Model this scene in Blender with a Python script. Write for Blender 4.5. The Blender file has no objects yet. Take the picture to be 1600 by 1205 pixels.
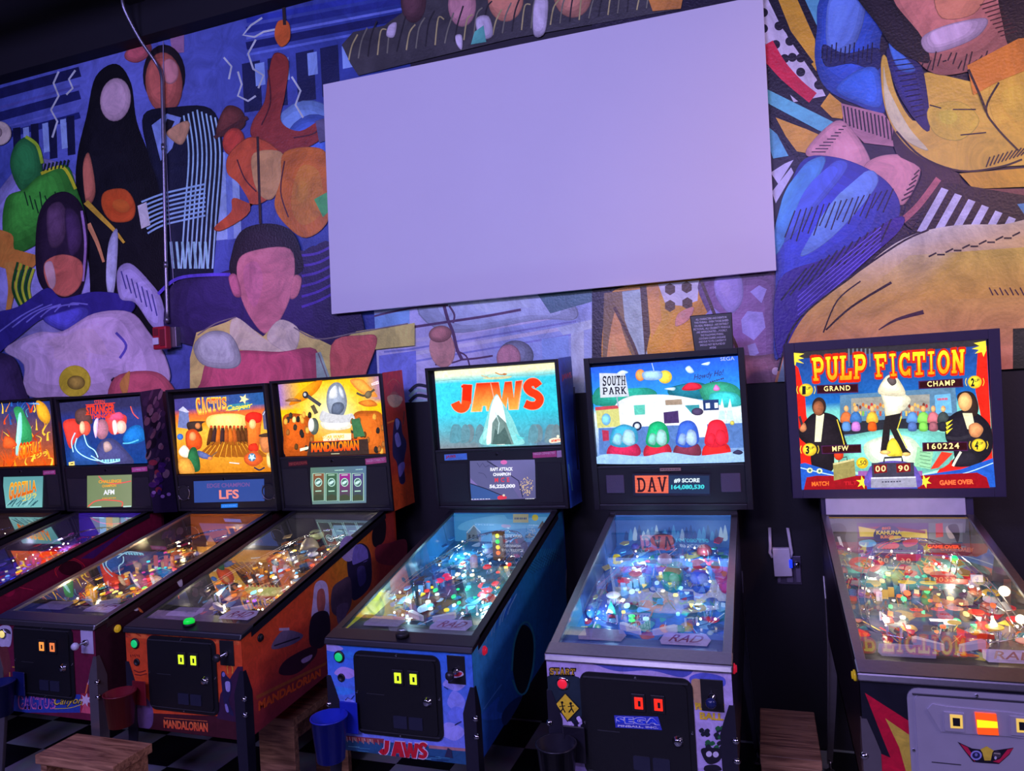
import bpy, bmesh, math, random
from mathutils import Vector, Matrix, geometry
# ------------------------------------------------------------------ camera
SC = bpy.context.scene
C = bpy.context.collection
CAMP = Vector((3.4031, -3.6713, 1.7741))
RX = Vector((0.94379462, 0.3255877, -0.05695927))
UX = Vector((0.05747024, 0.00805675, 0.99831471))
FX = Vector((-0.3254979, 0.94547752, 0.01110768))
FPX = 1126.94
cam = bpy.data.cameras.new('camera'); camo = bpy.data.objects.new('camera', cam); C.objects.link(camo)
M = Matrix((RX, UX, -FX)).transposed().to_4x4(); M.translation = CAMP
camo.matrix_world = M
cam.sensor_width = 36; cam.sensor_fit = 'HORIZONTAL'; cam.lens = FPX * 36 / 1600
SC.camera = camo
SC.view_settings.view_transform = 'Standard'; SC.view_settings.look = 'None'
SC.view_settings.gamma = 1; SC.view_settings.use_curve_mapping = False
SC.view_settings.exposure = 0.0
w = bpy.data.worlds.new('World'); SC.world = w; w.use_nodes = True
w.node_tree.nodes['Background'].inputs[0].default_value = (0.12, 0.11, 0.35, 1)
w.node_tree.nodes['Background'].inputs[1].default_value = 0.05

def area(name, loc, tgt, size, power, col, size_y=None):
    l = bpy.data.lights.new(name, 'AREA'); l.energy = power; l.color = col
    l.shape = 'RECTANGLE'; l.size = size; l.size_y = size_y or size
    o = bpy.data.objects.new(name, l); C.objects.link(o); o.location = loc
    o.rotation_euler = (Vector(tgt) - Vector(loc)).to_track_quat('-Z', 'Y').to_euler()
    return o
def spot(name, loc, tgt, power, col, ang=60, rad=.05, blend=.8):
    l = bpy.data.lights.new(name, 'SPOT'); l.energy = power; l.color = col
    l.spot_size = math.radians(ang); l.spot_blend = blend; l.shadow_soft_size = rad
    o = bpy.data.objects.new(name, l); C.objects.link(o); o.location = loc
    o.rotation_euler = (Vector(tgt) - Vector(loc)).to_track_quat('-Z', 'Y').to_euler()
    return o
def point(name, loc, power, col, rad=.03, parent=None):
    l = bpy.data.lights.new(name, 'POINT'); l.energy = power; l.color = col; l.shadow_soft_size = rad
    o = bpy.data.objects.new(name, l); C.objects.link(o); o.location = loc
    if parent: o.parent = parent
    return o
# room lamps: all unseen, put in for the blue-violet light, one warmer to the right
area('room_lamp_violet', (1.6, -5.6, 4.0), (1.9, 0, 2.6), 1.6, 134, (.40, .34, 1.0), .5)
area('room_lamp_blue', (4.2, -5.0, 4.0), (3.4, 0, 2.4), 1.2, 40, (.42, .36, 1.0), .4)
area('room_lamp_left', (-1.4, -4.6, 4.0), (-1.2, 0, 2.3), 1.0, 44, (.40, .34, 1.0), .4)
spot('room_spot_warm', (5.6, -3.6, 3.6), (4.5, 0, 2.15), 110, (1.0, .50, .38), 58, .12)
spot('room_spot_pink', (3.9, -4.4, 3.6), (4.0, -1.4, .7), 26, (.75, .5, 1.0), 60, .12)
spot('room_spot_purple', (.1, -3.4, 3.4), (-.3, 0, 1.95), 70, (.9, .35, 1.0), 45, .12)

spot('added_spot_gold', (3.0, -3.2, 3.0), (2.80, 0, 1.99), 60, (1, .62, .12), 12, .02)  # unseen spot added to make the golden glow on the mural
spot('room_spot_violet', (1.0, -3.0, 3.3), (.42, 0, 2.34), 42, (.22, .08, 1), 22, .04)
spot('room_spot_indigo', (4.6, -3.0, 3.4), (3.95, 0, 2.65), 30, (.25, .08, 1), 24, .04)
area('fill_right', (7.1, -2.9, 3.2), (2.0, -.9, 1.1), 1.1, 46, (.80, .60, 1.0), .6)  # unseen fill added to brighten the right-hand sides of the machines
area('fill_front', (2.4, -5.6, 2.9), (2.2, -1.6, .5), 1.2, 40, (.62, .56, 1.0), .5)  # unseen fill added to lift the machine fronts and the floor

# ------------------------------------------------------------------ helpers
def s2l(c):
    c = c / 255.0
    return c / 12.92 if c <= .04045 else ((c + .055) / 1.055) ** 2.4
def L3(c): return (s2l(c[0]), s2l(c[1]), s2l(c[2]))
MATS = {}
def mat(name, rgb=(128, 128, 128), rough=.5, metal=0, emit=0, noise=.06, bump=0, nscale=30, spec=.5, coat=0):
    if name in MATS: return MATS[name]
    m = bpy.data.materials.new(name); m.use_nodes = True; nt = m.node_tree
    b = nt.nodes['Principled BSDF']; c = L3(rgb)
    b.inputs['Roughness'].default_value = rough; b.inputs['Metallic'].default_value = metal
    b.inputs['Specular IOR Level'].default_value = spec
    if coat: b.inputs['Coat Weight'].default_value = coat; b.inputs['Coat Roughness'].default_value = .08
    tc = nt.nodes.new('ShaderNodeTexCoord'); n = nt.nodes.new('ShaderNodeTexNoise'); n.inputs['Scale'].default_value = nscale
    n.inputs['Detail'].default_value = 4; nt.links.new(tc.outputs['Object'], n.inputs['Vector'])
    r = nt.nodes.new('ShaderNodeMix'); r.data_type = 'RGBA'
    r.inputs[6].default_value = tuple(x * (1 - noise * 2) for x in c) + (1,); r.inputs[7].default_value = tuple(min(1, x * (1 + noise * 2)) for x in c) + (1,)
    nt.links.new(n.outputs['Fac'], r.inputs[0]); nt.links.new(r.outputs[2], b.inputs['Base Color'])
    if emit:
        nt.links.new(r.outputs[2], b.inputs['Emission Color']); b.inputs['Emission Strength'].default_value = emit
    if bump:
        bp = nt.nodes.new('ShaderNodeBump'); bp.inputs['Strength'].default_value = bump; bp.inputs['Distance'].default_value = .002
        nt.links.new(n.outputs['Fac'], bp.inputs['Height']); nt.links.new(bp.outputs[0], b.inputs['Normal'])
    MATS[name] = m; return m

def artmat(name, emit=0, rough=.4, vary=.25, vscale=6, bump=0, bscale=150, spec=.5, base=1.0):
    """printed artwork: the flat printed colours sit in the colour attribute 'ink'"""
    if name in MATS: return MATS[name]
    m = bpy.data.materials.new(name); m.use_nodes = True; nt = m.node_tree; b = nt.nodes['Principled BSDF']
    b.inputs['Roughness'].default_value = rough; b.inputs['Specular IOR Level'].default_value = spec
    at = nt.nodes.new('ShaderNodeAttribute'); at.attribute_name = 'ink'
    tc = nt.nodes.new('ShaderNodeTexCoord'); n = nt.nodes.new('ShaderNodeTexNoise'); n.inputs['Scale'].default_value = vscale
    n.inputs['Detail'].default_value = 8; n.inputs['Roughness'].default_value = .7; n.inputs['Distortion'].default_value = 1.2
    nt.links.new(tc.outputs['Object'], n.inputs['Vector'])
    mr = nt.nodes.new('ShaderNodeMapRange'); mr.inputs[1].default_value = .3; mr.inputs[2].default_value = .7
    mr.inputs[3].default_value = 1 - vary; mr.inputs[4].default_value = 1 + vary
    nt.links.new(n.outputs['Fac'], mr.inputs[0])
    vm = nt.nodes.new('ShaderNodeVectorMath'); vm.operation = 'SCALE'
    nt.links.new(at.outputs['Color'], vm.inputs[0]); nt.links.new(mr.outputs[0], vm.inputs['Scale'])
    if emit:
        nt.links.new(vm.outputs[0], b.inputs['Emission Color']); b.inputs['Emission Strength'].default_value = emit
        vb = nt.nodes.new('ShaderNodeVectorMath'); vb.operation = 'SCALE'; vb.inputs['Scale'].default_value = .25 * base
        nt.links.new(vm.outputs[0], vb.inputs[0]); nt.links.new(vb.outputs[0], b.inputs['Base Color'])
    else:
        nt.links.new(vm.outputs[0], b.inputs['Base Color'])
    if bump:
        n2 = nt.nodes.new('ShaderNodeTexNoise'); n2.inputs['Scale'].default_value = bscale; n2.inputs['Detail'].default_value = 3
        nt.links.new(tc.outputs['Object'], n2.inputs['Vector'])
        bp = nt.nodes.new('ShaderNodeBump'); bp.inputs['Strength'].default_value = bump; bp.inputs['Distance'].default_value = .003
        nt.links.new(n2.outputs['Fac'], bp.inputs['Height']); nt.links.new(bp.outputs[0], b.inputs['Normal'])
    MATS[name] = m; return m

def link(name, me, m=None, parent=None, smooth=False):
    o = bpy.data.objects.new(name, me); C.objects.link(o)
    if m:
        for q in (m if isinstance(m, (list, tuple)) else [m]): me.materials.append(q)
    if parent: o.parent = parent
    if smooth:
        for f in me.polygons: f.use_smooth = True
    return o
def fin(name, bm, m, parent=None, smooth=False, normals=True):
    if normals: bmesh.ops.recalc_face_normals(bm, faces=bm.faces)
    me = bpy.data.meshes.new(name); bm.to_mesh(me); bm.free()
    return link(name, me, m, parent, smooth)
def tag(o, label=None, cat=None, group=None, kind=None):
    if label: o['label'] = label
    if cat: o['category'] = cat
    if group: o['group'] = group
    if kind: o['kind'] = kind
    return o
def empty(name, loc=(0, 0, 0)):
    o = bpy.data.objects.new(name, None); C.objects.link(o); o.empty_display_size = .1
    return o
def hexa(bm, v, bev=0):
    """v: 8 points, bottom four then top four, same winding"""
    vs = [bm.verts.new(p) for p in v]
    fs = []
    for i in ((3, 2, 1, 0), (4, 5, 6, 7), (0, 1, 5, 4), (1, 2, 6, 5), (2, 3, 7, 6), (3, 0, 4, 7)):
        fs.append(bm.faces.new([vs[k] for k in i]))
    if bev:
        es = list({e for f in fs for e in f.edges})
        bmesh.ops.bevel(bm, geom=es, offset=bev, segments=2, profile=.5, affect='EDGES')
def box(bm, a, b, bev=0):
    x0, y0, z0 = a; x1, y1, z1 = b
    hexa(bm, [(x0, y0, z0), (x1, y0, z0), (x1, y1, z0), (x0, y1, z0), (x0, y0, z1), (x1, y0, z1), (x1, y1, z1), (x0, y1, z1)], bev)
def boxo(name, a, b, m, parent=None, bev=.002):
    bm = bmesh.new(); box(bm, a, b, bev); return fin(name, bm, m, parent)
def cyl(bm, p0, p1, r0, r1=None, n=16, caps=True):
    p0 = Vector(p0); p1 = Vector(p1); r1 = r0 if r1 is None else r1
    d = (p1 - p0).normalized(); a = d.orthogonal().normalized(); b = d.cross(a)
    A = [bm.verts.new(p0 + (a * math.cos(t) + b * math.sin(t)) * r0) for t in [2 * math.pi * i / n for i in range(n)]]
    B = [bm.verts.new(p1 + (a * math.cos(t) + b * math.sin(t)) * r1) for t in [2 * math.pi * i / n for i in range(n)]]
    for i in range(n): bm.faces.new((A[i], A[(i + 1) % n], B[(i + 1) % n], B[i]))
    if caps: bm.faces.new(A[::-1]); bm.faces.new(B)
def lathe(bm, o, ax, prof, n=20):
    """prof: (radius, height) along axis ax from o"""
    o = Vector(o); d = Vector(ax).normalized(); a = d.orthogonal().normalized(); b = d.cross(a); rings = []
    for r, h in prof:
        rings.append([bm.verts.new(o + d * h + (a * math.cos(2 * math.pi * i / n) + b * math.sin(2 * math.pi * i / n)) * max(r, 1e-5)) for i in range(n)])
    for A, B in zip(rings, rings[1:]):
        for i in range(n): bm.faces.new((A[i], A[(i + 1) % n], B[(i + 1) % n], B[i]))
    bm.faces.new(rings[0][::-1]); bm.faces.new(rings[-1])
def tube(bm, pts, r, n=8):
    pts = [Vector(p) for p in pts]; rings = []; pa = None
    for i, p in enumerate(pts):
        d = (pts[min(i + 1, len(pts) - 1)] - pts[max(i - 1, 0)]).normalized()
        if pa is None: a = d.orthogonal().normalized()
        else: a = (pa - d * pa.dot(d)).normalized()
        pa = a; b = d.cross(a)
        rings.append([bm.verts.new(p + (a * math.cos(2 * math.pi * k / n) + b * math.sin(2 * math.pi * k / n)) * r) for k in range(n)])
    for A, B in zip(rings, rings[1:]):
        for i in range(n): bm.faces.new((A[i], A[(i + 1) % n], B[(i + 1) % n], B[i]))
    bm.faces.new(rings[0][::-1]); bm.faces.new(rings[-1])
def spline(pts, n=6, closed=False):
    P = [Vector(p) for p in pts]; out = []; N = len(P)
    rng = range(N) if closed else range(N - 1)
    for i in rng:
        if closed: a, b, c, d = P[(i - 1) % N], P[i], P[(i + 1) % N], P[(i + 2) % N]
        else: a, b, c, d = P[max(i - 1, 0)], P[i], P[i + 1], P[min(i + 2, N - 1)]
        for k in range(n):
            t = k / n
            out.append(.5 * ((2 * b) + (c - a) * t + (2 * a - 5 * b + 4 * c - d) * t * t + (3 * b - a - 3 * c + d) * t ** 3))
    if not closed: out.append(P[-1])
    return out

# ---- photo point -> point on a real plane in the room (used while drafting flat artwork)
def ray(px, py): return FX + RX * ((px - 800) / FPX) + UX * ((602.5 - py) / FPX)
def on_plane(o, n, px, py):
    d = ray(px, py); return CAMP + d * ((Vector(o) - CAMP).dot(n) / d.dot(n))

TXT = {}
def text_mesh(s, bold=0.0, shear=0.0, spacing=1.0):
    k = (s, bold, shear, spacing)
    if k in TXT: return TXT[k]
    cu = bpy.data.curves.new('t', 'FONT'); cu.body = s; cu.offset = bold; cu.shear = shear; cu.resolution_u = 3; cu.space_character = spacing
    cu.align_x = 'CENTER'
    o = bpy.data.objects.new('t', cu); C.objects.link(o); bpy.context.view_layer.update()
    dg = bpy.context.evaluated_depsgraph_get(); me = bpy.data.meshes.new_from_object(o.evaluated_get(dg))
    me.calc_loop_triangles()
    vs = [(v.co.x, v.co.y) for v in me.vertices]; fs = [tuple(t.vertices) for t in me.loop_triangles]
    bpy.data.objects.remove(o); bpy.data.curves.remove(cu); bpy.data.meshes.remove(me)
    if not vs: vs = [(0, 0), (1, 1)]
    x0 = min(v[0] for v in vs); x1 = max(v[0] for v in vs); y0 = min(v[1] for v in vs); y1 = max(v[1] for v in vs)
    r = ([((x - x0) / max(x1 - x0, 1e-6), (y - y0) / max(y1 - y0, 1e-6)) for x, y in vs], fs)
    TXT[k] = r; return r

# slab-serif letter strokes in a unit box: rectangles and arcs
def _arc(cx, cy, rx, ry, a0, a1, n=10): return [(cx + rx * math.cos(math.radians(a0 + (a1 - a0) * i / n)), cy + ry * math.sin(math.radians(a0 + (a1 - a0) * i / n))) for i in range(n + 1)]
SLAB = {  # lines with stroke width .2; serif bars with .12
 'P': (['L', (.22, 0), (.22, 1)], ['S', (0, .06), (.46, .06)], ['S', (0, .94), (.4, .94)], ['L'] + [(.22, .92), (.6, .92)] + _arc(.6, .68, .24, .24, 90, -90) + [(.22, .44)]),
 'U': (['L', (.2, 1), (.2, .3)] + _arc(.5, .32, .3, .22, 180, 360) + [(.8, 1)], ['S', (0, .94), (.4, .94)], ['S', (.6, .94), (1, .94)]),
 'L': (['L', (.25, 0), (.25, 1)], ['S', (0, .94), (.5, .94)], ['L', (0, .08), (.9, .08)], ['L', (.86, 0), (.86, .34)]),
 'F': (['L', (.25, 0), (.25, 1)], ['S', (0, .06), (.5, .06)], ['L', (0, .92), (.92, .92)], ['S', (.88, 1), (.88, .66)], ['S', (.25, .52), (.7, .52)], ['S', (.66, .4), (.66, .64)]),
 'I': (['L', (.5, 0), (.5, 1)], ['S', (.15, .06), (.85, .06)], ['S', (.15, .94), (.85, .94)]),
 'C': (['L'] + _arc(.5, .5, .38, .42, 45, 315, 14), ['S', (.84, 1), (.84, .66)], ['S', (.84, 0), (.84, .3)]),
 'T': (['L', (.5, 0), (.5, 1)], ['S', (.2, .06), (.8, .06)], ['L', (.04, .92), (.96, .92)], ['S', (.08, 1), (.08, .64)], ['S', (.92, 1), (.92, .64)]),
 'O': (['L'] + _arc(.5, .5, .38, .42, 0, 360, 20),),
 'N': (['L', (.2, 0), (.2, 1)], ['L', (.8, 0), (.8, 1)], ['L', (.2, .95), (.8, .05)], ['S', (0, .06), (.4, .06)], ['S', (0, .94), (.3, .94)], ['S', (.6, .94), (1, .94)]),
 'S': (['L'] + _arc(.5, .72, .34, .2, 20, 250, 10) + _arc(.5, .28, .34, .2, 90, -160, 10), ['S', (.86, 1), (.86, .7)], ['S', (.14, 0), (.14, .3)]),
 'H': (['L', (.2, 0), (.2, 1)], ['L', (.8, 0), (.8, 1)], ['S', (.2, .5), (.8, .5)], ['S', (0, .06), (.4, .06)], ['S', (0, .94), (.4, .94)], ['S', (.6, .06), (1, .06)], ['S', (.6, .94), (1, .94)]),
 'A': (['L', (.16, 0), (.5, 1)], ['L', (.84, 0), (.5, 1)], ['S', (.28, .34), (.72, .34)], ['S', (0, .06), (.34, .06)], ['S', (.66, .06), (1, .06)]),
 'R': (['L', (.2, 0), (.2, 1)], ['S', (0, .06), (.4, .06)], ['S', (0, .94), (.3, .94)], ['L'] + [(.2, .92), (.6, .92)] + _arc(.6, .7, .22, .2, 90, -90) + [(.2, .5)], ['L', (.55, .5), (.85, 0)], ['S', (.7, .06), (1, .06)]),
 'K': (['L', (.2, 0), (.2, 1)], ['S', (0, .06), (.4, .06)], ['S', (0, .94), (.4, .94)], ['L', (.8, .96), (.26, .42)], ['L', (.42, .56), (.84, .02)], ['S', (.62, .94), (1, .94)], ['S', (.64, .06), (1, .06)]),
 'D': (['L', (.2, 0), (.2, 1)], ['L'] + [(0, .92), (.45, .92)] + _arc(.45, .5, .38, .42, 90, -90, 12) + [(0, .08)],),
 'V': (['L', (.16, 1), (.5, 0)], ['L', (.84, 1), (.5, 0)], ['S', (0, .94), (.34, .94)], ['S', (.66, .94), (1, .94)]),
}
class Art:
    """flat printed artwork on a plane; every shape lies a hair above the one before it"""
    def __init__(s, o, n, fr=(0, 0, 1), up=(0, 0, 1), eps=.00004, clip=None, norm=1.0, raw=False):
        s.o = Vector(o); s.n = Vector(n).normalized(); s.u = Vector(up).cross(s.n).normalized(); s.v = s.n.cross(s.u)
        s.fr = fr; s.eps = eps; s.k = 0; s.T = []; s.clip = clip; s.norm = norm; s.raw = raw; s.relief = 0
    def m(s, p):
        if s.raw: return (p[0], p[1])
        q = on_plane(s.o, s.n, s.fr[0] + p[0] / s.fr[2], s.fr[1] + p[1] / s.fr[2]) - s.o
        return (q.dot(s.u), q.dot(s.v))
    def tri(s, P, cols):
        s.T.append((P, cols, s.k))
    def poly(s, pts, col, flat=None):
        Q = [s.m(p) for p in pts] if flat is None else flat
        cs = [col(*p) for p in pts] if callable(col) else [col] * len(Q)
        for t in geometry.tessellate_polygon([[Vector((a, b, 0)) for a, b in Q]]):
            s.tri([Q[i] for i in t], [cs[i] for i in t])
        s.k += 1
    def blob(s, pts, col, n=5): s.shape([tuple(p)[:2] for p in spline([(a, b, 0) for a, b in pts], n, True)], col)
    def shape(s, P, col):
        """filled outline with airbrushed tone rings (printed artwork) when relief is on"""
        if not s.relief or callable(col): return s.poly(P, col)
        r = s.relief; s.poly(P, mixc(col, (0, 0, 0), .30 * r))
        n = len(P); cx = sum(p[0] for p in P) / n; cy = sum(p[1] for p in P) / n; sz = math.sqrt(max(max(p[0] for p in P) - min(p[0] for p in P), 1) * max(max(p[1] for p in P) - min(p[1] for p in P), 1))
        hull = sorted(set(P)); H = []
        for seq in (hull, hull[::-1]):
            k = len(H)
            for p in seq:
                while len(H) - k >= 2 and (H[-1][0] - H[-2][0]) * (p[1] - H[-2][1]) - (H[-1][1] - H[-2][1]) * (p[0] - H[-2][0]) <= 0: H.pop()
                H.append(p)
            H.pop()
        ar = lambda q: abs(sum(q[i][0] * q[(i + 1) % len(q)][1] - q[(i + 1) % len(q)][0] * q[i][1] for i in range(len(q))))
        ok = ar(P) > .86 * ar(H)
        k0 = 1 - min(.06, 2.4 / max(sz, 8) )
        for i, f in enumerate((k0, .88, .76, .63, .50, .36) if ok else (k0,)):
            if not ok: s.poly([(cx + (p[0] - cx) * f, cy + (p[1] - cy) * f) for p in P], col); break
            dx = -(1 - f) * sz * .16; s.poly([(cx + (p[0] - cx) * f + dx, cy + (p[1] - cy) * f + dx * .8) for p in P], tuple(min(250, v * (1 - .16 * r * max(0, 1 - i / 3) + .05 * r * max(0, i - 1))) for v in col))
    def ell(s, cx, cy, rx, ry, col, rot=0, n=24):
        c, d = math.cos(math.radians(rot)), math.sin(math.radians(rot))
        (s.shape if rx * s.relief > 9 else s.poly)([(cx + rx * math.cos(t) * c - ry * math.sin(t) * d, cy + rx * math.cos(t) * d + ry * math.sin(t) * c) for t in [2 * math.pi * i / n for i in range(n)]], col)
    def line(s, pts, w, col, smooth=False, w1=None):
        if smooth: pts = [tuple(p)[:2] for p in spline([(a, b, 0) for a, b in pts], 5)]
        w1 = w if w1 is None else w1; N = len(pts); Lf = []; Rt = []
        for i, p in enumerate(pts):
            a = pts[max(i - 1, 0)]; b = pts[min(i + 1, N - 1)]; dx, dy = b[0] - a[0], b[1] - a[1]; l = math.hypot(dx, dy) or 1
            h = (w + (w1 - w) * i / max(N - 1, 1)) / 2; Lf.append((p[0] - dy / l * h, p[1] + dx / l * h)); Rt.append((p[0] + dy / l * h, p[1] - dx / l * h))
        for i in range(N - 1):
            q = [s.m(t) for t in (Lf[i], Lf[i + 1], Rt[i + 1], Rt[i])]
            s.tri([q[0], q[1], q[2]], [col] * 3); s.tri([q[0], q[2], q[3]], [col] * 3)
        s.k += 1
    def grid(s, q, n, m, fn):
        """q: four corners tl,tr,br,bl; fn(a,b)->colour, a,b in 0..1 (b downwards)"""
        Q = [s.m(p) for p in q]
        def at(a, b):
            t = [Q[0][i] * (1 - a) + Q[1][i] * a for i in (0, 1)]; l = [Q[3][i] * (1 - a) + Q[2][i] * a for i in (0, 1)]
            return (t[0] * (1 - b) + l[0] * b, t[1] * (1 - b) + l[1] * b)
        for i in range(n):
            for j in range(m):
                a0, a1, b0, b1 = i / n, (i + 1) / n, j / m, (j + 1) / m
                P = [at(a0, b0), at(a1, b0), at(a1, b1), at(a0, b1)]; K = [fn(a0, b0), fn(a1, b0), fn(a1, b1), fn(a0, b1)]
                s.tri([P[0], P[1], P[2]], [K[0], K[1], K[2]]); s.tri([P[0], P[2], P[3]], [K[0], K[2], K[3]])
        s.k += 1
    def text(s, q, st, col, col2=None, bold=0.0, shear=0, arch=0, spacing=1.0):
        """q: corners tl,tr,br,bl of the letters' box; col top, col2 bottom"""
        Q = [s.m(p) for p in q]; vs, fs = text_mesh(st, bold, shear, spacing); col2 = col2 or col
        def at(a, b):
            b2 = b
            t = [Q[0][i] * (1 - a) + Q[1][i] * a for i in (0, 1)]; l = [Q[3][i] * (1 - a) + Q[2][i] * a for i in (0, 1)]
            ar = arch * (4 * a * (1 - a)) * abs(Q[0][1] - Q[3][1])
            return (l[0] * (1 - b2) + t[0] * b2, l[1] * (1 - b2) + t[1] * b2 + ar)
        for f in fs:
            s.tri([at(*vs[i]) for i in f], [tuple(col2[k] * (1 - vs[i][1]) + col[k] * vs[i][1] for k in range(3)) for i in f])
        s.k += 1
    def slab(s, q, st, col, col2=None, grow=0.0, wid=.22):
        Q = [s.m(p) for p in q]; col2 = col2 or col; ws = [.7 if c == 'I' else (.45 if c == ' ' else 1.0) for c in st]; gap = .14
        tot = sum(ws) + gap * (len(st) - 1); x = 0
        def at(a, b):
            t = [Q[0][i] * (1 - a) + Q[1][i] * a for i in (0, 1)]; l = [Q[3][i] * (1 - a) + Q[2][i] * a for i in (0, 1)]
            return (l[0] * (1 - b) + t[0] * b, l[1] * (1 - b) + t[1] * b)
        cc = lambda b: tuple(col2[k] * (1 - max(0, min(1, b))) + col[k] * max(0, min(1, b)) for k in range(3))
        for ch, wd in zip(st, ws):
            for stt in SLAB.get(ch, ()):
                W = wid if stt[0] == 'L' else wid * .62; pts = stt[1:]; N = len(pts)
                h = W / 2 + grow; hh = h * .8
                Lf = []; Rt = []
                for i, p in enumerate(pts):
                    a = pts[max(i - 1, 0)]; b = pts[min(i + 1, N - 1)]; dx, dy = b[0] - a[0], b[1] - a[1]; l = math.hypot(dx, dy) or 1
                    ex = 0; ey = 0
                    if grow and i == 0: ex, ey = -dx / l * grow, -dy / l * grow
                    if grow and i == N - 1: ex, ey = dx / l * grow, dy / l * grow
                    Lf.append((p[0] - dy / l * h + ex, p[1] + dx / l * hh + ey)); Rt.append((p[0] + dy / l * h + ex, p[1] - dx / l * hh + ey))
                for i in range(N - 1):
                    k4 = (Lf[i], Lf[i + 1], Rt[i + 1], Rt[i]); g = [at((x + u * wd) / tot, v) for u, v in k4]; kc = [cc(v) for u, v in k4]
                    s.tri([g[0], g[1], g[2]], [kc[0], kc[1], kc[2]]); s.tri([g[0], g[2], g[3]], [kc[0], kc[2], kc[3]])
            x += wd + gap
        s.k += 1
    def scrib(s, q, col, n=7):
        """a row of small strokes where the photographed print is too small to read"""
        L = lambda a, b: ((q[0][0] * (1 - a) + q[1][0] * a) * (1 - b) + (q[3][0] * (1 - a) + q[2][0] * a) * b, (q[0][1] * (1 - a) + q[1][1] * a) * (1 - b) + (q[3][1] * (1 - a) + q[2][1] * a) * b)
        w = abs(q[3][1] - q[0][1]) * .42
        for i in range(n): s.line([L((i + .1) / n, .5), L((i + .72 + .15 * (i % 2)) / n, .5)], w, col)
    def build(s, name, m, parent=None, scale=None, thick=0):
        V = []; F = []; K = []; D = []
        for P, cols, k in s.T:
            poly = [(P[i][0], P[i][1]) + tuple(cols[i]) for i in range(3)]
            if s.clip:
                x0, y0, x1, y1 = s.clip
                for ax, lim, sg in ((0, x0, 1), (0, x1, -1), (1, y0, 1), (1, y1, -1)):
                    out = []
                    for i in range(len(poly)):
                        a, b = poly[i], poly[(i + 1) % len(poly)]; da = (a[ax] - lim) * sg; db = (b[ax] - lim) * sg
                        if da >= 0: out.append(a)
                        if (da >= 0) != (db >= 0):
                            t = da / (da - db); out.append(tuple(a[j] + (b[j] - a[j]) * t for j in range(5)))
                    poly = out
                    if len(poly) < 3: break
                if len(poly) < 3: continue
            ar = sum(poly[i][0] * poly[(i + 1) % len(poly)][1] - poly[(i + 1) % len(poly)][0] * poly[i][1] for i in range(len(poly)))
            if abs(ar) < 1e-9: continue
            if ar < 0: poly = poly[::-1]
            base = len(V)
            for q in poly:
                V.append(s.o + s.u * q[0] + s.v * q[1] + s.n * (s.eps * (k + 1))); D.append(q[2:5])
            F.append(tuple(range(base, base + len(poly))))
        me = bpy.data.meshes.new(name); me.from_pydata([tuple(v) for v in V], [], F)
        ca = me.color_attributes.new('ink', 'FLOAT_COLOR', 'POINT')
        f = scale or (1, 1, 1)
        for i, d in enumerate(D):
            l = [s2l(max(0, min(255, d[j]))) * f[j] for j in range(3)]
            if scale and max(l) > .9: kk = .9 / max(l); l = [v * kk for v in l]
            ca.data[i].color = (l[0], l[1], l[2], 1)
        return link(name, me, m, parent)
def mixc(a, b, t): return tuple(a[i] * (1 - t) + b[i] * t for i in range(3))
# ------------------------------------------------------------------ the room
WY = 0.05; ZT = 4.20; ZL = 1.757
BLK = mat('black_wall_paint', (30, 26, 34), .55, bump=.25, nscale=60)
def st(o): o['kind'] = 'structure'; return o
st(boxo('wall_back', (-7, WY, 0), (7.5, WY + .15, 5.0), BLK, bev=0))
st(boxo('wall_right', (7.5, -7.5, 0), (7.65, WY + .15, 5.0), BLK, bev=0))
st(boxo('wall_left', (-7.15, -7.5, 0), (-7, WY + .15, 5.0), BLK, bev=0))
st(boxo('wall_front', (-7.15, -7.65, 0), (7.65, -7.5, 5.0), BLK, bev=0))
CEI = mat('ceiling_black', (16, 15, 22), .8, bump=.3, nscale=20)
st(boxo('ceiling', (-7.15, -7.65, 4.9), (7.65, WY + .15, 5.0), CEI, bev=0))
st(boxo('trim_1', (-7, WY - .10, ZT), (7.5, WY, 4.9), CEI, bev=0))
for i in range(9):
    st(boxo('trim_%d' % (i + 2), (-6.3 + i * 1.5, -7.5, 4.42), (-6.18 + i * 1.5, WY - .10, 4.9), mat('joist_paint', (22, 20, 32), .7, bump=.3, nscale=12), bev=0))
st(boxo('trim_11', (-7, -1.6, 4.3), (7.5, -1.42, 4.42), MATS['joist_paint'], bev=0))
# checkered floor
fm = bpy.data.materials.new('checker_vinyl'); fm.use_nodes = True; nt = fm.node_tree; b = nt.nodes['Principled BSDF']
tc = nt.nodes.new('ShaderNodeTexCoord'); mp = nt.nodes.new('ShaderNodeMapping'); ck = nt.nodes.new('ShaderNodeTexChecker')
TS = .2845; mp.inputs['Location'].default_value = (.376 + TS * 40, .825 + TS * 41, .5)
ck.inputs['Scale'].default_value = 1 / TS
mp.vector_type = 'POINT'
sub = nt.nodes.new('ShaderNodeVectorMath'); sub.operation = 'ADD'; sub.inputs[1].default_value = (.376 + TS * 40, .825 + TS * 41, TS * .5)
nt.links.new(tc.outputs['Object'], sub.inputs[0]); nt.links.new(sub.outputs[0], ck.inputs['Vector'])
ck.inputs['Color1'].default_value = (.010, .010, .012, 1); ck.inputs['Color2'].default_value = (.42, .42, .44, 1)
n = nt.nodes.new('ShaderNodeTexNoise'); n.inputs['Scale'].default_value = 9; n.inputs['Detail'].default_value = 6
nt.links.new(tc.outputs['Object'], n.inputs['Vector'])
mx = nt.nodes.new('ShaderNodeMix'); mx.data_type = 'RGBA'; mx.blend_type = 'MULTIPLY'; mx.inputs[0].default_value = .6
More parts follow.
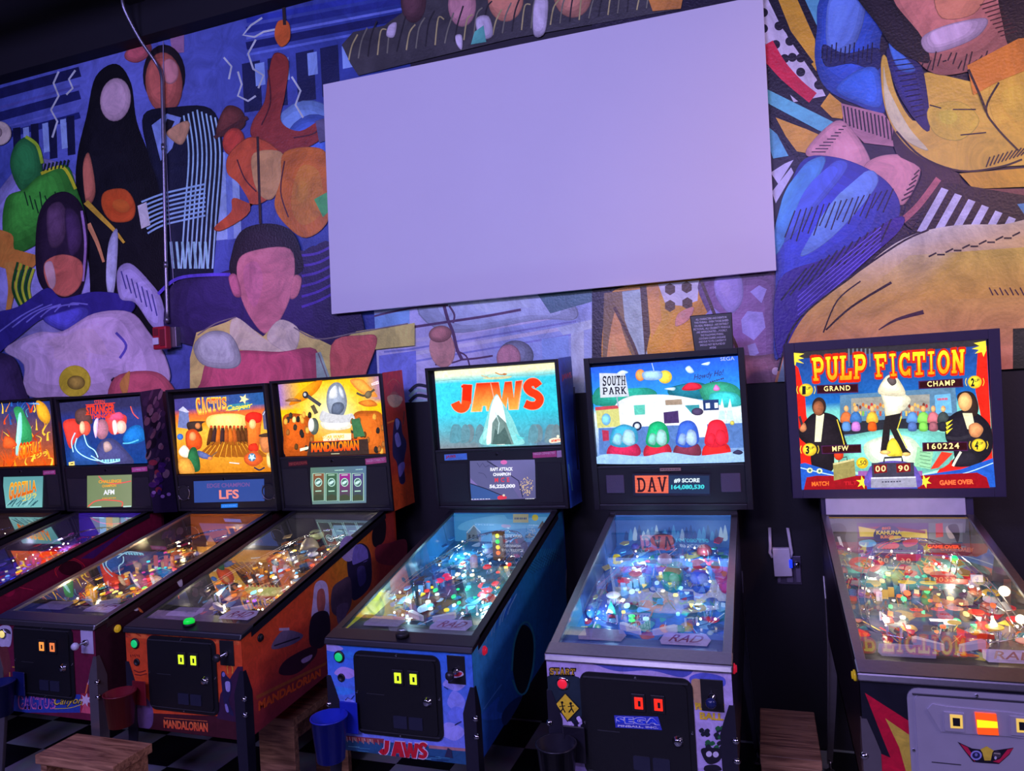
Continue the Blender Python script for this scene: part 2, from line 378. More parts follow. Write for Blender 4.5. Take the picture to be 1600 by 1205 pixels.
nt.links.new(ck.outputs['Color'], mx.inputs[6]); nt.links.new(n.outputs['Color'], mx.inputs[7]); nt.links.new(mx.outputs[2], b.inputs['Base Color'])
b.inputs['Roughness'].default_value = .42
nodes_floor = boxo('floor', (-7.15, -7.65, -.1), (7.65, WY + .15, 0), fm, bev=0); st(nodes_floor)

# ------------------------------------------------------------------ the painted wall coverings
ILL = (1 / .36, 1 / .33, 1 / .80)
MUR = artmat('mural_vinyl', rough=.36, vary=.34, vscale=5.5, bump=.5, bscale=85)
def mural_art(x0, x1, y):
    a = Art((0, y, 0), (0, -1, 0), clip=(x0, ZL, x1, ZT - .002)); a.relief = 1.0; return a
random.seed(4)
# --- left covering: blue classical facade, storm light, big rounded colour fields
A = mural_art(-6.9, 1.62, WY)
def sky(a, b):
    c = mixc((22, 36, 128), (78, 84, 196), max(0, 1 - abs(a - .58) * 3.0)); c = mixc(c, (30, 34, 100), max(0, b - .6))
    return c
A.grid([(-420, 0), (900, -300), (900, 640), (-420, 700)], 26, 10, sky)
# cornice bands and dark window slots
for y0, c, wd in ((150, (20, 22, 78), 16), (172, (60, 62, 160), 4), (186, (22, 26, 92), 14), (205, (74, 80, 190), 3), (218, (24, 30, 110), 10)):
    A.line([(-300, y0 + 78), (125, y0 - 38)], wd, c)
for y0, c, wd in ((35, (28, 36, 130), 10), (48, (78, 90, 205), 4), (60, (20, 24, 92), 12), (74, (70, 84, 200), 4), (20, (34, 44, 160), 9)):
    A.line([(385, y0 + 12), (860, y0 - 78)], wd, c)
for x in (20, 48, 76, 104): A.poly([(x, 205 - x * .22), (x + 12, 203 - x * .22), (x + 14, 262 - x * .2), (x + 2, 264 - x * .2)], (16, 18, 60))
for x in (36, 66, 94): A.poly([(x, 208 - x * .22), (x + 9, 206 - x * .22), (x + 12, 250 - x * .2), (x + 3, 252 - x * .2)], (110, 130, 225))
for x in (378, 418, 462, 500): A.poly([(x, 100 - (x - 378) * .2), (x + 28, 94 - (x - 378) * .2), (x + 32, 172 - (x - 378) * .2), (x + 4, 176 - (x - 378) * .2)], (20, 24, 78))
for x in (398, 436, 480, 534): A.poly([(x, 104 - (x - 378) * .2), (x + 15, 101 - (x - 378) * .2), (x + 17, 136 - (x - 378) * .2), (x + 2, 139 - (x - 378) * .2)], (104, 126, 228))
A.ell(478, 236, 62, 80, (92, 120, 222), 8); A.ell(488, 244, 50, 66, (52, 76, 190), 8)
for pts in ([(92, 112), (84, 130), (92, 150), (80, 172), (90, 190), (82, 215)], [(118, 110), (108, 124), (114, 138), (104, 148)], [(410, 28), (392, 40), (380, 55), (398, 58), (412, 50), (432, 46)],
            [(400, 62), (388, 84), (396, 108), (412, 118), (404, 138)], [(372, 112), (378, 132), (372, 150), (388, 158), (400, 150)], [(350, 90), (362, 104), (358, 124)], [(456, 120), (470, 142), (462, 164), (474, 184)]):
    A.line(pts, 3.2, (150, 160, 245)); A.line(pts, 1.4, (215, 215, 255))
A.blob([(200, 78), (232, 66), (236, 84), (215, 98), (196, 92)], (140, 66, 96)); A.poly([(266, 60), (288, 54), (288, 82), (270, 84)], (120, 84, 150))
# pale pillars under the storm
A.poly([(330, 240), (372, 236), (378, 372), (338, 376)], (116, 134, 226)); A.poly([(352, 238), (362, 237), (366, 374), (356, 375)], (84, 100, 205))
A.blob([(20, 270), (80, 250), (140, 300), (190, 420), (170, 520), (20, 540), (-60, 420)], (112, 108, 208))
# tall black drape with plain mauve oval above it
A.blob([(150, 120), (182, 100), (205, 130), (214, 190), (236, 250), (258, 330), (266, 460), (240, 560), (150, 560), (140, 420), (120, 300), (122, 240), (136, 180)], (13, 12, 26))
A.ell(181, 156, 24, 34, (158, 130, 190), 6)
A.blob([(140, 240), (150, 300), (136, 320), (130, 262)], (150, 84, 90))
A.blob([(164, 300), (196, 296), (212, 320), (206, 344), (176, 346), (160, 324)], (176, 72, 44)); A.ell(190, 322, 14, 10, (214, 106, 60), 20)
# brown oval and striped cloth
A.ell(257, 118, 33, 48, (24, 18, 34)); A.ell(257, 130, 29, 48, (142, 72, 84), -4); A.ell(266, 112, 14, 20, (170, 110, 150), -4)
A.blob([(225, 180), (270, 168), (330, 170), (348, 220), (346, 300), (334, 420), (332, 520), (262, 520), (262, 420), (250, 300), (232, 240)], (14, 16, 44))
A.poly([(238, 196), (262, 178), (284, 184), (270, 232), (252, 252)], (96, 112, 210)); A.poly([(262, 186), (274, 190), (266, 206), (254, 212)], (16, 14, 32))
for i in range(8):
    x = 292 + i * 7
    A.line([(x - 4, 172 + abs(i - 3) * 3), (x + 4, 240), (x - 2, 330), (x - 8, 420)], 2.6, (130, 160, 240), True)
for i in range(8):
    y = 296 + i * 7
    A.line([(222 + i * 1.4, y + 20), (260, y + 6), (322, y - 8)], 3, (120, 150, 236), True)
A.poly([(216, 322), (230, 316), (236, 352), (222, 358)], (178, 176, 240)); A.blob([(262, 206), (288, 190), (298, 196), (286, 226), (268, 218)], (160, 118, 118))
for i in range(7): A.line([(268 + i * 9, 378), (272 + i * 9, 420)], 4, (130, 170, 240))
# maroon and ochre cloth swirl
A.blob([(342, 190), (356, 166), (378, 172), (384, 196), (360, 212), (340, 212)], (74, 36, 44)); A.line([(336, 216), (352, 206), (388, 184)], 6, (60, 30, 40), True)
A.ell(366, 222, 17, 22, (150, 52, 52), 12)
A.blob([(430, 84), (452, 96), (446, 150), (440, 190), (470, 206), (508, 186), (512, 210), (470, 236), (420, 240), (394, 214), (396, 190), (414, 160), (420, 120)], (110, 40, 48))
A.blob([(436, 34), (452, 36), (454, 62), (440, 74), (430, 56)], (196, 92, 58)); A.line([(444, 6), (446, 40)], 5, (34, 26, 40))
A.blob([(396, 214), (360, 240), (356, 270), (376, 290), (392, 330), (350, 360), (336, 356), (362, 332), (366, 310), (404, 320), (440, 290), (440, 240)], (150, 62, 46))
A.blob([(398, 240), (440, 238), (446, 270), (428, 310), (408, 306), (396, 276)], (206, 152, 128))
A.blob([(446, 238), (500, 232), (516, 260), (516, 340), (480, 372), (446, 350), (430, 320), (440, 280)], (196, 104, 46)); A.blob([(470, 262), (500, 270), (504, 330), (474, 352), (456, 320)], (224, 136, 58))
A.line([(404, 214), (408, 350)], 4, (40, 26, 34))
for q in ([(420, 110), (424, 160), (410, 196)], [(446, 252), (440, 300), (452, 340)], [(372, 250), (384, 280), (402, 300)], [(460, 216), (490, 210), (506, 196)]): A.line(q, 2, (60, 24, 40), True)
A.poly([(492, 312), (514, 300), (516, 330), (506, 340)], (58, 132, 96)); A.poly([(494, 190), (514, 184), (518, 218), (500, 224)], (70, 66, 120))
# green scaly mound with lime rim, orange and cream curls
A.blob([(24, 230), (44, 214), (62, 228), (68, 262), (64, 292), (36, 300), (18, 262)], (32, 92, 66)); A.line([(42, 214), (60, 228), (68, 256)], 5, (136, 168, 60), True)
A.blob([(62, 276), (104, 258), (122, 296), (136, 350), (100, 360), (20, 400), (6, 360), (12, 310), (40, 296)], (44, 108, 52))
A.line([(66, 272), (100, 262), (120, 296)], 5, (190, 190, 60), True)
for i in range(9): A.line([(40 + i * 8, 300 + (i % 3) * 6), (46 + i * 8, 322 + (i % 4) * 6)], 2, (16, 42, 34))
for i in range(7): A.line([(70 + i * 6, 268 - i), (73 + i * 6, 256 - i)], 2.4, (16, 30, 40))
A.line([(136, 316), (160, 340), (180, 360), (196, 380)], 9, (188, 150, 70), True, 4); A.line([(140, 350), (154, 380), (164, 410)], 8, (176, 120, 110), True, 4)
A.blob([(-20, 360), (20, 366), (26, 392), (60, 400), (50, 420), (10, 420), (-20, 400)], (214, 136, 84)); A.line([(16, 410), (20, 450), (14, 490)], 14, (206, 140, 88), True, 7)
for i in range(6): A.line([(30 + i * 5, 410 + i * 2), (22 + i * 5, 450), (34 + i * 4, 480)], 4, ((150, 160, 60) if i % 2 else (20, 60, 40)), True)
A.ell(0, 209, 20, 19, (182, 166, 205)); A.ell(-6, 208, 12, 10, (120, 104, 140))
# dark dome, warm half oval, navy drape and large lavender field
A.blob([(172, 380), (186, 360), (184, 430), (176, 470), (168, 440)], (132, 136, 214))
A.blob([(60, 350), (76, 312), (104, 300), (128, 318), (140, 360), (136, 430), (120, 470), (84, 466), (60, 430)], (30, 20, 50)); A.blob([(76, 330), (96, 316), (108, 340), (100, 380), (80, 384)], (70, 48, 96)); A.blob([(104, 330), (124, 336), (130, 380), (112, 400)], (52, 34, 84))
A.line([(130, 330), (136, 380), (132, 440)], 4, (120, 90, 180), True)
A.blob([(72, 412), (100, 398), (130, 410), (128, 446), (104, 464), (78, 448)], (186, 98, 112)); A.blob([(72, 416), (84, 410), (90, 440), (82, 452)], (196, 156, 214))
A.blob([(-30, 500), (30, 480), (76, 450), (100, 466), (150, 456), (200, 462), (214, 480), (190, 500), (140, 500), (116, 518), (90, 514), (70, 498), (20, 536), (-30, 570)], (38, 32, 130))
A.blob([(70, 500), (96, 516), (120, 514), (142, 490), (130, 480), (90, 490)], (62, 60, 190))
for i in range(6): A.line([(0 + i * 22, 520 - i * 8), (36 + i * 16, 494 - i * 4), (70 + i * 14, 476)], 2.2, (86, 84, 200), True)
A.blob([(186, 424), (206, 412), (236, 440), (256, 470), (262, 520), (240, 510), (214, 474), (190, 466)], (128, 120, 214))
for i in range(7): A.line([(192 + i * 8, 424 + i * 6), (200 + i * 8, 452 + i * 7)], 2, (50, 46, 140))
A.blob([(10, 546), (60, 520), (100, 518), (150, 490), (206, 488), (236, 520), (262, 560), (262, 600), (180, 590), (176, 620), (50, 620), (40, 570)], (158, 138, 222))
A.blob([(-40, 560), (20, 556), (40, 600), (46, 650), (-40, 650)], (46, 34, 90)); A.line([(190, 560), (200, 540), (184, 520)], 4, (70, 60, 180), True)
A.ell(120, 596, 25, 25, (196, 180, 70)); A.ell(122, 598, 14, 11, (120, 104, 60))
A.blob([(182, 590), (240, 580), (270, 600), (280, 640), (180, 640)], (150, 70, 110)); A.blob([(190, 600), (206, 580), (200, 620)], (190, 130, 90))
# violet field with black dome, rose oval, cream collar, maroon and olive fields
A.blob([(262, 470), (280, 440), (330, 432), (370, 420), (470, 400), (520, 380), (560, 470), (560, 540), (420, 560), (300, 540), (262, 520)], (36, 26, 84))
A.line([(250, 460), (280, 436), (330, 430), (370, 430)], 5, (66, 50, 190), True)
for i in range(6): A.line([(474, 400 + i * 16), (500, 396 + i * 15), (530, 380 + i * 15)], 4, (60, 40, 160), True)
A.blob([(366, 392), (382, 360), (420, 350), (456, 360), (472, 392), (468, 430), (370, 434)], (28, 18, 36))
A.blob([(374, 410), (400, 392), (456, 390), (462, 440), (446, 490), (420, 522), (396, 500), (378, 460)], (190, 112, 160)); A.blob([(360, 434), (372, 430), (380, 462), (368, 462)], (150, 80, 130)); A.blob([(462, 432), (474, 436), (468, 462), (456, 466)], (170, 100, 140))
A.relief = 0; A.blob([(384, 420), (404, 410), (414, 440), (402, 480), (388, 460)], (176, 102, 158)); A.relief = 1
A.poly([(300, 560), (310, 520), (356, 504), (372, 496), (414, 526), (440, 500), (462, 512), (520, 540), (560, 518), (650, 505), (650, 540), (600, 545), (560, 550), (540, 650), (300, 650)], (186, 170, 130))
A.blob([(372, 496), (414, 528), (450, 552), (376, 546), (362, 520)], (206, 194, 214)); A.blob([(440, 500), (470, 516), (460, 552), (420, 530)], (198, 186, 214))
A.blob([(330, 560), (376, 548), (440, 550), (496, 546), (506, 600), (520, 650), (300, 650), (316, 600)], (150, 66, 110)); A.blob([(520, 540), (570, 524), (592, 530), (576, 580), (556, 640), (530, 640)], (178, 84, 106))
A.blob([(306, 540), (332, 518), (364, 524), (380, 560), (366, 576), (320, 570)], (136, 140, 180)); A.poly([(496, 552), (504, 550), (522, 600), (526, 640), (500, 640)], (112, 130, 160))
for q in ([(312, 524), (340, 506), (372, 496)], [(500, 552), (514, 590), (526, 620)], [(462, 512), (500, 530), (560, 520), (640, 506)]): A.line(q, 2, (90, 80, 110), True)
mu = A.build('wall_mural', MUR, scale=ILL)
tag(mu, 'large blue mural of storm light and draped colour shapes left of the white board', 'mural')
# --- middle covering: pale porch scene with bare branches
B = mural_art(1.30, 3.02, WY - .003)
B.grid([(560, 380), (960, 330), (960, 640), (560, 700)], 10, 6, lambda a, b: mixc((128, 128, 224), (146, 138, 216) if a < .6 else (110, 128, 224), b))
B.poly([(575, 492), (640, 484), (640, 506), (580, 514)], (90, 120, 210))
for y, c, wd in ((520, (150, 144, 226), 6), (532, (96, 98, 196), 3), (540, (160, 156, 235), 6), (552, (98, 100, 200), 3)): B.line([(600, y + 18), (640, y + 14), (900, y - 30)], wd, c)
B.poly([(592, 556), (650, 548), (652, 640), (594, 640)], (92, 96, 214)); B.poly([(576, 550), (592, 548), (594, 650), (578, 650)], (150, 152, 232))
B.blob([(660, 470), (860, 450), (900, 480), (896, 500), (840, 500), (700, 520)], (132, 140, 220))
B.poly([(840, 460), (930, 446), (930, 470), (860, 490)], (58, 84, 130))
B.poly([(892, 520), (912, 514), (914, 640), (894, 640)], (150, 158, 236)); B.poly([(870, 512), (930, 498), (930, 512), (880, 524)], (150, 160, 240)); B.poly([(846, 530), (888, 524), (890, 560), (850, 600)], (104, 124, 222))
for q, wd in (([(560, 500), (640, 482), (700, 477)], 3), ([(640, 512), (700, 503), (760, 494), (814, 484)], 4), ([(694, 478), (700, 500), (708, 520), (714, 545), (722, 562)], 5), ([(702, 478), (710, 492), (708, 505)], 3), ([(722, 562), (745, 560), (770, 556)], 3), ([(712, 548), (728, 556), (734, 572)], 2.5), ([(574, 488), (582, 500), (578, 512)], 4), ([(680, 570), (706, 567), (722, 562)], 2.5)):
    B.line(q, wd, (66, 44, 96), True)
B.ell(691, 545, 20, 30, (196, 140, 176), -8); B.ell(688, 522, 18, 13, (130, 84, 110), -8)
B.ell(806, 556, 28, 24, (92, 96, 150)); B.ell(795, 560, 19, 22, (160, 110, 160))
for i in range(6): B.line([(640, 612 + i * 8), (652, 602 + i * 8), (668, 604 + i * 8)], 5, ((30, 30, 60) if i % 2 == 0 else (120, 140, 200)), True)
mu = B.build('wall_mural', MUR, scale=ILL)
tag(mu, 'pale lavender porch mural strip with bare branches below the white board', 'mural')
# --- right covering: pop comic panel with bold stripes
D = mural_art(2.56, 6.9, WY - .006)
D.grid([(925, -200), (1800, -400), (1800, 700), (925, 700)], 12, 8, lambda a, b: (28, 22, 44))
# lower left: golden splash, dots, lavender chips
D.blob([(950, 470), (975, 448), (1040, 440), (1120, 436), (1140, 470), (1120, 540), (1060, 600), (960, 640), (940, 560)], (228, 148, 40))
D.poly([(944, 458), (1000, 452), (1002, 510), (1010, 560), (990, 560), (960, 500), (948, 600), (940, 600)], (110, 84, 70)); D.poly([(972, 456), (1000, 452), (1006, 500), (1012, 560), (994, 552), (976, 500)], (140, 150, 190))
D.blob([(948, 560), (962, 484), (974, 520), (992, 580), (1004, 640), (950, 640)], (222, 150, 110)); D.poly([(1000, 448), (1010, 446), (1016, 520), (1008, 560)], (60, 40, 40)); D.poly([(1010, 447), (1028, 445), (1034, 500), (1018, 530)], (226, 150, 90))
D.poly([(1028, 444), (1092, 438), (1090, 470), (1066, 478), (1040, 476)], (190, 176, 226))
for cx, cy in ((1047, 452), (1073, 449), (1047, 478), (1074, 474)): D.poly([(cx + 9 * math.cos(math.radians(30 + 60 * i)), cy + 9.5 * math.sin(math.radians(30 + 60 * i))) for i in range(6)], (74, 48, 36))
D.blob([(1092, 440), (1160, 424), (1216, 424), (1230, 480), (1226, 640), (1150, 640), (1130, 560), (1110, 500)], (104, 70, 132))
D.blob([(1120, 430), (1156, 430), (1160, 470), (1140, 490), (1118, 462)], (150, 126, 220))
for q in ([(1158, 500), (1168, 486), (1192, 488), (1196, 512), (1178, 532), (1160, 520)], [(1100, 494), (1114, 480), (1126, 490), (1120, 520), (1104, 512)], [(1168, 540), (1180, 536), (1186, 552), (1172, 560)], [(1172, 456), (1186, 446), (1198, 452), (1190, 474)]): D.poly(q, (146, 128, 222))
D.blob([(1100, 560), (1180, 556), (1226, 560), (1226, 640), (1100, 640)], (120, 76, 112)); D.ell(1212, 580, 6, 6, (196, 160, 210))
D.blob([(1060, 490), (1084, 480), (1076, 500), (1056, 510)], (220, 140, 150))
for q in ([(1096, 440), (1108, 470), (1120, 500)], [(1130, 500), (1150, 540), (1160, 580)], [(960, 480), (970, 500), (990, 540), (1000, 570)]): D.line(q, 5, (70, 46, 50), True)
# upper left of panel: teal, gold, black bars, spots and red tongue
D.poly([(1196, 340), (1196, 236), (1330, 300), (1300, 420), (1212, 430)], (24, 18, 36))
D.poly([(1190, -40), (1290, -40), (1290, 160), (1190, 160)], (24, 18, 36))
D.poly([(1190, 0), (1204, 0), (1232, 60), (1280, 130), (1290, 150), (1240, 160), (1192, 60)], (196, 178, 232))
for i, (x, y) in enumerate(((1193, 20), (1193, 45), (1217, 41), (1234, 65), (1212, 70), (1251, 91), (1238, 90), (1251, 113), (1279, 133), (1226, 92))): D.ell(x, y, 7, 7, (24, 18, 36))
D.poly([(1204, -30), (1240, -30), (1276, 50), (1280, 118), (1240, 60)], (212, 150, 50)); D.line([(1236, -40), (1280, 60), (1284, 140)], 14, (22, 16, 34)); D.line([(1200, -10), (1224, 40), (1268, 100)], 8, (22, 16, 34))
D.poly([(1244, -30), (1290, -30), (1284, 20), (1276, 40)], (74, 130, 180))
D.line([(1196, 70), (1216, 104), (1244, 136), (1268, 156)], 26, (206, 36, 76), True)
D.line([(1196, 104), (1220, 130), (1262, 165)], 9, (22, 16, 34), True)
D.poly([(1199, 140), (1300, 190), (1340, 206), (1336, 222), (1290, 210), (1200, 162)], (86, 150, 196))
D.poly([(1282, 166), (1296, 146), (1320, 166), (1316, 186), (1300, 184)], (222, 156, 60))
D.poly([(1212, 184), (1286, 212), (1262, 240), (1240, 236)], (214, 150, 62)); D.poly([(1200, 198), (1214, 210), (1232, 244), (1208, 248), (1202, 230)], (76, 132, 186))
D.line([(1200, 172), (1240, 190), (1290, 212)], 6, (22, 16, 34), True); D.line([(1204, 184), (1224, 214), (1246, 244)], 7, (22, 16, 34), True)
D.poly([(1204, 270), (1226, 256), (1240, 250), (1216, 288)], (170, 160, 220)); D.poly([(1206, 300), (1236, 262), (1240, 270), (1212, 318)], (170, 160, 220))
# blue bulging form
D.blob([(1290, -10), (1276, 50), (1274, 100), (1292, 140), (1340, 165), (1382, 176), (1378, 110), (1376, 60), (1400, -20)], (36, 62, 168)); D.blob([(1300, -10), (1290, 50), (1300, 90), (1330, 80), (1350, 30), (1350, -20)], (86, 110, 214))
D.blob([(1286, 70), (1320, 84), (1372, 76), (1372, 110), (1330, 100), (1290, 104)], (22, 28, 86)); D.blob([(1306, 140), (1340, 110), (1372, 110), (1378, 166), (1340, 160)], (46, 88, 206))
for i in range(12): D.line([(1284 + i * 7, 92 + (i % 3) * 4), (1286 + i * 7, 76 - (i % 4) * 3)], 2, (14, 14, 50))
D.poly([(1314, 162), (1380, 178), (1402, 206), (1400, 230), (1350, 224), (1318, 190)], (150, 100, 130))
for i in range(14): D.line([(1318 + i * 6, 166 + i * 1.6), (1322 + i * 6, 196 + i * 2)], 2.4, (24, 16, 34))
# rosy rounded forms
D.blob([(1258, 240), (1290, 200), (1318, 190), (1350, 230), (1360, 262), (1330, 262), (1290, 250)], (188, 126, 158)); D.blob([(1350, 262), (1376, 244), (1420, 244), (1438, 266), (1420, 310), (1404, 320), (1384, 286)], (196, 128, 158))
for i in range(9): D.line([(1268 + i * 6, 238 - i * 5), (1290 + i * 4, 238 - i * 5)], 1.6, (40, 20, 40))
for i in range(6): D.line([(1408 + i * 4, 314 - i * 8), (1424 + i * 2.4, 306 - i * 8)], 2.4, (40, 20, 40))
D.blob([(1400, 200), (1450, 250), (1500, 276), (1480, 320), (1440, 360), (1410, 340), (1440, 270), (1400, 240)], (38, 24, 40)); D.line([(1410, 345), (1436, 320), (1466, 280)], 10, (150, 80, 100), True)
# mustard bulges
MUS = (206, 160, 70)
D.blob([(1376, 100), (1384, 90), (1400, 150), (1430, 190), (1440, 120), (1470, 118), (1540, 130), (1620, 110), (1640, 240), (1560, 262), (1500, 268), (1440, 248), (1400, 210), (1380, 160)], MUS)
D.blob([(1380, 104), (1388, 140), (1420, 200), (1450, 236), (1410, 216), (1384, 170)], (206, 190, 170))
D.blob([(1386, 76), (1430, 96), (1444, 120), (1452, 205), (1420, 176), (1396, 130)], (26, 30, 100)); D.blob([(1388, 70), (1404, 80), (1430, 110), (1404, 110)], (58, 96, 206))
D.blob([(1548, 130), (1600, 104), (1640, 110), (1640, 250), (1590, 236), (1552, 190)], (214, 164, 66)); D.blob([(1450, 170), (1500, 160), (1530, 190), (1500, 220), (1460, 210)], (222, 180, 70))
D.line([(1400, 206), (1440, 246), (1500, 268), (1560, 262), (1596, 250)], 3.2, (24, 16, 30), True); D.line([(1560, 130), (1540, 170), (1556, 200), (1590, 236)], 3.2, (24, 16, 30), True)
D.line([(1452, 165), (1470, 170)], 2, (24, 16, 30)); D.line([(1488, 172), (1524, 172)], 2, (24, 16, 30)); D.line([(1500, 212), (1540, 208)], 2, (24, 16, 30))
for i in range(10): D.line([(1540 + i * 6, 262 - i * 2), (1546 + i * 7, 246 - i * 2)], 2.2, (30, 18, 30))
for i in range(12): D.line([(1392 + i * 3.4, 96 + i * 8), (1424 + i * 2, 92 + i * 8)], 1.5, (10, 10, 40))
D.poly([(1498, 272), (1620, 262), (1620, 292), (1520, 296)], (216, 156, 50)); D.poly([(1500, 296), (1620, 296), (1600, 312), (1500, 310)], (110, 60, 70))
# warm brown mass at the top, left abstract: tones and hatching only
D.blob([(1376, -40), (1620, -40), (1600, 40), (1560, 90), (1500, 116), (1450, 112), (1410, 60)], (150, 88, 96))
D.blob([(1330, -20), (1380, -30), (1400, 10), (1440, 60), (1450, 100), (1400, 80), (1370, 40)], (24, 18, 32)); D.blob([(1560, -30), (1620, -30), (1620, 90), (1580, 80), (1566, 40)], (26, 18, 30))
D.blob([(1440, 60), (1480, 40), (1540, 30), (1530, 56), (1490, 76), (1450, 84)], (168, 140, 190)); D.blob([(1460, -10), (1500, 0), (1540, -10), (1520, 24), (1470, 30)], (196, 120, 110))
for i in range(16): D.line([(1440 + i * 8, 104 + 8 * math.sin(i)), (1446 + i * 8, 88 + 8 * math.sin(i * 2.0))], 2.2, (40, 20, 34))
for i in range(9): D.line([(1530 + i * 4, 10 + i * 6), (1556 + i * 4, 2 + i * 6)], 1.8, (60, 28, 40))
D.poly([(1510, 104), (1590, 62), (1620, 60), (1620, 104), (1560, 128), (1520, 150)], (196, 112, 44)); D.line([(1512, 110), (1530, 150), (1540, 176)], 4, (24, 16, 30))
# black and white stripe burst
D.poly([(1440, 330), (1480, 286), (1620, 310), (1620, 360), (1480, 372), (1420, 370)], (20, 16, 32))
for i in range(7):
    x = 1470 + i * 21; y = 294 + i * 9
    D.poly([(x, y), (x + 11, y + 4), (x - 26 + i * 3, y + 70 - i * 5), (x - 38 + i * 3, y + 68 - i * 5)], (178, 170, 226))
D.poly([(1588, 320), (1620, 316), (1620, 340), (1604, 344)], (60, 110, 170))
# long blue cuff shape with brush strokes
D.blob([(1256, 250), (1300, 246), (1350, 262), (1390, 290), (1406, 330), (1380, 380), (1300, 440), (1240, 520), (1210, 560), (1212, 430), (1208, 400), (1232, 300)], (40, 50, 168))
D.blob([(1262, 254), (1290, 252), (1250, 330), (1212, 400), (1212, 350), (1236, 290)], (70, 130, 226)); D.blob([(1350, 270), (1372, 284), (1340, 330), (1290, 380), (1250, 400), (1290, 340)], (96, 130, 235)); D.blob([(1300, 256), (1324, 262), (1280, 320), (1226, 380), (1250, 320)], (64, 84, 210))
D.blob([(1216, 440), (1300, 400), (1400, 340), (1406, 360), (1340, 420), (1260, 500), (1216, 560)], (44, 26, 132))
for i in range(18): D.line([(1226 + i * 9, 372 - i * 3 + (i % 3) * 6), (1242 + i * 9, 330 - i * 2)], 2, (14, 12, 46))
for i in range(12): D.line([(1220 + i * 14, 470 - i * 8), (1260 + i * 12, 420 - i * 7)], 2.6, (16, 12, 50))
for i in range(6): D.line([(1246, 500 - i * 7), (1310, 444 - i * 7), (1376, 386 - i * 6)], 1.6, (90, 70, 200), True)
# broad tan curve with ink ticks
TAN = lambda x, y: mixc((206, 190, 205), mixc((226, 168, 100), (196, 116, 92), max(0, min(1, (y - 470) / 90))), max(0, min(1, (y + (x - 1400) * .25 - 380) / 60)))
D.poly([tuple(p)[:2] for p in spline([(1200, 640, 0), (1222, 560, 0), (1260, 490, 0), (1330, 435, 0), (1400, 380, 0), (1470, 356, 0), (1560, 352, 0), (1700, 360, 0), (1700, 700, 0), (1200, 700, 0)], 8, False)], TAN)
D.grid([(1330, 470), (1640, 452), (1640, 660), (1240, 660)], 10, 8, lambda a, b: mixc((222, 164, 100), (186, 106, 108), min(1, b * 1.6)))
D.grid([(1420, 400), (1700, 380), (1700, 460), (1330, 474)], 10, 6, lambda a, b: mixc((214, 184, 150) if a < .3 else (224, 184, 96), (222, 160, 92), b))
D.line([(1216, 580), (1240, 510), (1300, 455), (1400, 384), (1450, 360)], 3, (24, 16, 30), True)
for i in range(11): D.line([(1450 + i * 13, 402 - i * 3.2), (1462 + i * 13, 396 - i * 3.2 + (i % 2) * 6)], 2.6, (24, 16, 30))
D.line([(1290, 516), (1330, 480), (1392, 442)], 2.6, (40, 22, 30), True, 4); D.line([(1286, 520), (1308, 470), (1344, 440)], 2.2, (40, 22, 30), True); D.line([(1372, 516), (1400, 500), (1442, 488)], 1.5, (60, 34, 60), True, 7)
for i in range(8): D.line([(1544 + i * 8, 450 + (i % 2) * 3), (1550 + i * 8, 462)], 2, (66, 34, 60))
D.poly([(1204, 640), (1224, 560), (1232, 540), (1226, 640)], (110, 120, 160))
D.poly([(1581, 514), (1620, 512), (1620, 590), (1581, 590)], (44, 42, 44))
mu = D.build('wall_mural', MUR, scale=(1 / .52, 1 / .42, 1 / .72))
tag(mu, 'pop-art mural of mustard, blue and tan curves right of the white board', 'mural')
# --- upper strip above the board: crowd-like grey cloth forms
E_ = mural_art(1.12, 3.53, WY - .009)
E_.poly([(534, 70), (552, 50), (600, 40), (628, 20), (640, -80), (1010, -150), (1062, -40), (1064, 14), (800, 60), (560, 118), (548, 100)], (46, 44, 66))
for cx, cy, rx, ry, c in ((646, 2, 20, 34, (60, 38, 60)), (722, 8, 22, 34, (150, 104, 150)), (790, -2, 28, 36, (156, 100, 110)), (895, -8, 30, 36, (140, 92, 104))): E_.ell(cx, cy, rx, ry, c)
for i in range(34):
    x = 545 + i * 15; y = 94 - i * 2.6
    E_.line([(x, y), (x + 5, y - 22 - (i % 5) * 5), (x + 14, y - 40 - (i % 3) * 8)], 2.2, ((130, 120, 110), (86, 84, 100), (30, 28, 44))[i % 3], True)
for q in ([(608, 40), (620, 36), (616, 58), (604, 56)], [(744, 30), (764, 26), (770, 56), (750, 60)], [(836, 0), (856, -4), (852, 50), (834, 54)], [(712, 56), (722, 56), (722, 78), (714, 70)]): E_.blob(q, (150, 140, 210))
E_.poly([(736, 70), (760, 66), (756, 40), (742, 50)], (66, 130, 160)); E_.poly([(1010, -10), (1070, -20), (1064, 14), (1020, 18)], (150, 96, 60))
mu = E_.build('wall_mural', MUR, scale=ILL)
tag(mu, 'strip of mural with grey draped forms showing above the white board', 'mural')

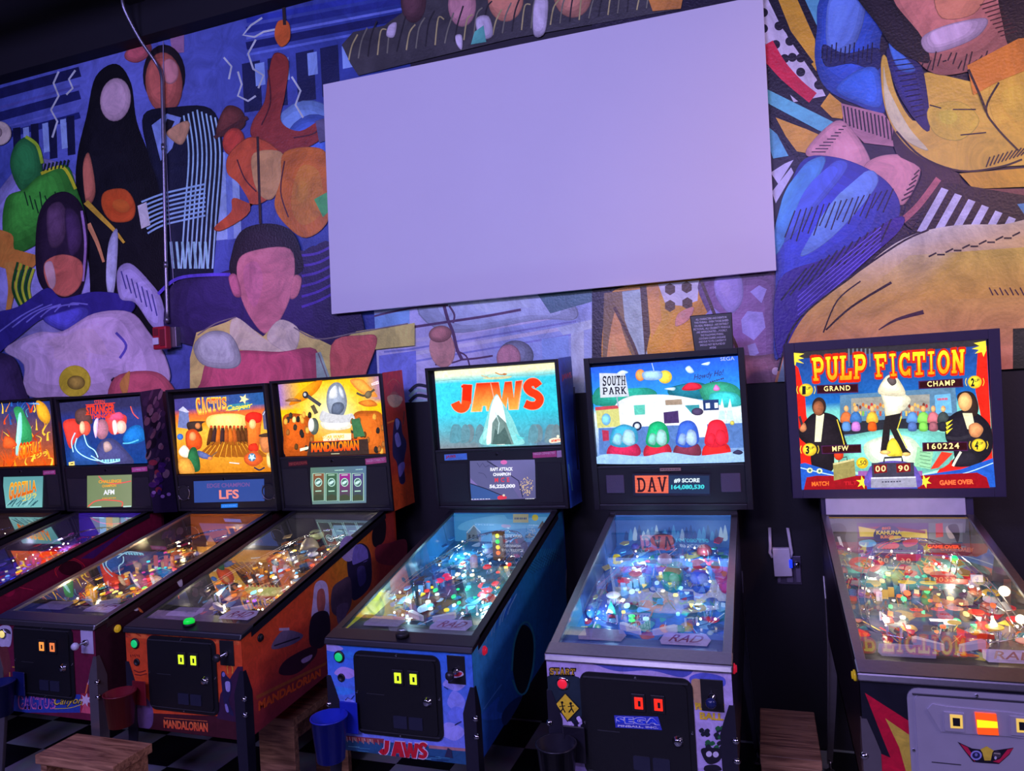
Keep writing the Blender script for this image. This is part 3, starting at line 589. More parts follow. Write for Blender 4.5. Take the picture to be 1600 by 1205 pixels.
# ------------------------------------------------------------------ white board, conduit, alarm
WB = mat('white_panel', (238, 236, 240), .55, noise=.015, nscale=2)
bm = bmesh.new(); yb = WY - .034
cor = [(1.045, 2.300), (3.505, 2.289), (3.520, 3.61), (1.072, 3.655)]
hexa(bm, [(cor[0][0], yb - .02, cor[0][1]), (cor[1][0], yb - .02, cor[1][1]), (cor[1][0], yb, cor[1][1]), (cor[0][0], yb, cor[0][1]),
          (cor[3][0], yb - .02, cor[3][1]), (cor[2][0], yb - .02, cor[2][1]), (cor[2][0], yb, cor[2][1]), (cor[3][0], yb, cor[3][1])], .002)
tag(fin('white_board', bm, WB), 'large plain white board hung flat over the wall mural', 'board')
STL = mat('galvanised_steel', (150, 150, 160), .35, .85, nscale=50)
bm = bmesh.new(); yc = WY - .03
pp = [on_plane((0, yc, 0), (0, -1, 0), *q) for q in ((261.8, 505), (259, 400), (256, 250), (253.8, 150), (252.5, 118), (245, 100), (236, 75), (230, 50), (227, 30), (226, 10))]
pts = [Vector(p) for p in pp]
for i, off in enumerate((0, 0, 0, 0, 0, .0, .07, .13, .17, .18)): pts[i] = pts[i] + Vector((0, -off, 0))
tube(bm, spline(pts, 4), .011, 10)
cd = empty('electrical_conduit'); tag(cd, 'bent grey metal conduit running down the mural to the red alarm', 'conduit')
fin('conduit_pipe', bm, STL, cd, True)
for q in ((259.2, 414), (255.5, 230), (261.3, 500)):
    p = on_plane((0, yc, 0), (0, -1, 0), *q); bm = bmesh.new(); cyl(bm, p + Vector((0, 0, -.02)), p + Vector((0, 0, .02)), .0145); fin('coupling', bm, STL, cd, True)
al = empty('fire_alarm'); tag(al, 'small red fire alarm strobe on a grey box below the conduit', 'fire alarm')
a0 = on_plane((0, WY - .06, 0), (0, -1, 0), 245, 512); a1 = on_plane((0, WY - .06, 0), (0, -1, 0), 270, 545)
RED = mat('alarm_red', (176, 34, 48), .4)
boxo('junction_box', (a0.x + .03, WY - .055, a1.z + .01), (a1.x + .025, WY - .012, a0.z - .005), STL, al, .003)
boxo('housing', (a0.x, WY - .10, a1.z), (a1.x - .012, WY - .055, a0.z), RED, al, .008)
boxo('strobe_lens', (a0.x + .008, WY - .112, a1.z + .03), (a0.x + .055, WY - .10, a1.z + .075), mat('lens_clear', (225, 225, 235), .15), al, .004)
boxo('sounder_grille', (a0.x + .062, WY - .104, a1.z + .02), (a1.x - .022, WY - .10, a0.z - .02), mat('alarm_red_dark', (120, 20, 34), .6), al, .001)
boxo('test_plate', (a0.x + .012, WY - .103, a1.z + .088), (a0.x + .05, WY - .10, a0.z - .012), mat('alarm_red_dark'), al, .001)
bm = bmesh.new(); wr = [on_plane((0, WY - .01, 0), (0, -1, 0), *q) for q in ((255.0, 64), (256, 120), (262, 300), (270, 420), (271, 470), (268, 510))]
tube(bm, spline(wr, 4), .0028, 6)
tag(fin('alarm_wire', bm, mat('wire_grey', (150, 146, 175), .5)), 'thin pale wire running down the mural beside the conduit', 'wire')
# ------------------------------------------------------------------ pinball machines
LEAN = .0763
BLACKM = mat('black_satin', (34, 32, 38), .38, nscale=40)
BLACKP = mat('black_plastic', (22, 21, 25), .5)
DOORM = mat('coin_door_black', (20, 20, 23), .42, bump=.15, nscale=300)
CHROME = mat('chrome', (205, 205, 212), .16, 1)
STEEL = mat('brushed_steel', (150, 145, 150), .3, .95, bump=.05, nscale=80)
LEGB = mat('leg_black', (40, 38, 52), .4, .3)
SPK = mat('speaker_cloth', (26, 24, 32), .8, bump=.6, nscale=260)
INNER = mat('inner_wall', (46, 46, 56), .25)
BULB = mat('bulb_white', (255, 236, 205), emit=7)
WHT = mat('post_plastic', (225, 228, 235), .3)
CLEAR = bpy.data.materials.new('clear_plastic'); CLEAR.use_nodes = True
_n = CLEAR.node_tree; _n.nodes.clear(); _o = _n.nodes.new('ShaderNodeOutputMaterial'); _m = _n.nodes.new('ShaderNodeMixShader'); _t = _n.nodes.new('ShaderNodeBsdfTransparent'); _g = _n.nodes.new('ShaderNodeBsdfGlossy')
_g.inputs['Roughness'].default_value = .12; _t.inputs[0].default_value = (.86, .9, .95, 1); _m.inputs[0].default_value = .28
_n.links.new(_t.outputs[0], _m.inputs[1]); _n.links.new(_g.outputs[0], _m.inputs[2]); _n.links.new(_m.outputs[0], _o.inputs[0])
GLASS = bpy.data.materials.new('tempered_glass'); GLASS.use_nodes = True
_n = GLASS.node_tree; _n.nodes.clear(); _o = _n.nodes.new('ShaderNodeOutputMaterial'); _m = _n.nodes.new('ShaderNodeMixShader'); _t = _n.nodes.new('ShaderNodeBsdfTransparent'); _g = _n.nodes.new('ShaderNodeBsdfGlossy')
_g.inputs['Roughness'].default_value = .0; _gm = _n.nodes.new('ShaderNodeNewGeometry'); _dt = _n.nodes.new('ShaderNodeVectorMath'); _dt.operation = 'DOT_PRODUCT'; _n.links.new(_gm.outputs['Normal'], _dt.inputs[0]); _n.links.new(_gm.outputs['Incoming'], _dt.inputs[1])
def _mm(op, a, b=None):
    q = _n.nodes.new('ShaderNodeMath'); q.operation = op
    for i, v in enumerate((a, b)):
        if v is None: continue
        if isinstance(v, (int, float)): q.inputs[i].default_value = v
        else: _n.links.new(v, q.inputs[i])
    return q.outputs[0]
_pw = _mm('ADD', _mm('MULTIPLY', _mm('POWER', _mm('SUBTRACT', 1, _mm('ABSOLUTE', _dt.outputs['Value'])), 5), .96), .043)
_k = _n.nodes.new('ShaderNodeMath'); _k.operation = 'MULTIPLY'; _k.inputs[1].default_value = 2.7; _k.use_clamp = True
_n.links.new(_pw, _k.inputs[0]); _n.links.new(_k.outputs[0], _m.inputs[0]); _n.links.new(_t.outputs[0], _m.inputs[1]); _n.links.new(_g.outputs[0], _m.inputs[2]); _n.links.new(_m.outputs[0], _o.inputs[0])
LITART = artmat('backlit_glass', emit=1.3, rough=.25, vary=.26, vscale=38)
SCREEN = artmat('lit_screen', emit=.95, rough=.3, vary=.04)
PRINT = artmat('printed_decal', rough=.4, vary=.24, vscale=22)
PFPRINT = artmat('playfield_print', rough=.22, vary=.3, vscale=26)
GLOW = {}
def glow(rgb, e=2.2):
    k = ('glow_%d_%d_%d' % tuple(rgb)) + ('_%d' % int(e * 10))
    return mat(k, rgb, .4, emit=e, noise=.02)
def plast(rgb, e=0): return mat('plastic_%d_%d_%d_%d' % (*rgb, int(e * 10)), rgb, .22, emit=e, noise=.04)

class Machine:
    def __init__(s, key, label, x, w=.695, y=-.30, t=1.917, b=1.20, cw=.572, cl=1.132, ch=.925, cb=.54, gh=1.190, dep=.19, bodycol=BLACKM, railm=BLACKM, legm=LEGB, body=True):
        s.x, s.w, s.y, s.t, s.b, s.cw, s.cl, s.ch, s.cb, s.gh, s.dep = x, w, y, t, b, cw, cl, ch, cb, gh, dep
        s.r = empty('pinball_machine'); tag(s.r, label, 'pinball machine', 'pinball machines along the wall')
        s.yf = y - cl; s.railm = railm; s.bodycol = bodycol; s.legm = legm
        s.rear = y + dep - .03
    def fy(s, z): return s.y - (z - 1.2) * LEAN
    def top(s, y): # height of the cabinet top edge at depth y
        return s.ch + (s.gh - s.ch) * (y - s.yf) / (s.y - s.yf)
    def bot(s, y): return s.cb + LEAN * 1.0 * (y - s.yf)
    def art(s, fr=(0, 0, 1), off=.002, u0=-.33, z0=1.2, u1=.33, z1=1.9):
        """artwork plane on the backbox face"""
        n = Vector((0, -1, -LEAN)).normalized(); o = Vector((s.x, s.fy(1.2), 1.2)) + n * off
        a = Art(o, n, fr, up=(0, 0, 1)); k = math.sqrt(1 + LEAN * LEAN)
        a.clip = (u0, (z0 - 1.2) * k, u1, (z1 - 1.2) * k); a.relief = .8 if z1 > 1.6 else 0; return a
    def front_art(s, fr, off=.0008):
        return Art((s.x, s.yf - off, 0), (0, -1, 0), fr, clip=(-s.cw / 2, s.cb + .001, s.cw / 2, s.ch - .012))
    def backbox(s, face_z, sidem=None, sidefn=None, frame=.014, depth_top=None):
        r = s.r; x0, x1 = s.x - s.w / 2, s.x + s.w / 2; d = s.dep
        Y = lambda z: s.fy(z)
        bm = bmesh.new()
        hexa(bm, [(x0, Y(s.b) + .03, s.b), (x1, Y(s.b) + .03, s.b), (x1, Y(s.b) + d, s.b), (x0, Y(s.b) + d, s.b),
                  (x0, Y(s.t) + .03, s.t), (x1, Y(s.t) + .03, s.t), (x1, Y(s.t) + d, s.t), (x0, Y(s.t) + d, s.t)], .004)
        fin('backbox', bm, s.bodycol, r)
        # front moulding: a real frame round the face
        bm = bmesh.new(); f = frame
        def bar(a0, a1, z0, z1, fo=.012):
            hexa(bm, [(a0, Y(z0) - fo, z0), (a1, Y(z0) - fo, z0), (a1, Y(z0) + .03, z0), (a0, Y(z0) + .03, z0), (a0, Y(z1) - fo, z1), (a1, Y(z1) - fo, z1), (a1, Y(z1) + .03, z1), (a0, Y(z1) + .03, z1)], .002)
        bar(x0, x0 + f, s.b, s.t); bar(x1 - f, x1, s.b, s.t); bar(x0 + f, x1 - f, s.t - f, s.t); bar(x0 + f, x1 - f, s.b, s.b + f)
        fin('backbox_frame', bm, s.bodycol, r)
        bm = bmesh.new(); bar(x0 + f, x1 - f, s.b + f, face_z - .004, .003); o = fin('speaker_panel', bm, s.bodycol, r)
        bm = bmesh.new(); bar(x0 + f, x1 - f, face_z - .006, face_z + .006, .007); fin('translite_channel', bm, s.bodycol, r)
        bm = bmesh.new()
        cyl(bm, (s.x, Y(face_z - .022) - .002, face_z - .022), (s.x, Y(face_z - .022) - .009, face_z - .022), .007, n=12); fin('lock', bm, CHROME, r)
    def side_panel(s, art):
        pass
    def cabinet(s, paint):
        r = s.r; x0, x1 = s.x - s.cw / 2, s.x + s.cw / 2; th = .019; yr = s.y + .10
        bm = bmesh.new()
        for a, b in ((x0, x0 + th), (x1 - th, x1)):
            z0f, z0r, z1f, z1r = s.cb, s.bot(yr), s.ch - .012, s.top(yr) - .012
            hexa(bm, [(a, s.yf, z0f), (b, s.yf, z0f), (b, yr, z0r), (a, yr, z0r), (a, s.yf, z1f), (b, s.yf, z1f), (b, yr, z1r), (a, yr, z1r)])
        hexa(bm, [(x0, s.yf, s.cb), (x1, s.yf, s.cb), (x1, s.yf + th, s.cb), (x0, s.yf + th, s.cb), (x0, s.yf, s.ch - .012), (x1, s.yf, s.ch - .012), (x1, s.yf + th, s.ch - .012), (x0, s.yf + th, s.ch - .012)])
        hexa(bm, [(x0, yr, s.bot(yr)), (x1, yr, s.bot(yr)), (x1, yr + th, s.bot(yr)), (x0, yr + th, s.bot(yr)), (x0, yr, s.b - .001), (x1, yr, s.b - .001), (x1, yr + th, s.b - .001), (x0, yr + th, s.b - .001)])
        hexa(bm, [(x0, s.yf, s.cb), (x1, s.yf, s.cb), (x1, yr, s.bot(yr)), (x0, yr, s.bot(yr)), (x0, s.yf, s.cb + .015), (x1, s.yf, s.cb + .015), (x1, yr, s.bot(yr) + .015), (x0, yr, s.bot(yr) + .015)])
        fin('cabinet', bm, paint, r); bm = bmesh.new()
        # the neck that carries the backbox
        hexa(bm, [(x0, s.y + .004, s.top(s.y) - .02), (x1, s.y + .004, s.top(s.y) - .02), (x1, yr, s.top(s.y) - .02), (x0, yr, s.top(s.y) - .02), (x0, s.y + .004, s.b - .001), (x1, s.y + .004, s.b - .001), (x1, yr, s.b - .001), (x0, yr, s.b - .001)])
        fin('backbox_neck', bm, s.bodycol, r)
        # metal side rails and lockdown bar
        for sg in (-1, 1):
            bm = bmesh.new(); xo = s.x + sg * (s.cw / 2 + .003); xi = s.x + sg * (s.cw / 2 - .026); a, b = min(xo, xi), max(xo, xi); y0, y1 = s.yf + .055, s.y + .01
            hexa(bm, [(a, y0, s.top(y0) - .013), (b, y0, s.top(y0) - .013), (b, y1, s.top(y1) - .013), (a, y1, s.top(y1) - .013), (a, y0, s.top(y0) + .003), (b, y0, s.top(y0) + .003), (b, y1, s.top(y1) + .003), (a, y1, s.top(y1) + .003)], .002)
            c, d = (xo - .002, xo + .0) if sg > 0 else (xo, xo + .002)
            hexa(bm, [(c, y0, s.top(y0) - .04), (d, y0, s.top(y0) - .04), (d, y1, s.top(y1) - .04), (c, y1, s.top(y1) - .04), (c, y0, s.top(y0)), (d, y0, s.top(y0)), (d, y1, s.top(y1)), (c, y1, s.top(y1))])
            fin('side_rail', bm, s.railm, r)
        bm = bmesh.new(); e = .006
        hexa(bm, [(x0 - e, s.yf - .012, s.ch - .020), (x1 + e, s.yf - .012, s.ch - .020), (x1 + e, s.yf + .066, s.top(s.yf + .066) - .020), (x0 - e, s.yf + .066, s.top(s.yf + .066) - .020),
                  (x0 - e, s.yf - .004, s.ch + .002), (x1 + e, s.yf - .004, s.ch + .002), (x1 + e, s.yf + .066, s.top(s.yf + .066) + .004), (x0 - e, s.yf + .066, s.top(s.yf + .066) + .004)], .005)
        fin('lockdown_bar', bm, s.railm, r)
        # glass
        bm = bmesh.new(); y0, y1 = s.yf + .060, s.y + .003; a, b = x0 + .015, x1 - .015
        vs = [bm.verts.new(p) for p in ((a, y0, s.top(y0) - .003), (b, y0, s.top(y0) - .003), (b, y1, s.top(y1) - .003), (a, y1, s.top(y1) - .003))]
        bm.faces.new(vs); fin('playfield_glass', bm, GLASS, r)
        s.legs()
    def legs(s):
        for sx in (-1, 1):
            for (yy, sy) in ((s.yf, -1), (s.y + .12, 1)):
                cx = s.x + sx * (s.cw / 2 + .004); cy = yy + sy * .004; zt = (s.cb if sy < 0 else s.bot(s.y)) + .265
                bm = bmesh.new(); n = 7; t = .0045
                prof = [(0, .016), (.05, .034), (.09, .047), (.30, .046), (.55, .040), (zt - .04, .024)]
                def ring(h, wd):
                    f = max(0, h - .27); ox = sx * f * .05; oy = sy * f * .05; z = zt - h
                    X, Y = cx + ox, cy + oy
                    return [bm.verts.new(p) for p in ((X, Y, z), (X - sx * wd, Y, z), (X - sx * wd, Y - sy * t * -1 * -1, z), (X - sx * t, Y - sy * t, z), (X - sx * t, Y - sy * wd, z), (X, Y - sy * wd, z))]
                R_ = [ring(h, wd) for h, wd in prof]
                for A_, B_ in zip(R_, R_[1:]):
                    for i in range(6): bm.faces.new((A_[i], A_[(i + 1) % 6], B_[(i + 1) % 6], B_[i]))
                bm.faces.new(R_[0]); bm.faces.new(R_[-1][::-1])
                lg = fin('leg', bm, s.legm, s.r)
                f = zt - .04 - .27; X = cx + sx * (f * .05 - .012); Y = cy + sy * (f * .05 - .012)
                bm = bmesh.new(); cyl(bm, (X, Y, .012), (X, Y, .05), .006); lathe(bm, (X, Y, 0), (0, 0, 1), [(.02, 0), (.02, .006), (.012, .012)]); fin('leg_leveler', bm, STEEL, lg, True)
                if sy < 0:
                    for dz in (.105, .165):
                        z = zt - dz; d = Vector((sx, -1, 0)).normalized(); p = Vector((cx - sx * .008, cy + .008, z))
                        bm = bmesh.new(); lathe(bm, p, d, [(.011, 0), (.011, .008), (.0085, .014), (.003, .018)], 14); fin('leg_bolt', bm, CHROME, lg, True)
    def coin_door(s, z0=.600, z1=.893, u0=-.172, u1=.166, m=DOORM, lights=((210, 240, 40), (210, 240, 40)), plate=BLACKP, slots=True):
        r = s.r; yf = s.yf
        def rr(bm, a, b, c, d, y0, y1, rad, n=5):
            pts = []
            for (cx, cz, a0) in ((b - rad, d - rad, 0), (a + rad, d - rad, 90), (a + rad, c + rad, 180), (b - rad, c + rad, 270)):
                pts += [(cx + rad * math.cos(math.radians(a0 + 90 * i / n)), cz + rad * math.sin(math.radians(a0 + 90 * i / n))) for i in range(n + 1)]
            A_ = [bm.verts.new((s.x + p[0], y0, p[1])) for p in pts]; B_ = [bm.verts.new((s.x + p[0], y1, p[1])) for p in pts]
            for i in range(len(pts)): bm.faces.new((A_[i], A_[(i + 1) % len(pts)], B_[(i + 1) % len(pts)], B_[i]))
            bm.faces.new(A_[::-1]); bm.faces.new(B_)
        bm = bmesh.new(); rr(bm, u0, u1, z0, z1, yf, yf - .006, .03); dr = fin('coin_door', bm, m, r)
        bm = bmesh.new(); rr(bm, u0 + .018, u1 - .018, z0 + .018, z1 - .018, yf - .006, yf - .011, .016); fin('door_panel', bm, m, dr)
        for a, b, c, d in ((u0 + .013, u1 - .013, z1 - .0165, z1 - .0135), (u0 + .013, u1 - .013, z0 + .0135, z0 + .0165), (u0 + .05, u0 + .12, z0 + .145, z0 + .147)):
            bm = bmesh.new(); box(bm, (s.x + a, yf - .0125, c), (s.x + b, yf - .006, d)); fin('door_rib', bm, mat('door_edge', (70, 70, 74), .3, .4), dr)
        if slots:
            for k, (ux, col) in enumerate(zip((.006, .066), lights)):
                cx = s.x + ux; zc = .812 + (z1 - .893)
                bm = bmesh.new(); box(bm, (cx - .022, yf - .016, zc - .028), (cx + .022, yf - .011, zc + .028), .002); cs = fin('coin_entry', bm, plate, dr)
                bm = bmesh.new(); box(bm, (cx - .011, yf - .019, zc - .018), (cx + .015, yf - .016, zc + .018), .001); fin('price_window', bm, glow(col, 1.0), cs)
                bm = bmesh.new(); box(bm, (cx - .0, yf - .0195, zc - .009), (cx + .008, yf - .019, zc + .008)); fin('coin_slot', bm, BLACKP, cs)
                bm = bmesh.new(); rr(bm, ux - .026, ux + .026, z0 + .035, z0 + .078, yf - .011, yf - .014, .004); fin('coin_return', bm, mat('return_smoke', (38, 40, 58), .2), dr)
            bm = bmesh.new(); lathe(bm, (s.x + u1 - .052, yf - .011, z0 + .136), (0, -1, 0), [(.017, 0), (.017, .003), (.012, .005), (.012, .012), (.009, .014)], 20); fin('door_lock', bm, CHROME, dr, True)
        for ux, zz in ((0, z1 - .008), (u0 + .008, (z0 + z1) / 2), (u1 - .008, (z0 + z1) / 2), (0, z0 + .008)):
            bm = bmesh.new(); lathe(bm, (s.x + ux, yf - .006, zz), (0, -1, 0), [(.0045, 0), (.004, .003), (.001, .004)], 10); fin('door_screw', bm, CHROME, dr)
        return dr
    def start_button(s, u=-.232, z=.862, col=(30, 200, 80), ring=BLACKP, second=True):
        bm = bmesh.new(); lathe(bm, (s.x + u, s.yf - .001, z), (0, -1, 0), [(.0215, 0), (.0215, .004), (.017, .006)], 24); b = fin('start_button', bm, ring, s.r, True)
        bm = bmesh.new(); lathe(bm, (s.x + u, s.yf - .005, z), (0, -1, 0), [(.0155, 0), (.0155, .004), (.012, .006), (.002, .007)], 24); bc = fin('button_cap', bm, glow(col, .75), b, True)
        if second:
            bm = bmesh.new(); lathe(bm, (s.x + u + .004, s.yf - .001, z - .075), (0, -1, 0), [(.0145, 0), (.0145, .004), (.010, .006), (.009, .003)], 20); fin('launch_socket', bm, BLACKP, s.r, True)
    def shooter(s, u=.217, z=.855, knob=BLACKM, plate=BLACKP):
        bm = bmesh.new(); box(bm, (s.x + u - .033, s.yf - .004, z - .048), (s.x + u + .033, s.yf - .0008, z + .048), .0015); p = fin('shooter_plate', bm, plate, s.r)
        bm = bmesh.new(); lathe(bm, (s.x + u, s.yf - .004, z), (0, -1, 0), [(.011, 0), (.011, .012), (.005, .013), (.005, .045)], 16); pr = fin('plunger_rod', bm, CHROME, p, True)
        bm = bmesh.new(); lathe(bm, (s.x + u, s.yf - .045, z), (0, -1, 0), [(.006, 0), (.014, .006), (.016, .014), (.012, .022), (.002, .025)], 18); fin('plunger_knob', bm, knob, pr, True)
    def flipper_button(s, col, right=True):
        for sg in ((1, -1) if right else (-1,)):
            bm = bmesh.new(); X = s.x + sg * (s.cw / 2); lathe(bm, (X, s.yf + .105, s.ch - .047), (sg, 0, 0), [(.016, 0), (.016, .005), (.012, .007), (.011, .003), (.011, .011), (.002, .012)], 20)
            fin('flipper_button', bm, col, s.r, True)
    def side_art(s, fr, off=.0006):
        a = Art((s.x + s.cw / 2 + off, 0, 0), (1, 0, 0), fr); return a
    # ---- playfield frame of reference: u across (-1..1), v front to back (0..1), h above
    def P(s, u, v, h=0):
        y = s.yf + .075 + v * (s.y + .0 - s.yf - .075); d = .062 + .085 * v
        return Vector((s.x + u * (s.cw / 2 - .022), y, s.top(y) - d + h))
    def pframe(s, v0=0, h=0):
        o = s.P(0, 0, h); n = (s.P(1, 0) - s.P(0, 0)).cross(s.P(0, 1) - s.P(0, 0)).normalized()
        a = Art(o, n, raw=True, up=(0, 1, .15)); a.hw = s.cw / 2 - .022; a.ln = (s.P(0, 1) - s.P(0, 0)).length
        return a
    def playfield(s, base, theme, light, seed=1, apron=BLACKP, ramps='wire', bumpcol=((220, 30, 40),), inwall=None, backart=None, card=(196, 186, 214), lp=3.0, nins=34, posts=46, bulbs=18, rag=True, features=None, l2=None):
        r = s.r; rnd = random.Random(seed)
        a = s.pframe(); hw, ln = a.hw, a.ln
        Q = lambda u, v: (u * hw, v * ln)
        a.grid([Q(-1, 1), Q(1, 1), Q(1, 0), Q(-1, 0)], 8, 14, lambda x, y: mixc(base[int(y * 2.99) % len(base)], base[(int(y * 2.99) + 1) % len(base)], (y * 3) % 1))
        for i in range(150):
            u, v = rnd.uniform(-.9, .9), rnd.uniform(.14, .97); rr_ = rnd.uniform(.010, .034); c = rnd.choice(theme); k = rnd.randint(3, 6)
            off = rnd.uniform(0, 6); pts = [(u * hw + rr_ * rnd.uniform(.5, 1.3) * math.cos(off + 6.283 * j / k), v * ln + rr_ * 1.4 * rnd.uniform(.5, 1.3) * math.sin(off + 6.283 * j / k)) for j in range(k)]
            (a.blob if rnd.random() < .6 else a.poly)(pts, c)
        for i in range(90):
            u, v = rnd.uniform(-.85, .85), rnd.uniform(.14, .95); t = rnd.uniform(-.6, .6) + 1.57; l = rnd.uniform(.03, .1)
            a.line([(u * hw, v * ln), (u * hw + l * math.cos(t), v * ln + l * math.sin(t))], rnd.uniform(.002, .006), rnd.choice(theme + [(240, 240, 240), (15, 15, 20)]))
        pf = a.build('playfield', PFPRINT, r); s.pf = pf
        # lit inserts
        cols = [c for c in theme]; rowsv = []
        spots = []
        for i in range(nins):
            g = i % 3
            if g == 0: u, v = rnd.uniform(-.45, .45), rnd.uniform(.26, .52)
            elif g == 1: u, v = rnd.uniform(-.8, .8), rnd.uniform(.45, .85)
            else: ang = i / nins * 3.1; u, v = -.5 * math.cos(ang), .36 + .22 * math.sin(ang)
            if all(math.hypot((u - q[0]) * hw, (v - q[1]) * ln) > .024 for q in spots): spots.append((u, v))
        for (u, v) in spots:
            bm = bmesh.new(); c = s.P(u, v, .0); nrm = a.n; ex = rnd.choice((.007, .009, .011)); ey = ex * rnd.choice((1, 1.6, 1))
            k = rnd.choice((20, 20, 3, 4)); vs = [bm.verts.new(c + a.u * (ex * math.cos(6.283 * j / k + .5)) + a.v * (ey * math.sin(6.283 * j / k + .5)) + nrm * .016) for j in range(k)]
            vb = [bm.verts.new(q.co - nrm * .006) for q in vs]; bm.faces.new(vs)
            for j in range(k): bm.faces.new((vs[j], vb[j], vb[(j + 1) % k], vs[(j + 1) % k]))
            fin('insert', bm, glow(rnd.choice(light), rnd.choice((.7, 1.0, 1.6))), pf)
        # apron with cards
        bm = bmesh.new()
        A0, A1, B0, B1 = s.P(-1, 0, .044), s.P(1, 0, .044), s.P(1, .15, .036), s.P(-1, .15, .036); M0 = s.P(.34, .085, .040); M1 = s.P(-.34, .085, .040); MM = s.P(0, .04, .032)
        up = [A0, A1, B0, s.P(.5, .15, .036), M0, M1, s.P(-.5, .15, .036), B1]
        tv = [bm.verts.new(p) for p in up]; bv = [bm.verts.new(p - Vector((0, 0, .034))) for p in up]; bm.faces.new(tv)
        for i in range(8): bm.faces.new((tv[i], bv[i], bv[(i + 1) % 8], tv[(i + 1) % 8]))
        ap = fin('apron', bm, apron, r)
        for sg in (1, -1):
            ca = s.pframe(h=.0445); Q = lambda u, v: (u * hw, (v + .044) * ln)
            cx = .52 * sg
            if sg > 0 or rag:
                q = [Q(cx - .30, .082), Q(cx + .30, .082), Q(cx + .30, .012), Q(cx - .30, .012)]
                f = [Q(cx - .30, .03), Q(cx - .26, .082), Q(cx + .24, .086), Q(cx + .31, .05), Q(cx + .27, .010), Q(cx - .27, .008)]
                ca.poly(f, card if sg > 0 else mixc(card, (120, 110, 130), .5))
                if sg > 0:
                    ca.text([Q(cx - .20, .074), Q(cx + .22, .074), Q(cx + .22, .028), Q(cx - .20, .028)], 'RAD', (140, 30, 90), shear=.5, bold=.01)
                    ca.line([Q(cx - .18, .022), Q(cx + .2, .022)], .0016, (60, 50, 80))
                else:
                    for j in range(5): ca.line([Q(cx - .2, .03 + j * .01), Q(cx + .2 - .05 * (j % 2), .03 + j * .01)], .001, (90, 80, 100))
                ca.build('instruction_card', PRINT, ap)
        Q = lambda u, v: (u * hw, v * ln)
        # inner walls
        for sg in (-1, 1):
            bm = bmesh.new(); e = sg * .001
            vs = [bm.verts.new(p) for p in (s.P(sg, 0, 0) + Vector((-e, 0, 0)), s.P(sg, 1, 0) + Vector((-e, 0, 0)), s.P(sg, 1, .14) + Vector((-e, 0, 0)), s.P(sg, 0, .056) + Vector((-e, 0, 0)))]
            bm.faces.new(vs); fin('cabinet_blade', bm, inwall or INNER, r, normals=False)
        bm = bmesh.new(); vs = [bm.verts.new(p) for p in (s.P(-1, .995, 0), s.P(1, .995, 0), s.P(1, .995, .142), s.P(-1, .995, .142))]; bm.faces.new(vs)
        bo = fin('back_panel', bm, plast(theme[0]), r)
        # flippers and slingshots
        for sg in (-1, 1):
            p0 = s.P(sg * .34, .205, .022); p1 = s.P(sg * .09, .172, .022)
            bm = bmesh.new(); d = (p1 - p0).normalized(); sd = a.n.cross(d)
            pr = [p0 + sd * .011 - d * .004, p1 + sd * .005, p1 + d * .005, p1 - sd * .005, p0 - sd * .011 - d * .004, p0 - d * .012]
            tv = [bm.verts.new(p + a.n * .008) for p in pr]; bv = [bm.verts.new(p - a.n * .012) for p in pr]; bm.faces.new(tv); bm.faces.new(bv[::-1])
            for i in range(6): bm.faces.new((tv[i], bv[i], bv[(i + 1) % 6], tv[(i + 1) % 6]))
            fin('flipper', bm, plast((230, 225, 215)), r)
            bm = bmesh.new(); tri = [s.P(sg * .46, .26, .03), s.P(sg * .60, .275, .03), s.P(sg * .62, .37, .03)]
            tv = [bm.verts.new(p + a.n * .003) for p in tri]; bv = [bm.verts.new(p) for p in tri]; bm.faces.new(tv); bm.faces.new(bv[::-1])
            for i in range(3): bm.faces.new((tv[i], bv[i], bv[(i + 1) % 3], tv[(i + 1) % 3]))
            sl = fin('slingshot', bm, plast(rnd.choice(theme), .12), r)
            for p in tri:
                bm = bmesh.new(); cyl(bm, p - a.n * .03, p, .004, n=8); fin('slingshot_post', bm, WHT, sl)
            bm = bmesh.new(); tube(bm, spline([s.P(sg * .42, .23, .012), s.P(sg * .72, .26, .014), s.P(sg * .78, .31, .014), s.P(sg * .78, .40, .014)], 5), .0022, 6); fin('wire_guide', bm, CHROME, r, True)
        # pop bumpers
        for j, (u, v) in enumerate(s.bump if hasattr(s, 'bump') else ((-.35, .72), (-.02, .78), (-.22, .62))):
            c = s.P(u, v, 0); bm = bmesh.new(); lathe(bm, c, a.n, [(.026, 0), (.026, .010), (.014, .012), (.014, .028)], 22); bp = fin('pop_bumper', bm, WHT, r, True)
            bm = bmesh.new(); lathe(bm, c + a.n * .028, a.n, [(.026, 0), (.028, .003), (.022, .008), (.005, .011)], 22); fin('bumper_cap', bm, plast(bumpcol[j % len(bumpcol)], .35), bp, True)
        # posts, bulbs, plastics
        post_me = None
        for i in range(posts):
            u, v = rnd.uniform(-.93, .93), rnd.uniform(.24, .97)
            if abs(u) < .5 and v < .5: u = math.copysign(.55 + abs(u) * .75, u)
            if post_me is None:
                bm = bmesh.new(); lathe(bm, (0, 0, 0), (0, 0, 1), [(.0028, 0), (.0046, .002), (.003, .007), (.0044, .012), (.0024, .015), (.0024, .024), (.001, .025)], 10); bm.normal_update()
                o = fin('post', bm, CLEAR, pf, True); post_me = o.data
            else: o = bpy.data.objects.new('post', post_me); C.objects.link(o); o.parent = pf
            o.location = s.P(u, v, .002)
        bme = None
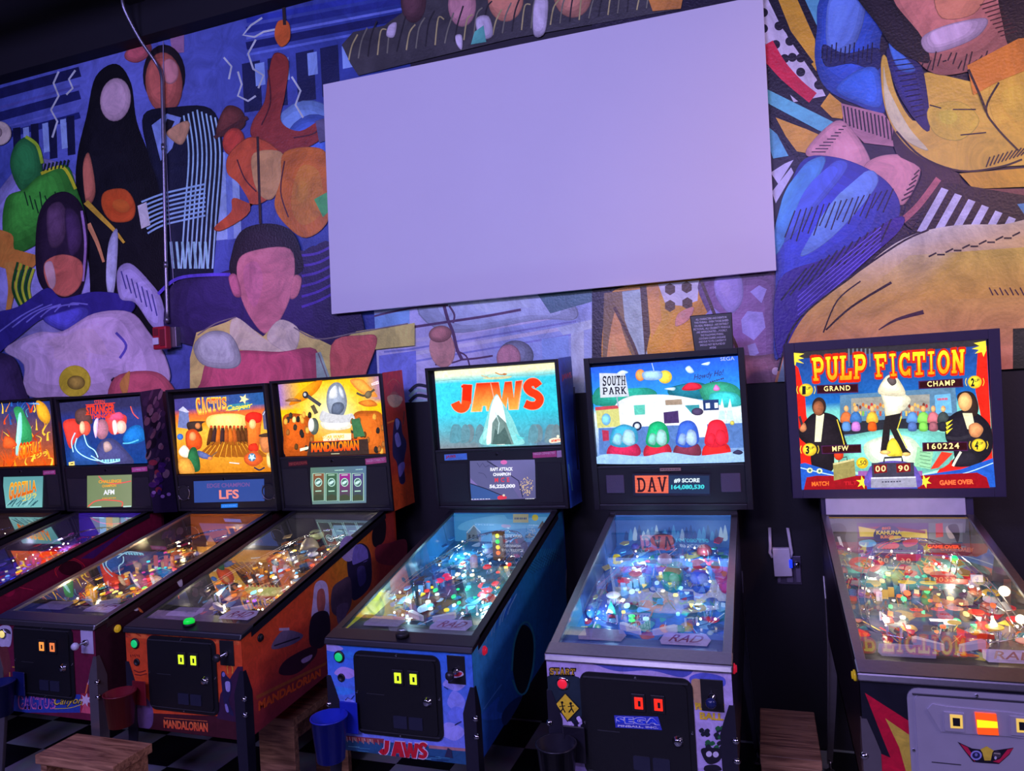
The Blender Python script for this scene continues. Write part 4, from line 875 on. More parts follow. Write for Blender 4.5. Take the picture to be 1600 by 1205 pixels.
        for i in range(bulbs):
            side = rnd.choice((-1, 1)); u = side * rnd.uniform(.45, .93); v = rnd.uniform(.16, .98)
            if i % 3 == 0: u = rnd.uniform(-.8, .8); v = rnd.uniform(.6, .98)
            if bme is None:
                bm = bmesh.new(); bmesh.ops.create_uvsphere(bm, u_segments=10, v_segments=8, radius=.0042); o = fin('bulb', bm, BULB, pf, True); bme = o.data
            else: o = bpy.data.objects.new('bulb', bme); C.objects.link(o); o.parent = pf
            o.location = s.P(u, v, .02)
        for i in range(16):
            side = 1 if i % 2 else -1; u = side * rnd.uniform(.55, .9); v = .28 + i * .043; k = rnd.randint(4, 6); off = rnd.uniform(0, 6)
            ctr = s.P(u, v, .036 + .02 * v); rr_ = rnd.uniform(.013, .027); bm = bmesh.new()
            pr = [ctr + a.u * rr_ * rnd.uniform(.6, 1.2) * math.cos(off + 6.283 * j / k) + a.v * rr_ * 1.4 * rnd.uniform(.6, 1.2) * math.sin(off + 6.283 * j / k) for j in range(k)]
            pr = [p if abs(p.x - s.x) < hw - .004 else Vector((s.x + math.copysign(hw - .004, p.x - s.x), p.y, p.z)) for p in pr]
            tv = [bm.verts.new(p + a.n * .003) for p in pr]; bv = [bm.verts.new(p) for p in pr]; bm.faces.new(tv); bm.faces.new(bv[::-1])
            for j in range(k): bm.faces.new((tv[j], bv[j], bv[(j + 1) % k], tv[(j + 1) % k]))
            fin('plastic_cover', bm, plast(rnd.choice(theme), .08), r)
        # standing targets
        for i in range(5):
            c = s.P(-.55 + i * .085, .52 + i * .018, 0); bm = bmesh.new(); box(bm, (c.x - .010, c.y - .002, c.z), (c.x + .010, c.y + .003, c.z + .034), .001); fin('drop_target', bm, plast(rnd.choice(theme[:3] + [(230, 230, 235)]), .15), r)
        # ramps
        if ramps == 'wire':
            for (path, w_) in (([(-.84, .28, .05), (-.80, .45, .055), (-.62, .66, .06), (-.35, .84, .075), (.05, .92, .08), (.42, .90, .08), (.60, .80, .07), (.48, .68, .04)], .010), ([(.78, .26, .05), (.80, .5, .055), (.70, .74, .06), (.50, .88, .07), (.2, .84, .06)], .010)):
                for off in (-1, 1):
                    pts = spline([s.P(u + off * w_ / hw, v, h) for u, v, h in path], 6); bm = bmesh.new(); tube(bm, pts, .0024, 6)
                    if off == 1:
                        lo = spline([s.P(u - w_ / hw, v, h) for u, v, h in path], 6)
                        for k in range(0, len(pts), 3): tube(bm, [pts[k], (pts[k] + lo[k]) / 2 - Vector((0, 0, .009)), lo[k]], .0016, 5)
                    fin('wire_ramp', bm, CHROME, r, True)
        elif ramps == 'clear':
            for path, w_ in (([(-.80, .24, .05), (-.78, .42, .06), (-.60, .58, .065), (-.40, .80, .08), (-.2, .93, .09)], .020), ([(.20, .52, .02), (.22, .66, .04), (.24, .80, .075), (.30, .94, .09)], .024), ([(.84, .3, .045), (.82, .55, .05), (.70, .78, .06)], .018)):
                pts = spline([s.P(u, v, h) for u, v, h in path], 6); bm = bmesh.new(); rows = []
                for k, p in enumerate(pts):
                    d = (pts[min(k + 1, len(pts) - 1)] - pts[max(k - 1, 0)]).normalized(); sd = d.cross(a.n).normalized()
                    rows.append([bm.verts.new(p - sd * w_ + a.n * .020), bm.verts.new(p - sd * w_), bm.verts.new(p + sd * w_), bm.verts.new(p + sd * w_ + a.n * .020)])
                for A_, B_ in zip(rows, rows[1:]):
                    for j in range(3): bm.faces.new((A_[j], A_[j + 1], B_[j + 1], B_[j]))
                fin('clear_ramp', bm, CLEAR, r, True)
        if features: features(s, a)
        # general illumination lamps inside the cabinet
        for (u, v) in ((-.6, .30), (.6, .34), (-.5, .78), (.55, .80)):
            point('playfield_lamp', s.P(u, v, .05), lp / 5.2, l2 if (l2 and v > .5) else s.lc, .012, r)
def speaker(s, u, z, rr_=.045, square=False):
    Y = s.fy(z) - .003; c = Vector((s.x + u, Y, z)); n = Vector((0, -1, -LEAN)).normalized()
    bm = bmesh.new()
    if square: box(bm, (c.x - rr_, Y - .006, z - rr_), (c.x + rr_, Y + .004, z + rr_), .004); g = fin('speaker_grille', bm, mat('grille_violet', (74, 62, 84), .6, bump=.5, nscale=220), s.r)
    else:
        lathe(bm, c, n, [(rr_ * 1.08, 0), (rr_ * 1.08, .006), (rr_ * .92, .006), (rr_ * .9, .002), (rr_ * .4, .001), (rr_ * .1, .003)], 28); g = fin('speaker_grille', bm, SPK, s.r)
        bm = bmesh.new()
        ring = [c + n * .006 + Vector((math.cos(6.283 * k / 28), 0, 0)) * rr_ + Vector((0, 0, 1)) * rr_ * math.sin(6.283 * k / 28) for k in range(29)]
        tube(bm, ring, .0022, 6)
        for k in range(4):
            q = c + n * .005 + Vector((math.cos(.785 + 1.5708 * k) * rr_ * 1.15, 0, math.sin(.785 + 1.5708 * k) * rr_ * 1.15)); cyl(bm, q, q + n * .003, .004, n=8)
        fin('speaker_ring', bm, STEEL, g, True)
def speaker_rect(s, u0, u1, z0, z1):
    bm = bmesh.new(); Y0, Y1 = s.fy(z0) - .003, s.fy(z1) - .003
    hexa(bm, [(s.x + u0, Y0 - .003, z0), (s.x + u1, Y0 - .003, z0), (s.x + u1, Y0 + .004, z0), (s.x + u0, Y0 + .004, z0), (s.x + u0, Y1 - .003, z1), (s.x + u1, Y1 - .003, z1), (s.x + u1, Y1 + .004, z1), (s.x + u0, Y1 + .004, z1)], .001)
    fin('speaker_grille', bm, SPK, s.r)
def loz(A, cx, cy, rx, ry, c): A.ell(cx, cy, rx, ry, c)
rnd = random.Random(11)

# ================================================================== G: green dragon-film machine (far left)
g = Machine('gz', 'pinball machine cut by the left edge, with orange backglass and small teal screen', -1.115)
g.lc = (1, .7, .6)
g.backbox(1.475); g.cabinet(mat('cab_charcoal', (40, 36, 50), .4))
A = g.art((0, 580, 3.636), -.012, -.335, 1.486, .335, 1.9)
A.grid([(-180, 195), (285, 170), (310, 545), (-160, 570)], 8, 8, lambda a, b: mixc((30, 50, 120), (220, 90, 20), b))
for i in range(70):
    x, y = rnd.uniform(-150, 300), rnd.uniform(190, 550)
    c = rnd.choice(((240, 150, 30), (250, 200, 60), (220, 70, 20), (180, 50, 20))) if (x > 170 or x < 60 or y > 420) else rnd.choice(((40, 90, 170), (70, 170, 190), (30, 60, 130)))
    A.line([(x, y), (x + rnd.uniform(-20, 20), y - rnd.uniform(14, 44)), (x + rnd.uniform(-26, 26), y - rnd.uniform(40, 70))], rnd.uniform(4, 15), c, True, 1)
A.blob([(80, 215), (120, 205), (150, 260), (180, 330), (180, 400), (140, 420), (90, 420), (100, 300)], (50, 150, 90)); A.blob([(108, 250), (124, 240), (128, 330), (122, 400), (112, 470), (92, 470), (100, 340)], (160, 250, 245))
A.blob([(30, 370), (70, 380), (100, 420), (60, 440), (20, 430)], (230, 90, 40))
for i in range(9): A.line([(60, 540), (60 + (i - 4) * 16, 470 - (i % 3) * 12)], 6, (240, 80, 20), w1=1)
A.blob([(210, 170), (260, 190), (290, 260), (270, 300), (220, 260)], (230, 160, 40)); A.poly([(160, 185), (230, 190), (220, 180)], (120, 180, 240))
A.text([(108, 410), (236, 396), (240, 470), (108, 506)], 'GODZILLA', (250, 210, 50), (250, 120, 20), bold=.05, shear=.2)
A.text([(112, 406), (236, 392), (240, 466), (112, 502)], 'GODZILLA', (236, 50, 20), (236, 90, 20), bold=.02, shear=.2)
A.text([(176, 478), (272, 448), (276, 478), (182, 504)], 'ゴジラ', (250, 220, 60), bold=.02)
A.build('translite', LITART, g.r)
A = g.art((0, 580, 3.636), .006, -.17, 1.2, .2, 1.47); A.grid([(20, 602), (245, 597), (240, 774), (14, 778)], 3, 3, lambda a, b: mixc((96, 160, 160), (120, 190, 186), b))
for i in range(14): A.line([(30 + i * 12, 770 - (i % 3) * 6), (60 + i * 12, 740 - (i % 4) * 5)], 5, rnd.choice(((60, 110, 120), (150, 210, 205), (40, 80, 90))))
A.text([(54, 632), (202, 618), (208, 684), (50, 738)], 'GODZILLA', (255, 220, 60), (240, 130, 30), bold=.05, shear=.15); A.text([(56, 636), (200, 622), (204, 680), (54, 734)], 'GODZILLA', (250, 160, 40), (220, 90, 30), bold=.01, shear=.15)
A.text([(124, 708), (206, 686), (210, 716), (128, 742)], 'ゴジラ', (250, 220, 60), bold=.02)
A.build('display_screen', SCREEN, g.r)
A = g.art((0, 580, 3.636), .005, .1, 1.4, .33, 1.48); A.poly([(243, 566), (314, 562), (316, 588), (245, 590)], (190, 80, 130)); A.text([(250, 572), (308, 568), (308, 580), (250, 584)], 'INSIDER', (230, 190, 210)); A.build('sticker', PRINT, g.r)
speaker_rect(g, .215, .318, 1.235, 1.43); speaker_rect(g, -.318, -.185, 1.235, 1.43)
g.coin_door(); g.start_button(); g.shooter(); g.flipper_button(BLACKM)
g.playfield([(60, 70, 90), (50, 60, 70), (90, 70, 60)], [(120, 90, 70), (70, 90, 110), (150, 130, 90), (60, 50, 60)], [(250, 160, 60), (255, 255, 220), (90, 200, 255)], 3, lp=2.2, nins=10, posts=14, bulbs=8)

# ================================================================== S: second from left (supernatural show)
m = Machine('st', 'pinball machine with blue and pink backglass and an olive screen reading AFM', -.395, w=.702, t=1.909, b=1.194)
m.lc = (.6, .35, 1)
m.backbox(1.470); m.cabinet(mat('cab_crimson', (86, 14, 40), .35))
A = m.art((0, 580, 3.636), -.012, -.335, 1.482, .335, 1.9)
def f_(a, b):
    c = mixc((44, 42, 110), (60, 60, 130), a); c = mixc(c, (20, 60, 130), b)
    if b < .25: c = (46, 44, 84)
    return c
A.grid([(330, 182), (800, 142), (850, 530), (365, 545)], 8, 8, f_)
A.blob([(360, 290), (420, 270), (470, 300), (460, 400), (400, 440), (370, 360)], (220, 60, 50)); A.blob([(600, 260), (660, 240), (720, 260), (700, 340), (640, 360), (610, 320)], (230, 70, 70))
A.blob([(430, 230), (490, 210), (520, 260), (520, 300), (440, 300)], (90, 60, 60)); A.ell(486, 325, 30, 42, (236, 90, 70)); A.ell(468, 320, 16, 36, (255, 190, 150)); A.ell(580, 330, 38, 58, (170, 110, 130)); A.blob([(540, 280), (560, 270), (548, 380), (532, 330)], (240, 200, 255))
A.ell(690, 318, 30, 38, (250, 190, 170)); A.blob([(630, 250), (680, 232), (704, 256), (690, 274), (630, 280)], (235, 80, 120)); A.blob([(640, 290), (660, 280), (670, 340), (650, 360)], (255, 230, 230))
A.blob([(700, 380), (740, 320), (800, 310), (830, 380), (780, 410), (720, 410)], (30, 110, 190)); A.line([(700, 410), (740, 408), (790, 390)], 8, (90, 190, 230), True)
A.blob([(430, 400), (480, 360), (520, 420), (560, 480), (560, 530), (430, 530), (400, 470)], (40, 80, 150)); A.blob([(560, 420), (630, 380), (700, 430), (760, 530), (560, 530)], (70, 70, 120)); A.blob([(590, 410), (620, 400), (640, 440), (600, 460)], (180, 150, 150))
for q in ([(440, 380), (430, 430), (460, 470), (520, 500), (580, 510)], [(480, 360), (500, 420), (540, 450), (560, 490)], [(430, 350), (410, 400), (420, 460)], [(520, 480), (600, 520), (680, 510)]): A.line(q, 7, (110, 200, 250), True); A.line(q, 3, (225, 250, 255), True)
A.line([(745, 200), (760, 240), (790, 270)], 5, (240, 90, 70), True)
A.text([(538, 166), (598, 162), (598, 186), (540, 190)], 'STERN', (240, 70, 40)); A.text([(492, 196), (654, 184), (656, 238), (494, 246)], 'STRANGER', (244, 60, 30), bold=.03); A.text([(516, 246), (628, 240), (630, 264), (518, 272)], 'THINGS', (244, 60, 30), bold=.03)
A.line([(490, 192), (656, 180)], 4, (244, 60, 30)); A.line([(488, 248), (512, 246)], 4, (244, 60, 30)); A.line([(632, 242), (658, 240)], 4, (244, 60, 30))
A.scrib([(580, 492), (690, 486), (690, 522), (580, 528)], (150, 230, 255)); A.poly([(394, 518), (426, 512), (428, 534), (396, 538)], (250, 220, 120)); A.line([(404, 526), (420, 523)], 5, (60, 40, 30))
A.build('translite', LITART, m.r)
A = m.art((0, 580, 3.636), .006, -.2, 1.2, .25, 1.43)
A.grid([(495, 595), (748, 588), (748, 768), (495, 776)], 4, 4, lambda a, b: mixc((120, 140, 96), (136, 150, 110), a))
A.line([(560, 596), (590, 625), (650, 640), (745, 625)], 6, (240, 90, 90), True); A.line([(500, 770), (540, 740), (600, 732), (690, 742), (692, 770)], 6, (250, 90, 80), True); A.line([(700, 770), (746, 768)], 7, (200, 240, 220)); A.line([(510, 773), (576, 771)], 6, (200, 240, 220))
A.text([(560, 620), (690, 614), (690, 634), (560, 638)], 'CHALLENGE', (240, 170, 50), bold=.04); A.text([(580, 646), (660, 641), (660, 657), (580, 661)], 'CHAMPION', (240, 170, 50), bold=.04)
A.text([(588, 676), (650, 672), (650, 700), (588, 704)], 'AFM', (245, 250, 250), bold=.03); A.scrib([(580, 716), (662, 712), (662, 728), (580, 731)], (230, 160, 60))
A.build('display_screen', SCREEN, m.r)
A = m.art((0, 580, 3.636), .005, .1, 1.40, .345, 1.475); A.poly([(747, 548), (836, 542), (838, 568), (749, 575)], (200, 90, 140)); A.text([(756, 556), (826, 550), (826, 561), (756, 567)], 'CONNECTED', (240, 210, 225)); A.build('sticker', PRINT, m.r)
speaker_rect(m, .205, .325, 1.225, 1.40); speaker_rect(m, -.325, -.145, 1.225, 1.40)
A = Art((m.x + m.w / 2 + .0006, 0, 0), (1, 0, 0), (0, 580, 3.636))
A.poly([(797, 118), (915, 98), (1010, 800), (872, 806)], (46, 34, 70))
for i in range(46):
    x, y = rnd.uniform(815, 930), rnd.uniform(130, 640)
    A.ell(x + (y - 130) * .07, y, rnd.uniform(6, 20), rnd.uniform(10, 34), rnd.choice(((60, 44, 84), (90, 60, 100), (120, 80, 110), (30, 24, 44), (130, 100, 130))), 20)
for i in range(14): A.ell(890 + rnd.uniform(-25, 30), 520 + i * 14, rnd.uniform(10, 26), 16, rnd.choice(((110, 40, 90), (80, 40, 120), (60, 30, 110), (140, 50, 80))))
for q in ((850, 690), (900, 712), (935, 700)): A.ell(q[0] + 22, q[1], 12, 10, (190, 140, 240))
A.build('backbox_side_decal', PRINT, scale=(1.7, 1.7, 1.4), parent= m.r)
A = m.side_art((0, 780, 6.025))
yr = m.y + .1; pts3 = [(m.yf, m.cb), (yr, m.bot(yr)), (yr, m.top(yr) - .02), (m.yf, m.ch - .02)]
A.poly([(0, 0)] * 4, (100, 16, 48), flat=[(a, b) for a, b in pts3])
A.poly([(1240, 260), (900, 470), (760, 560), (880, 560), (1180, 300)], (60, 22, 90)); A.line([(530, 720), (520, 660), (590, 590), (690, 560), (770, 600), (800, 640)], 7, (190, 30, 50), True); A.ell(660, 650, 110, 70, (50, 8, 26)); A.line([(545, 740), (530, 680), (590, 605), (690, 575), (770, 615)], 3, (240, 70, 70), True)
A.line([(200, 790), (180, 830), (310, 856)], 5, (200, 40, 80)); A.ell(80, 860, 60, 60, (130, 20, 60))
A.build('cabinet_side_decal', PRINT, scale=(1.9, 1.9, 1.5), parent= m.r)
m.coin_door(); m.start_button(); m.shooter(); m.flipper_button(BLACKM)
def st_feat(s, a):
    for (u, v, rr_, c) in ((-.1, .62, .045, (235, 10, 20)), (.38, .52, .03, (235, 10, 20)), (.3, .70, .04, (200, 60, 100))):
        bm = bmesh.new(); lathe(bm, s.P(u, v, .04), a.n, [(rr_, 0), (rr_, .006), (rr_ * .7, .016), (.002, .02)], 24); fin('dome', bm, plast(c, .9), s.r, True)
    bm = bmesh.new(); c = s.P(.55, .80, .03); box(bm, (c.x - .06, c.y - .008, c.z), (c.x + .06, c.y, c.z + .045), .003); fin('ramp_sign', bm, plast((220, 110, 120), .5), s.r)
    for u, c in ((-.2, (120, 190, 235)), (.0, (240, 190, 120)), (.2, (170, 200, 160)), (.45, (90, 170, 220)), (.7, (160, 90, 160))):
        q = s.P(u, .985, .0); bm = bmesh.new(); box(bm, (q.x - .025, q.y - .004, q.z + .02), (q.x + .025, q.y, q.z + .12), .002); fin('back_panel_art', bm, plast(c, .55), s.r)
m.playfield([(70, 60, 150), (150, 60, 150), (60, 50, 190)], [(90, 60, 200), (200, 50, 150), (60, 60, 220), (150, 130, 230), (230, 40, 60)], [(60, 60, 255), (255, 60, 160), (255, 255, 200), (255, 200, 40), (120, 200, 255)], 5, lp=5.0, bumpcol=((235, 20, 30), (200, 60, 160)), l2=(.8, .6, 1), features=st_feat)

# ================================================================== C: western machine
c = Machine('ca', 'western-town pinball machine with steel front bar and a wide blue display reading LFS', .506, w=.686, y=-.329, t=1.908, b=1.200, cw=.575, ch=.93, legm=mat('leg_steel', (150, 142, 146), .35, .8), railm=STEEL)
c.lc = (1, .75, .4)
c.backbox(1.405); c.cabinet(mat('cab_maroon', (58, 22, 34), .4))
A = c.art((0, 580, 3.636), -.012, -.328, 1.417, .328, 1.895)
def f_(a, b):
    if b < .16: return mixc((70, 60, 130), (40, 90, 150), a)
    if b < .36: return mixc((200, 80, 60), (250, 150, 30), (b - .16) / .2)
    return mixc((252, 200, 70), (214, 132, 30), (b - .36) / .64 + abs(a - .5) * .5)
A.grid([(990, 160), (1518, 118), (1575, 575), (1015, 590)], 10, 14, f_)
A.blob([(1180, 260), (1300, 240), (1400, 260), (1380, 330), (1200, 330)], (255, 226, 120))
A.poly([(1020, 215), (1070, 225), (1080, 330), (1010, 320)], (110, 120, 170)); A.poly([(1014, 222), (1040, 200), (1076, 232), (1060, 236)], (190, 190, 220)); A.poly([(1490, 240), (1530, 180), (1550, 280), (1545, 340), (1500, 330)], (90, 90, 120)); A.line([(1494, 250), (1532, 182)], 5, (200, 200, 220))
for i in range(11):
    x = 1190 + i * 22; A.blob([(x, 330), (x + 10, 314), (x + 20, 330), (x + 26 + (i - 5) * 3, 400), (x + 4 + (i - 5) * 4, 420)], rnd.choice(((90, 50, 24), (60, 40, 40), (170, 80, 30), (200, 100, 30)))); A.ell(x + 10, 316, 8, 8, rnd.choice(((120, 60, 30), (220, 90, 40))))
for i in range(12): A.poly([(1210 + i * 18, 400), (1222 + i * 18, 402), (1222 + i * 22 + (i - 6) * 14, 490), (1200 + i * 20 + (i - 6) * 14, 486)], (160, 90, 24))
for q, cc in (([(1070, 290), (1170, 285), (1150, 300), (1150, 340), (1080, 340)], (60, 44, 40)), ([(1060, 350), (1110, 330), (1150, 380), (1140, 440), (1070, 440)], (220, 80, 30)), ([(1020, 450), (1050, 420), (1080, 450), (1070, 490), (1030, 480)], (240, 235, 210)), ([(1080, 450), (1120, 440), (1140, 560), (1070, 560)], (40, 100, 60)), ([(1020, 500), (1080, 500), (1110, 580), (1030, 584)], (220, 150, 60)), ([(1130, 450), (1200, 480), (1200, 500), (1140, 490)], (90, 100, 150)), ([(1396, 260), (1440, 230), (1490, 250), (1486, 320), (1470, 460), (1420, 460), (1410, 340)], (230, 110, 40)), ([(1400, 250), (1440, 232), (1490, 244), (1480, 290), (1410, 290)], (240, 40, 30)), ([(1420, 420), (1460, 410), (1470, 450), (1420, 450)], (230, 50, 30)), ([(1480, 380), (1540, 360), (1560, 440), (1500, 460)], (200, 120, 70)), ([(1480, 360), (1530, 350), (1530, 372), (1482, 372)], (70, 50, 40)), ([(1520, 470), (1550, 470), (1560, 540), (1526, 540)], (240, 200, 120)), ([(1396, 480), (1450, 450), (1500, 500), (1450, 540), (1400, 520)], (220, 90, 40))): A.blob(q, cc)
A.ell(1100, 370, 20, 26, (235, 150, 90)); A.ell(1440, 300, 20, 28, (240, 190, 120)); A.ell(1130, 310, 16, 18, (200, 120, 70)); A.ell(1030, 372, 18, 18, (60, 110, 190)); A.ell(1438, 488, 22, 24, (90, 130, 160))
A.poly([(1438 + (24 if i % 2 == 0 else 10) * math.cos(1.5708 + .6283 * i), 488 + (24 if i % 2 == 0 else 10) * math.sin(1.5708 + .6283 * i)) for i in range(10)], (200, 220, 225))
A.line([(1190, 500), (1240, 456)], 10, (120, 90, 70), w1=5); A.ell(1200, 494, 13, 10, (220, 130, 70)); A.line([(1310, 518), (1366, 524)], 5, (235, 235, 240)); A.line([(1450, 545), (1480, 560), (1510, 545)], 8, (30, 40, 70), True)
A.slab([(1116, 156), (1292, 148), (1296, 212), (1128, 248)], 'CACTUS', (250, 200, 60), (250, 150, 50), .06); A.slab([(1120, 160), (1290, 152), (1292, 210), (1132, 242)], 'CACTUS', (250, 90, 50), (250, 210, 90))
A.poly([(1300, 190), (1420, 176), (1426, 214), (1304, 226)], (60, 130, 150)); A.text([(1290, 196), (1428, 178), (1432, 216), (1298, 234)], 'Canyon', (250, 220, 60), bold=.02, shear=.4); A.line([(1290, 222), (1350, 214), (1440, 186)], 5, (250, 220, 60), True)
A.poly([(1392 + (30 if i % 2 == 0 else 13) * math.cos(1.3 + .6283 * i), 158 + (30 if i % 2 == 0 else 13) * math.sin(1.3 + .6283 * i)) for i in range(10)], (240, 225, 160))
A.text([(1530, 470), (1556, 466), (1558, 484), (1532, 488)], 'WANTED', (60, 30, 20)); A.build('translite', LITART, c.r)
A = c.art((0, 580, 3.636), .006, -.26, 1.24, .29, 1.39)
A.grid([(1100, 626), (1500, 612), (1503, 738), (1104, 748)], 3, 3, lambda a, b: (52, 78, 150)); A.text([(1176, 640), (1418, 632), (1418, 656), (1176, 664)], 'EDGE CHAMPION', (120, 84, 150), bold=.02); A.text([(1244, 676), (1356, 672), (1358, 724), (1246, 728)], 'LFS', (240, 140, 130), bold=.03); A.build('display_screen', SCREEN, c.r)
A = c.art((0, 580, 3.636), .006, -.12, 1.2, .12, 1.27); A.poly([(1256, 756), (1350, 752), (1350, 774), (1256, 778)], (40, 120, 220)); A.scrib([(1264, 760), (1342, 757), (1342, 770), (1264, 773)], (90, 160, 240)); A.build('maker_plate', SCREEN, c.r)
speaker(c, -.292, 1.308, .042); speaker(c, .296, 1.308, .042)
A = c.front_art((0, 880, 3.636))
A.poly([(0, 0)] * 4, (110, 26, 56), flat=[(-.29, .5), (.29, .5), (.29, .95), (-.29, .95)]); A.poly([(60, 735), (540, 750), (545, 850), (60, 850)], (44, 70, 160)); A.poly([(460, 740), (560, 745), (560, 860), (455, 850)], (170, 40, 60)); A.poly([(460, 850), (480, 790), (520, 830), (540, 860)], (220, 90, 110))
A.blob([(0, 450), (40, 470), (60, 600), (10, 640), (-30, 560)], (110, 50, 50)); A.line([(70, 590), (100, 600), (95, 650), (60, 660), (55, 620)], 6, (200, 150, 50), True); A.line([(60, 680), (90, 720), (120, 742)], 7, (210, 150, 90), True)
A.slab([(104, 742), (318, 740), (318, 824), (104, 826)], 'CACTUS', (230, 120, 170), (220, 110, 160), .07); A.slab([(108, 746), (314, 744), (314, 820), (108, 822)], 'CACTUS', (60, 40, 130), (70, 60, 160))
A.text([(306, 758), (470, 762), (470, 812), (306, 826)], 'Canyon', (30, 26, 40), bold=.05, shear=.45); A.text([(308, 756), (470, 760), (470, 808), (308, 822)], 'Canyon', (230, 200, 70), bold=.005, shear=.45); A.line([(310, 828), (400, 822), (470, 800)], 4, (230, 200, 70), True)
A.poly([(488 + (36 if i % 2 == 0 else 18) * math.cos(.4 + .4488 * i), 778 + (40 if i % 2 == 0 else 18) * math.sin(.4 + .4488 * i)) for i in range(14)], (226, 200, 215)); A.line([(488, 740), (500, 680)], 8, (230, 120, 60)); A.line([(500, 690), (512, 628)], 5, (200, 160, 190), w1=3)
A.build('cabinet_front_decal', PRINT, c.r)
c.coin_door(.615, .915, -.170, .168, lights=((240, 150, 60), (220, 120, 60))); c.start_button(-.235, .868, (240, 220, 120), CHROME, False)
A = Art((c.x, c.yf - .002, 0), (0, -1, 0), (0, 880, 3.636)); A.blob([(-6, 366), (30, 352), (62, 366), (68, 410), (58, 470), (30, 474), (-2, 470), (-10, 410)], (196, 186, 206)); A.blob([(2, 384), (30, 372), (56, 386), (60, 404), (30, 396), (4, 404)], (50, 40, 60))
A.build('badge_decal', PRINT, c.r)
c.shooter(.245, .862, mat('knob_pearl', (210, 205, 220), .25), mat('white_plate', (190, 180, 205), .4)); c.flipper_button(mat('button_amber', (226, 180, 40), .35, emit=.25))
A = c.side_art((0, 880, 3.636)); yr = c.y + .1
A.poly([(0, 0)] * 4, (44, 18, 30), flat=[(c.yf, c.cb), (yr, c.bot(yr)), (yr, c.top(yr) - .02), (c.yf, c.ch - .02)])
A.blob([(738, 240), (756, 228), (780, 244), (786, 266), (770, 272), (748, 262)], (196, 190, 215)); A.blob([(782, 250), (800, 262), (815, 280), (796, 278)], (200, 110, 60)); A.blob([(1000, 90), (1014, 76), (1034, 96), (1036, 130), (1018, 132)], (196, 190, 215)); A.build('cabinet_side_decal', PRINT, scale=(1.9, 1.9, 1.5), parent= c.r)
def ca_feat(s, a):
    bm = bmesh.new(); q = s.P(.42, .90, .02); lathe(bm, q, (0, 0, 1), [(.03, 0), (.034, .03), (.05, .034), (.028, .045), (.024, .07), (.002, .075)], 20); fin('hat_toy', bm, plast((120, 84, 50), .1), s.r, True)
    for u in (-.2, .05, .2): q = s.P(u, .55, .03); bm = bmesh.new(); box(bm, (q.x - .012, q.y - .004, q.z), (q.x + .012, q.y + .004, q.z + .055), .003); fin('standing_target', bm, plast((200, 100, 50), .4), s.r)
    bm = bmesh.new(); q = s.P(.6, .93, .05); lathe(bm, q, (0, 0, 1), [(.02, 0), (.026, .012), (.018, .03), (.002, .036)], 16); fin('beacon', bm, plast((240, 200, 30), 1.2), s.r, True)
    bm = bmesh.new(); q = s.P(.1, .80, .02); hexa(bm, [(q.x - .05, q.y - .05, q.z), (q.x + .05, q.y - .05, q.z), (q.x + .05, q.y + .04, q.z), (q.x - .05, q.y + .04, q.z), (q.x - .05, q.y - .05, q.z + .05), (q.x + .05, q.y - .05, q.z + .05), (q.x + .03, q.y, q.z + .075), (q.x - .03, q.y, q.z + .075)], .003); fin('mine_toy', bm, plast((130, 90, 60)), s.r)
c.playfield([(90, 70, 40), (110, 86, 50), (70, 60, 50)], [(200, 110, 40), (90, 60, 30), (240, 190, 70), (70, 150, 170), (200, 60, 110), (40, 110, 90)], [(255, 200, 40), (255, 240, 120), (255, 90, 60), (60, 220, 230), (240, 70, 160), (80, 230, 90)], 8, lp=4.0, bumpcol=((220, 120, 50), (240, 200, 60)), features=ca_feat, nins=44)

# ================================================================== M: bounty-hunter machine
d = Machine('ma', 'orange and red pinball machine with a green dome button on its front bar', 1.200, w=.693, y=-.292, t=1.9175, b=1.1945, ch=.9184, cb=.515)
d.lc = (1, .86, .62)
d.backbox(1.488); d.cabinet(mat('cab_orange', (190, 62, 26), .4))
F4 = (400, 560, 4.633)
A = d.art(F4, -.012, -.335, 1.497, .335, 1.905)
def f_(a, b):
    r2 = math.hypot((a - .5) * 1.3, b - .45); cc = mixc((255, 250, 220), (250, 190, 20), min(1, r2 * 2.2)); 
    if b < .3: cc = mixc(cc, (150, 110, 190), max(0, (abs(a - .5) - .28) * 4.4))
    if b > .5: cc = mixc(cc, (220, 110, 30), min(1, (b - .5) * 2))
    return cc
A.grid([(160, 190), (912, 126), (960, 690), (215, 716)], 14, 14, f_)
A.blob([(400, 180), (480, 160), (440, 240), (360, 300), (240, 340), (300, 260)], (246, 140, 20)); A.blob([(680, 160), (760, 150), (820, 200), (880, 280), (760, 250)], (246, 150, 60)); A.blob([(740, 320), (830, 300), (880, 340), (800, 350)], (220, 120, 40))
A.blob([(200, 420), (300, 400), (400, 440), (420, 560), (400, 700), (220, 710), (200, 560)], (190, 84, 24)); A.blob([(700, 420), (820, 380), (920, 420), (945, 680), (720, 690)], (196, 96, 30))
A.blob([(520, 230), (560, 180), (610, 180), (646, 240), (660, 330), (630, 420), (590, 424), (540, 410), (512, 330)], (140, 150, 166)); A.blob([(540, 230), (580, 196), (590, 280), (530, 290)], (220, 226, 232)); A.blob([(560, 330), (620, 320), (640, 360), (600, 410), (550, 400)], (90, 100, 120)); A.blob([(600, 200), (630, 230), (640, 290), (610, 270)], (190, 196, 206))
A.blob([(470, 460), (560, 440), (690, 450), (690, 500), (600, 520), (500, 510)], (250, 246, 220)); A.blob([(480, 380), (540, 400), (640, 410), (700, 400), (700, 460), (480, 460)], (200, 200, 200))
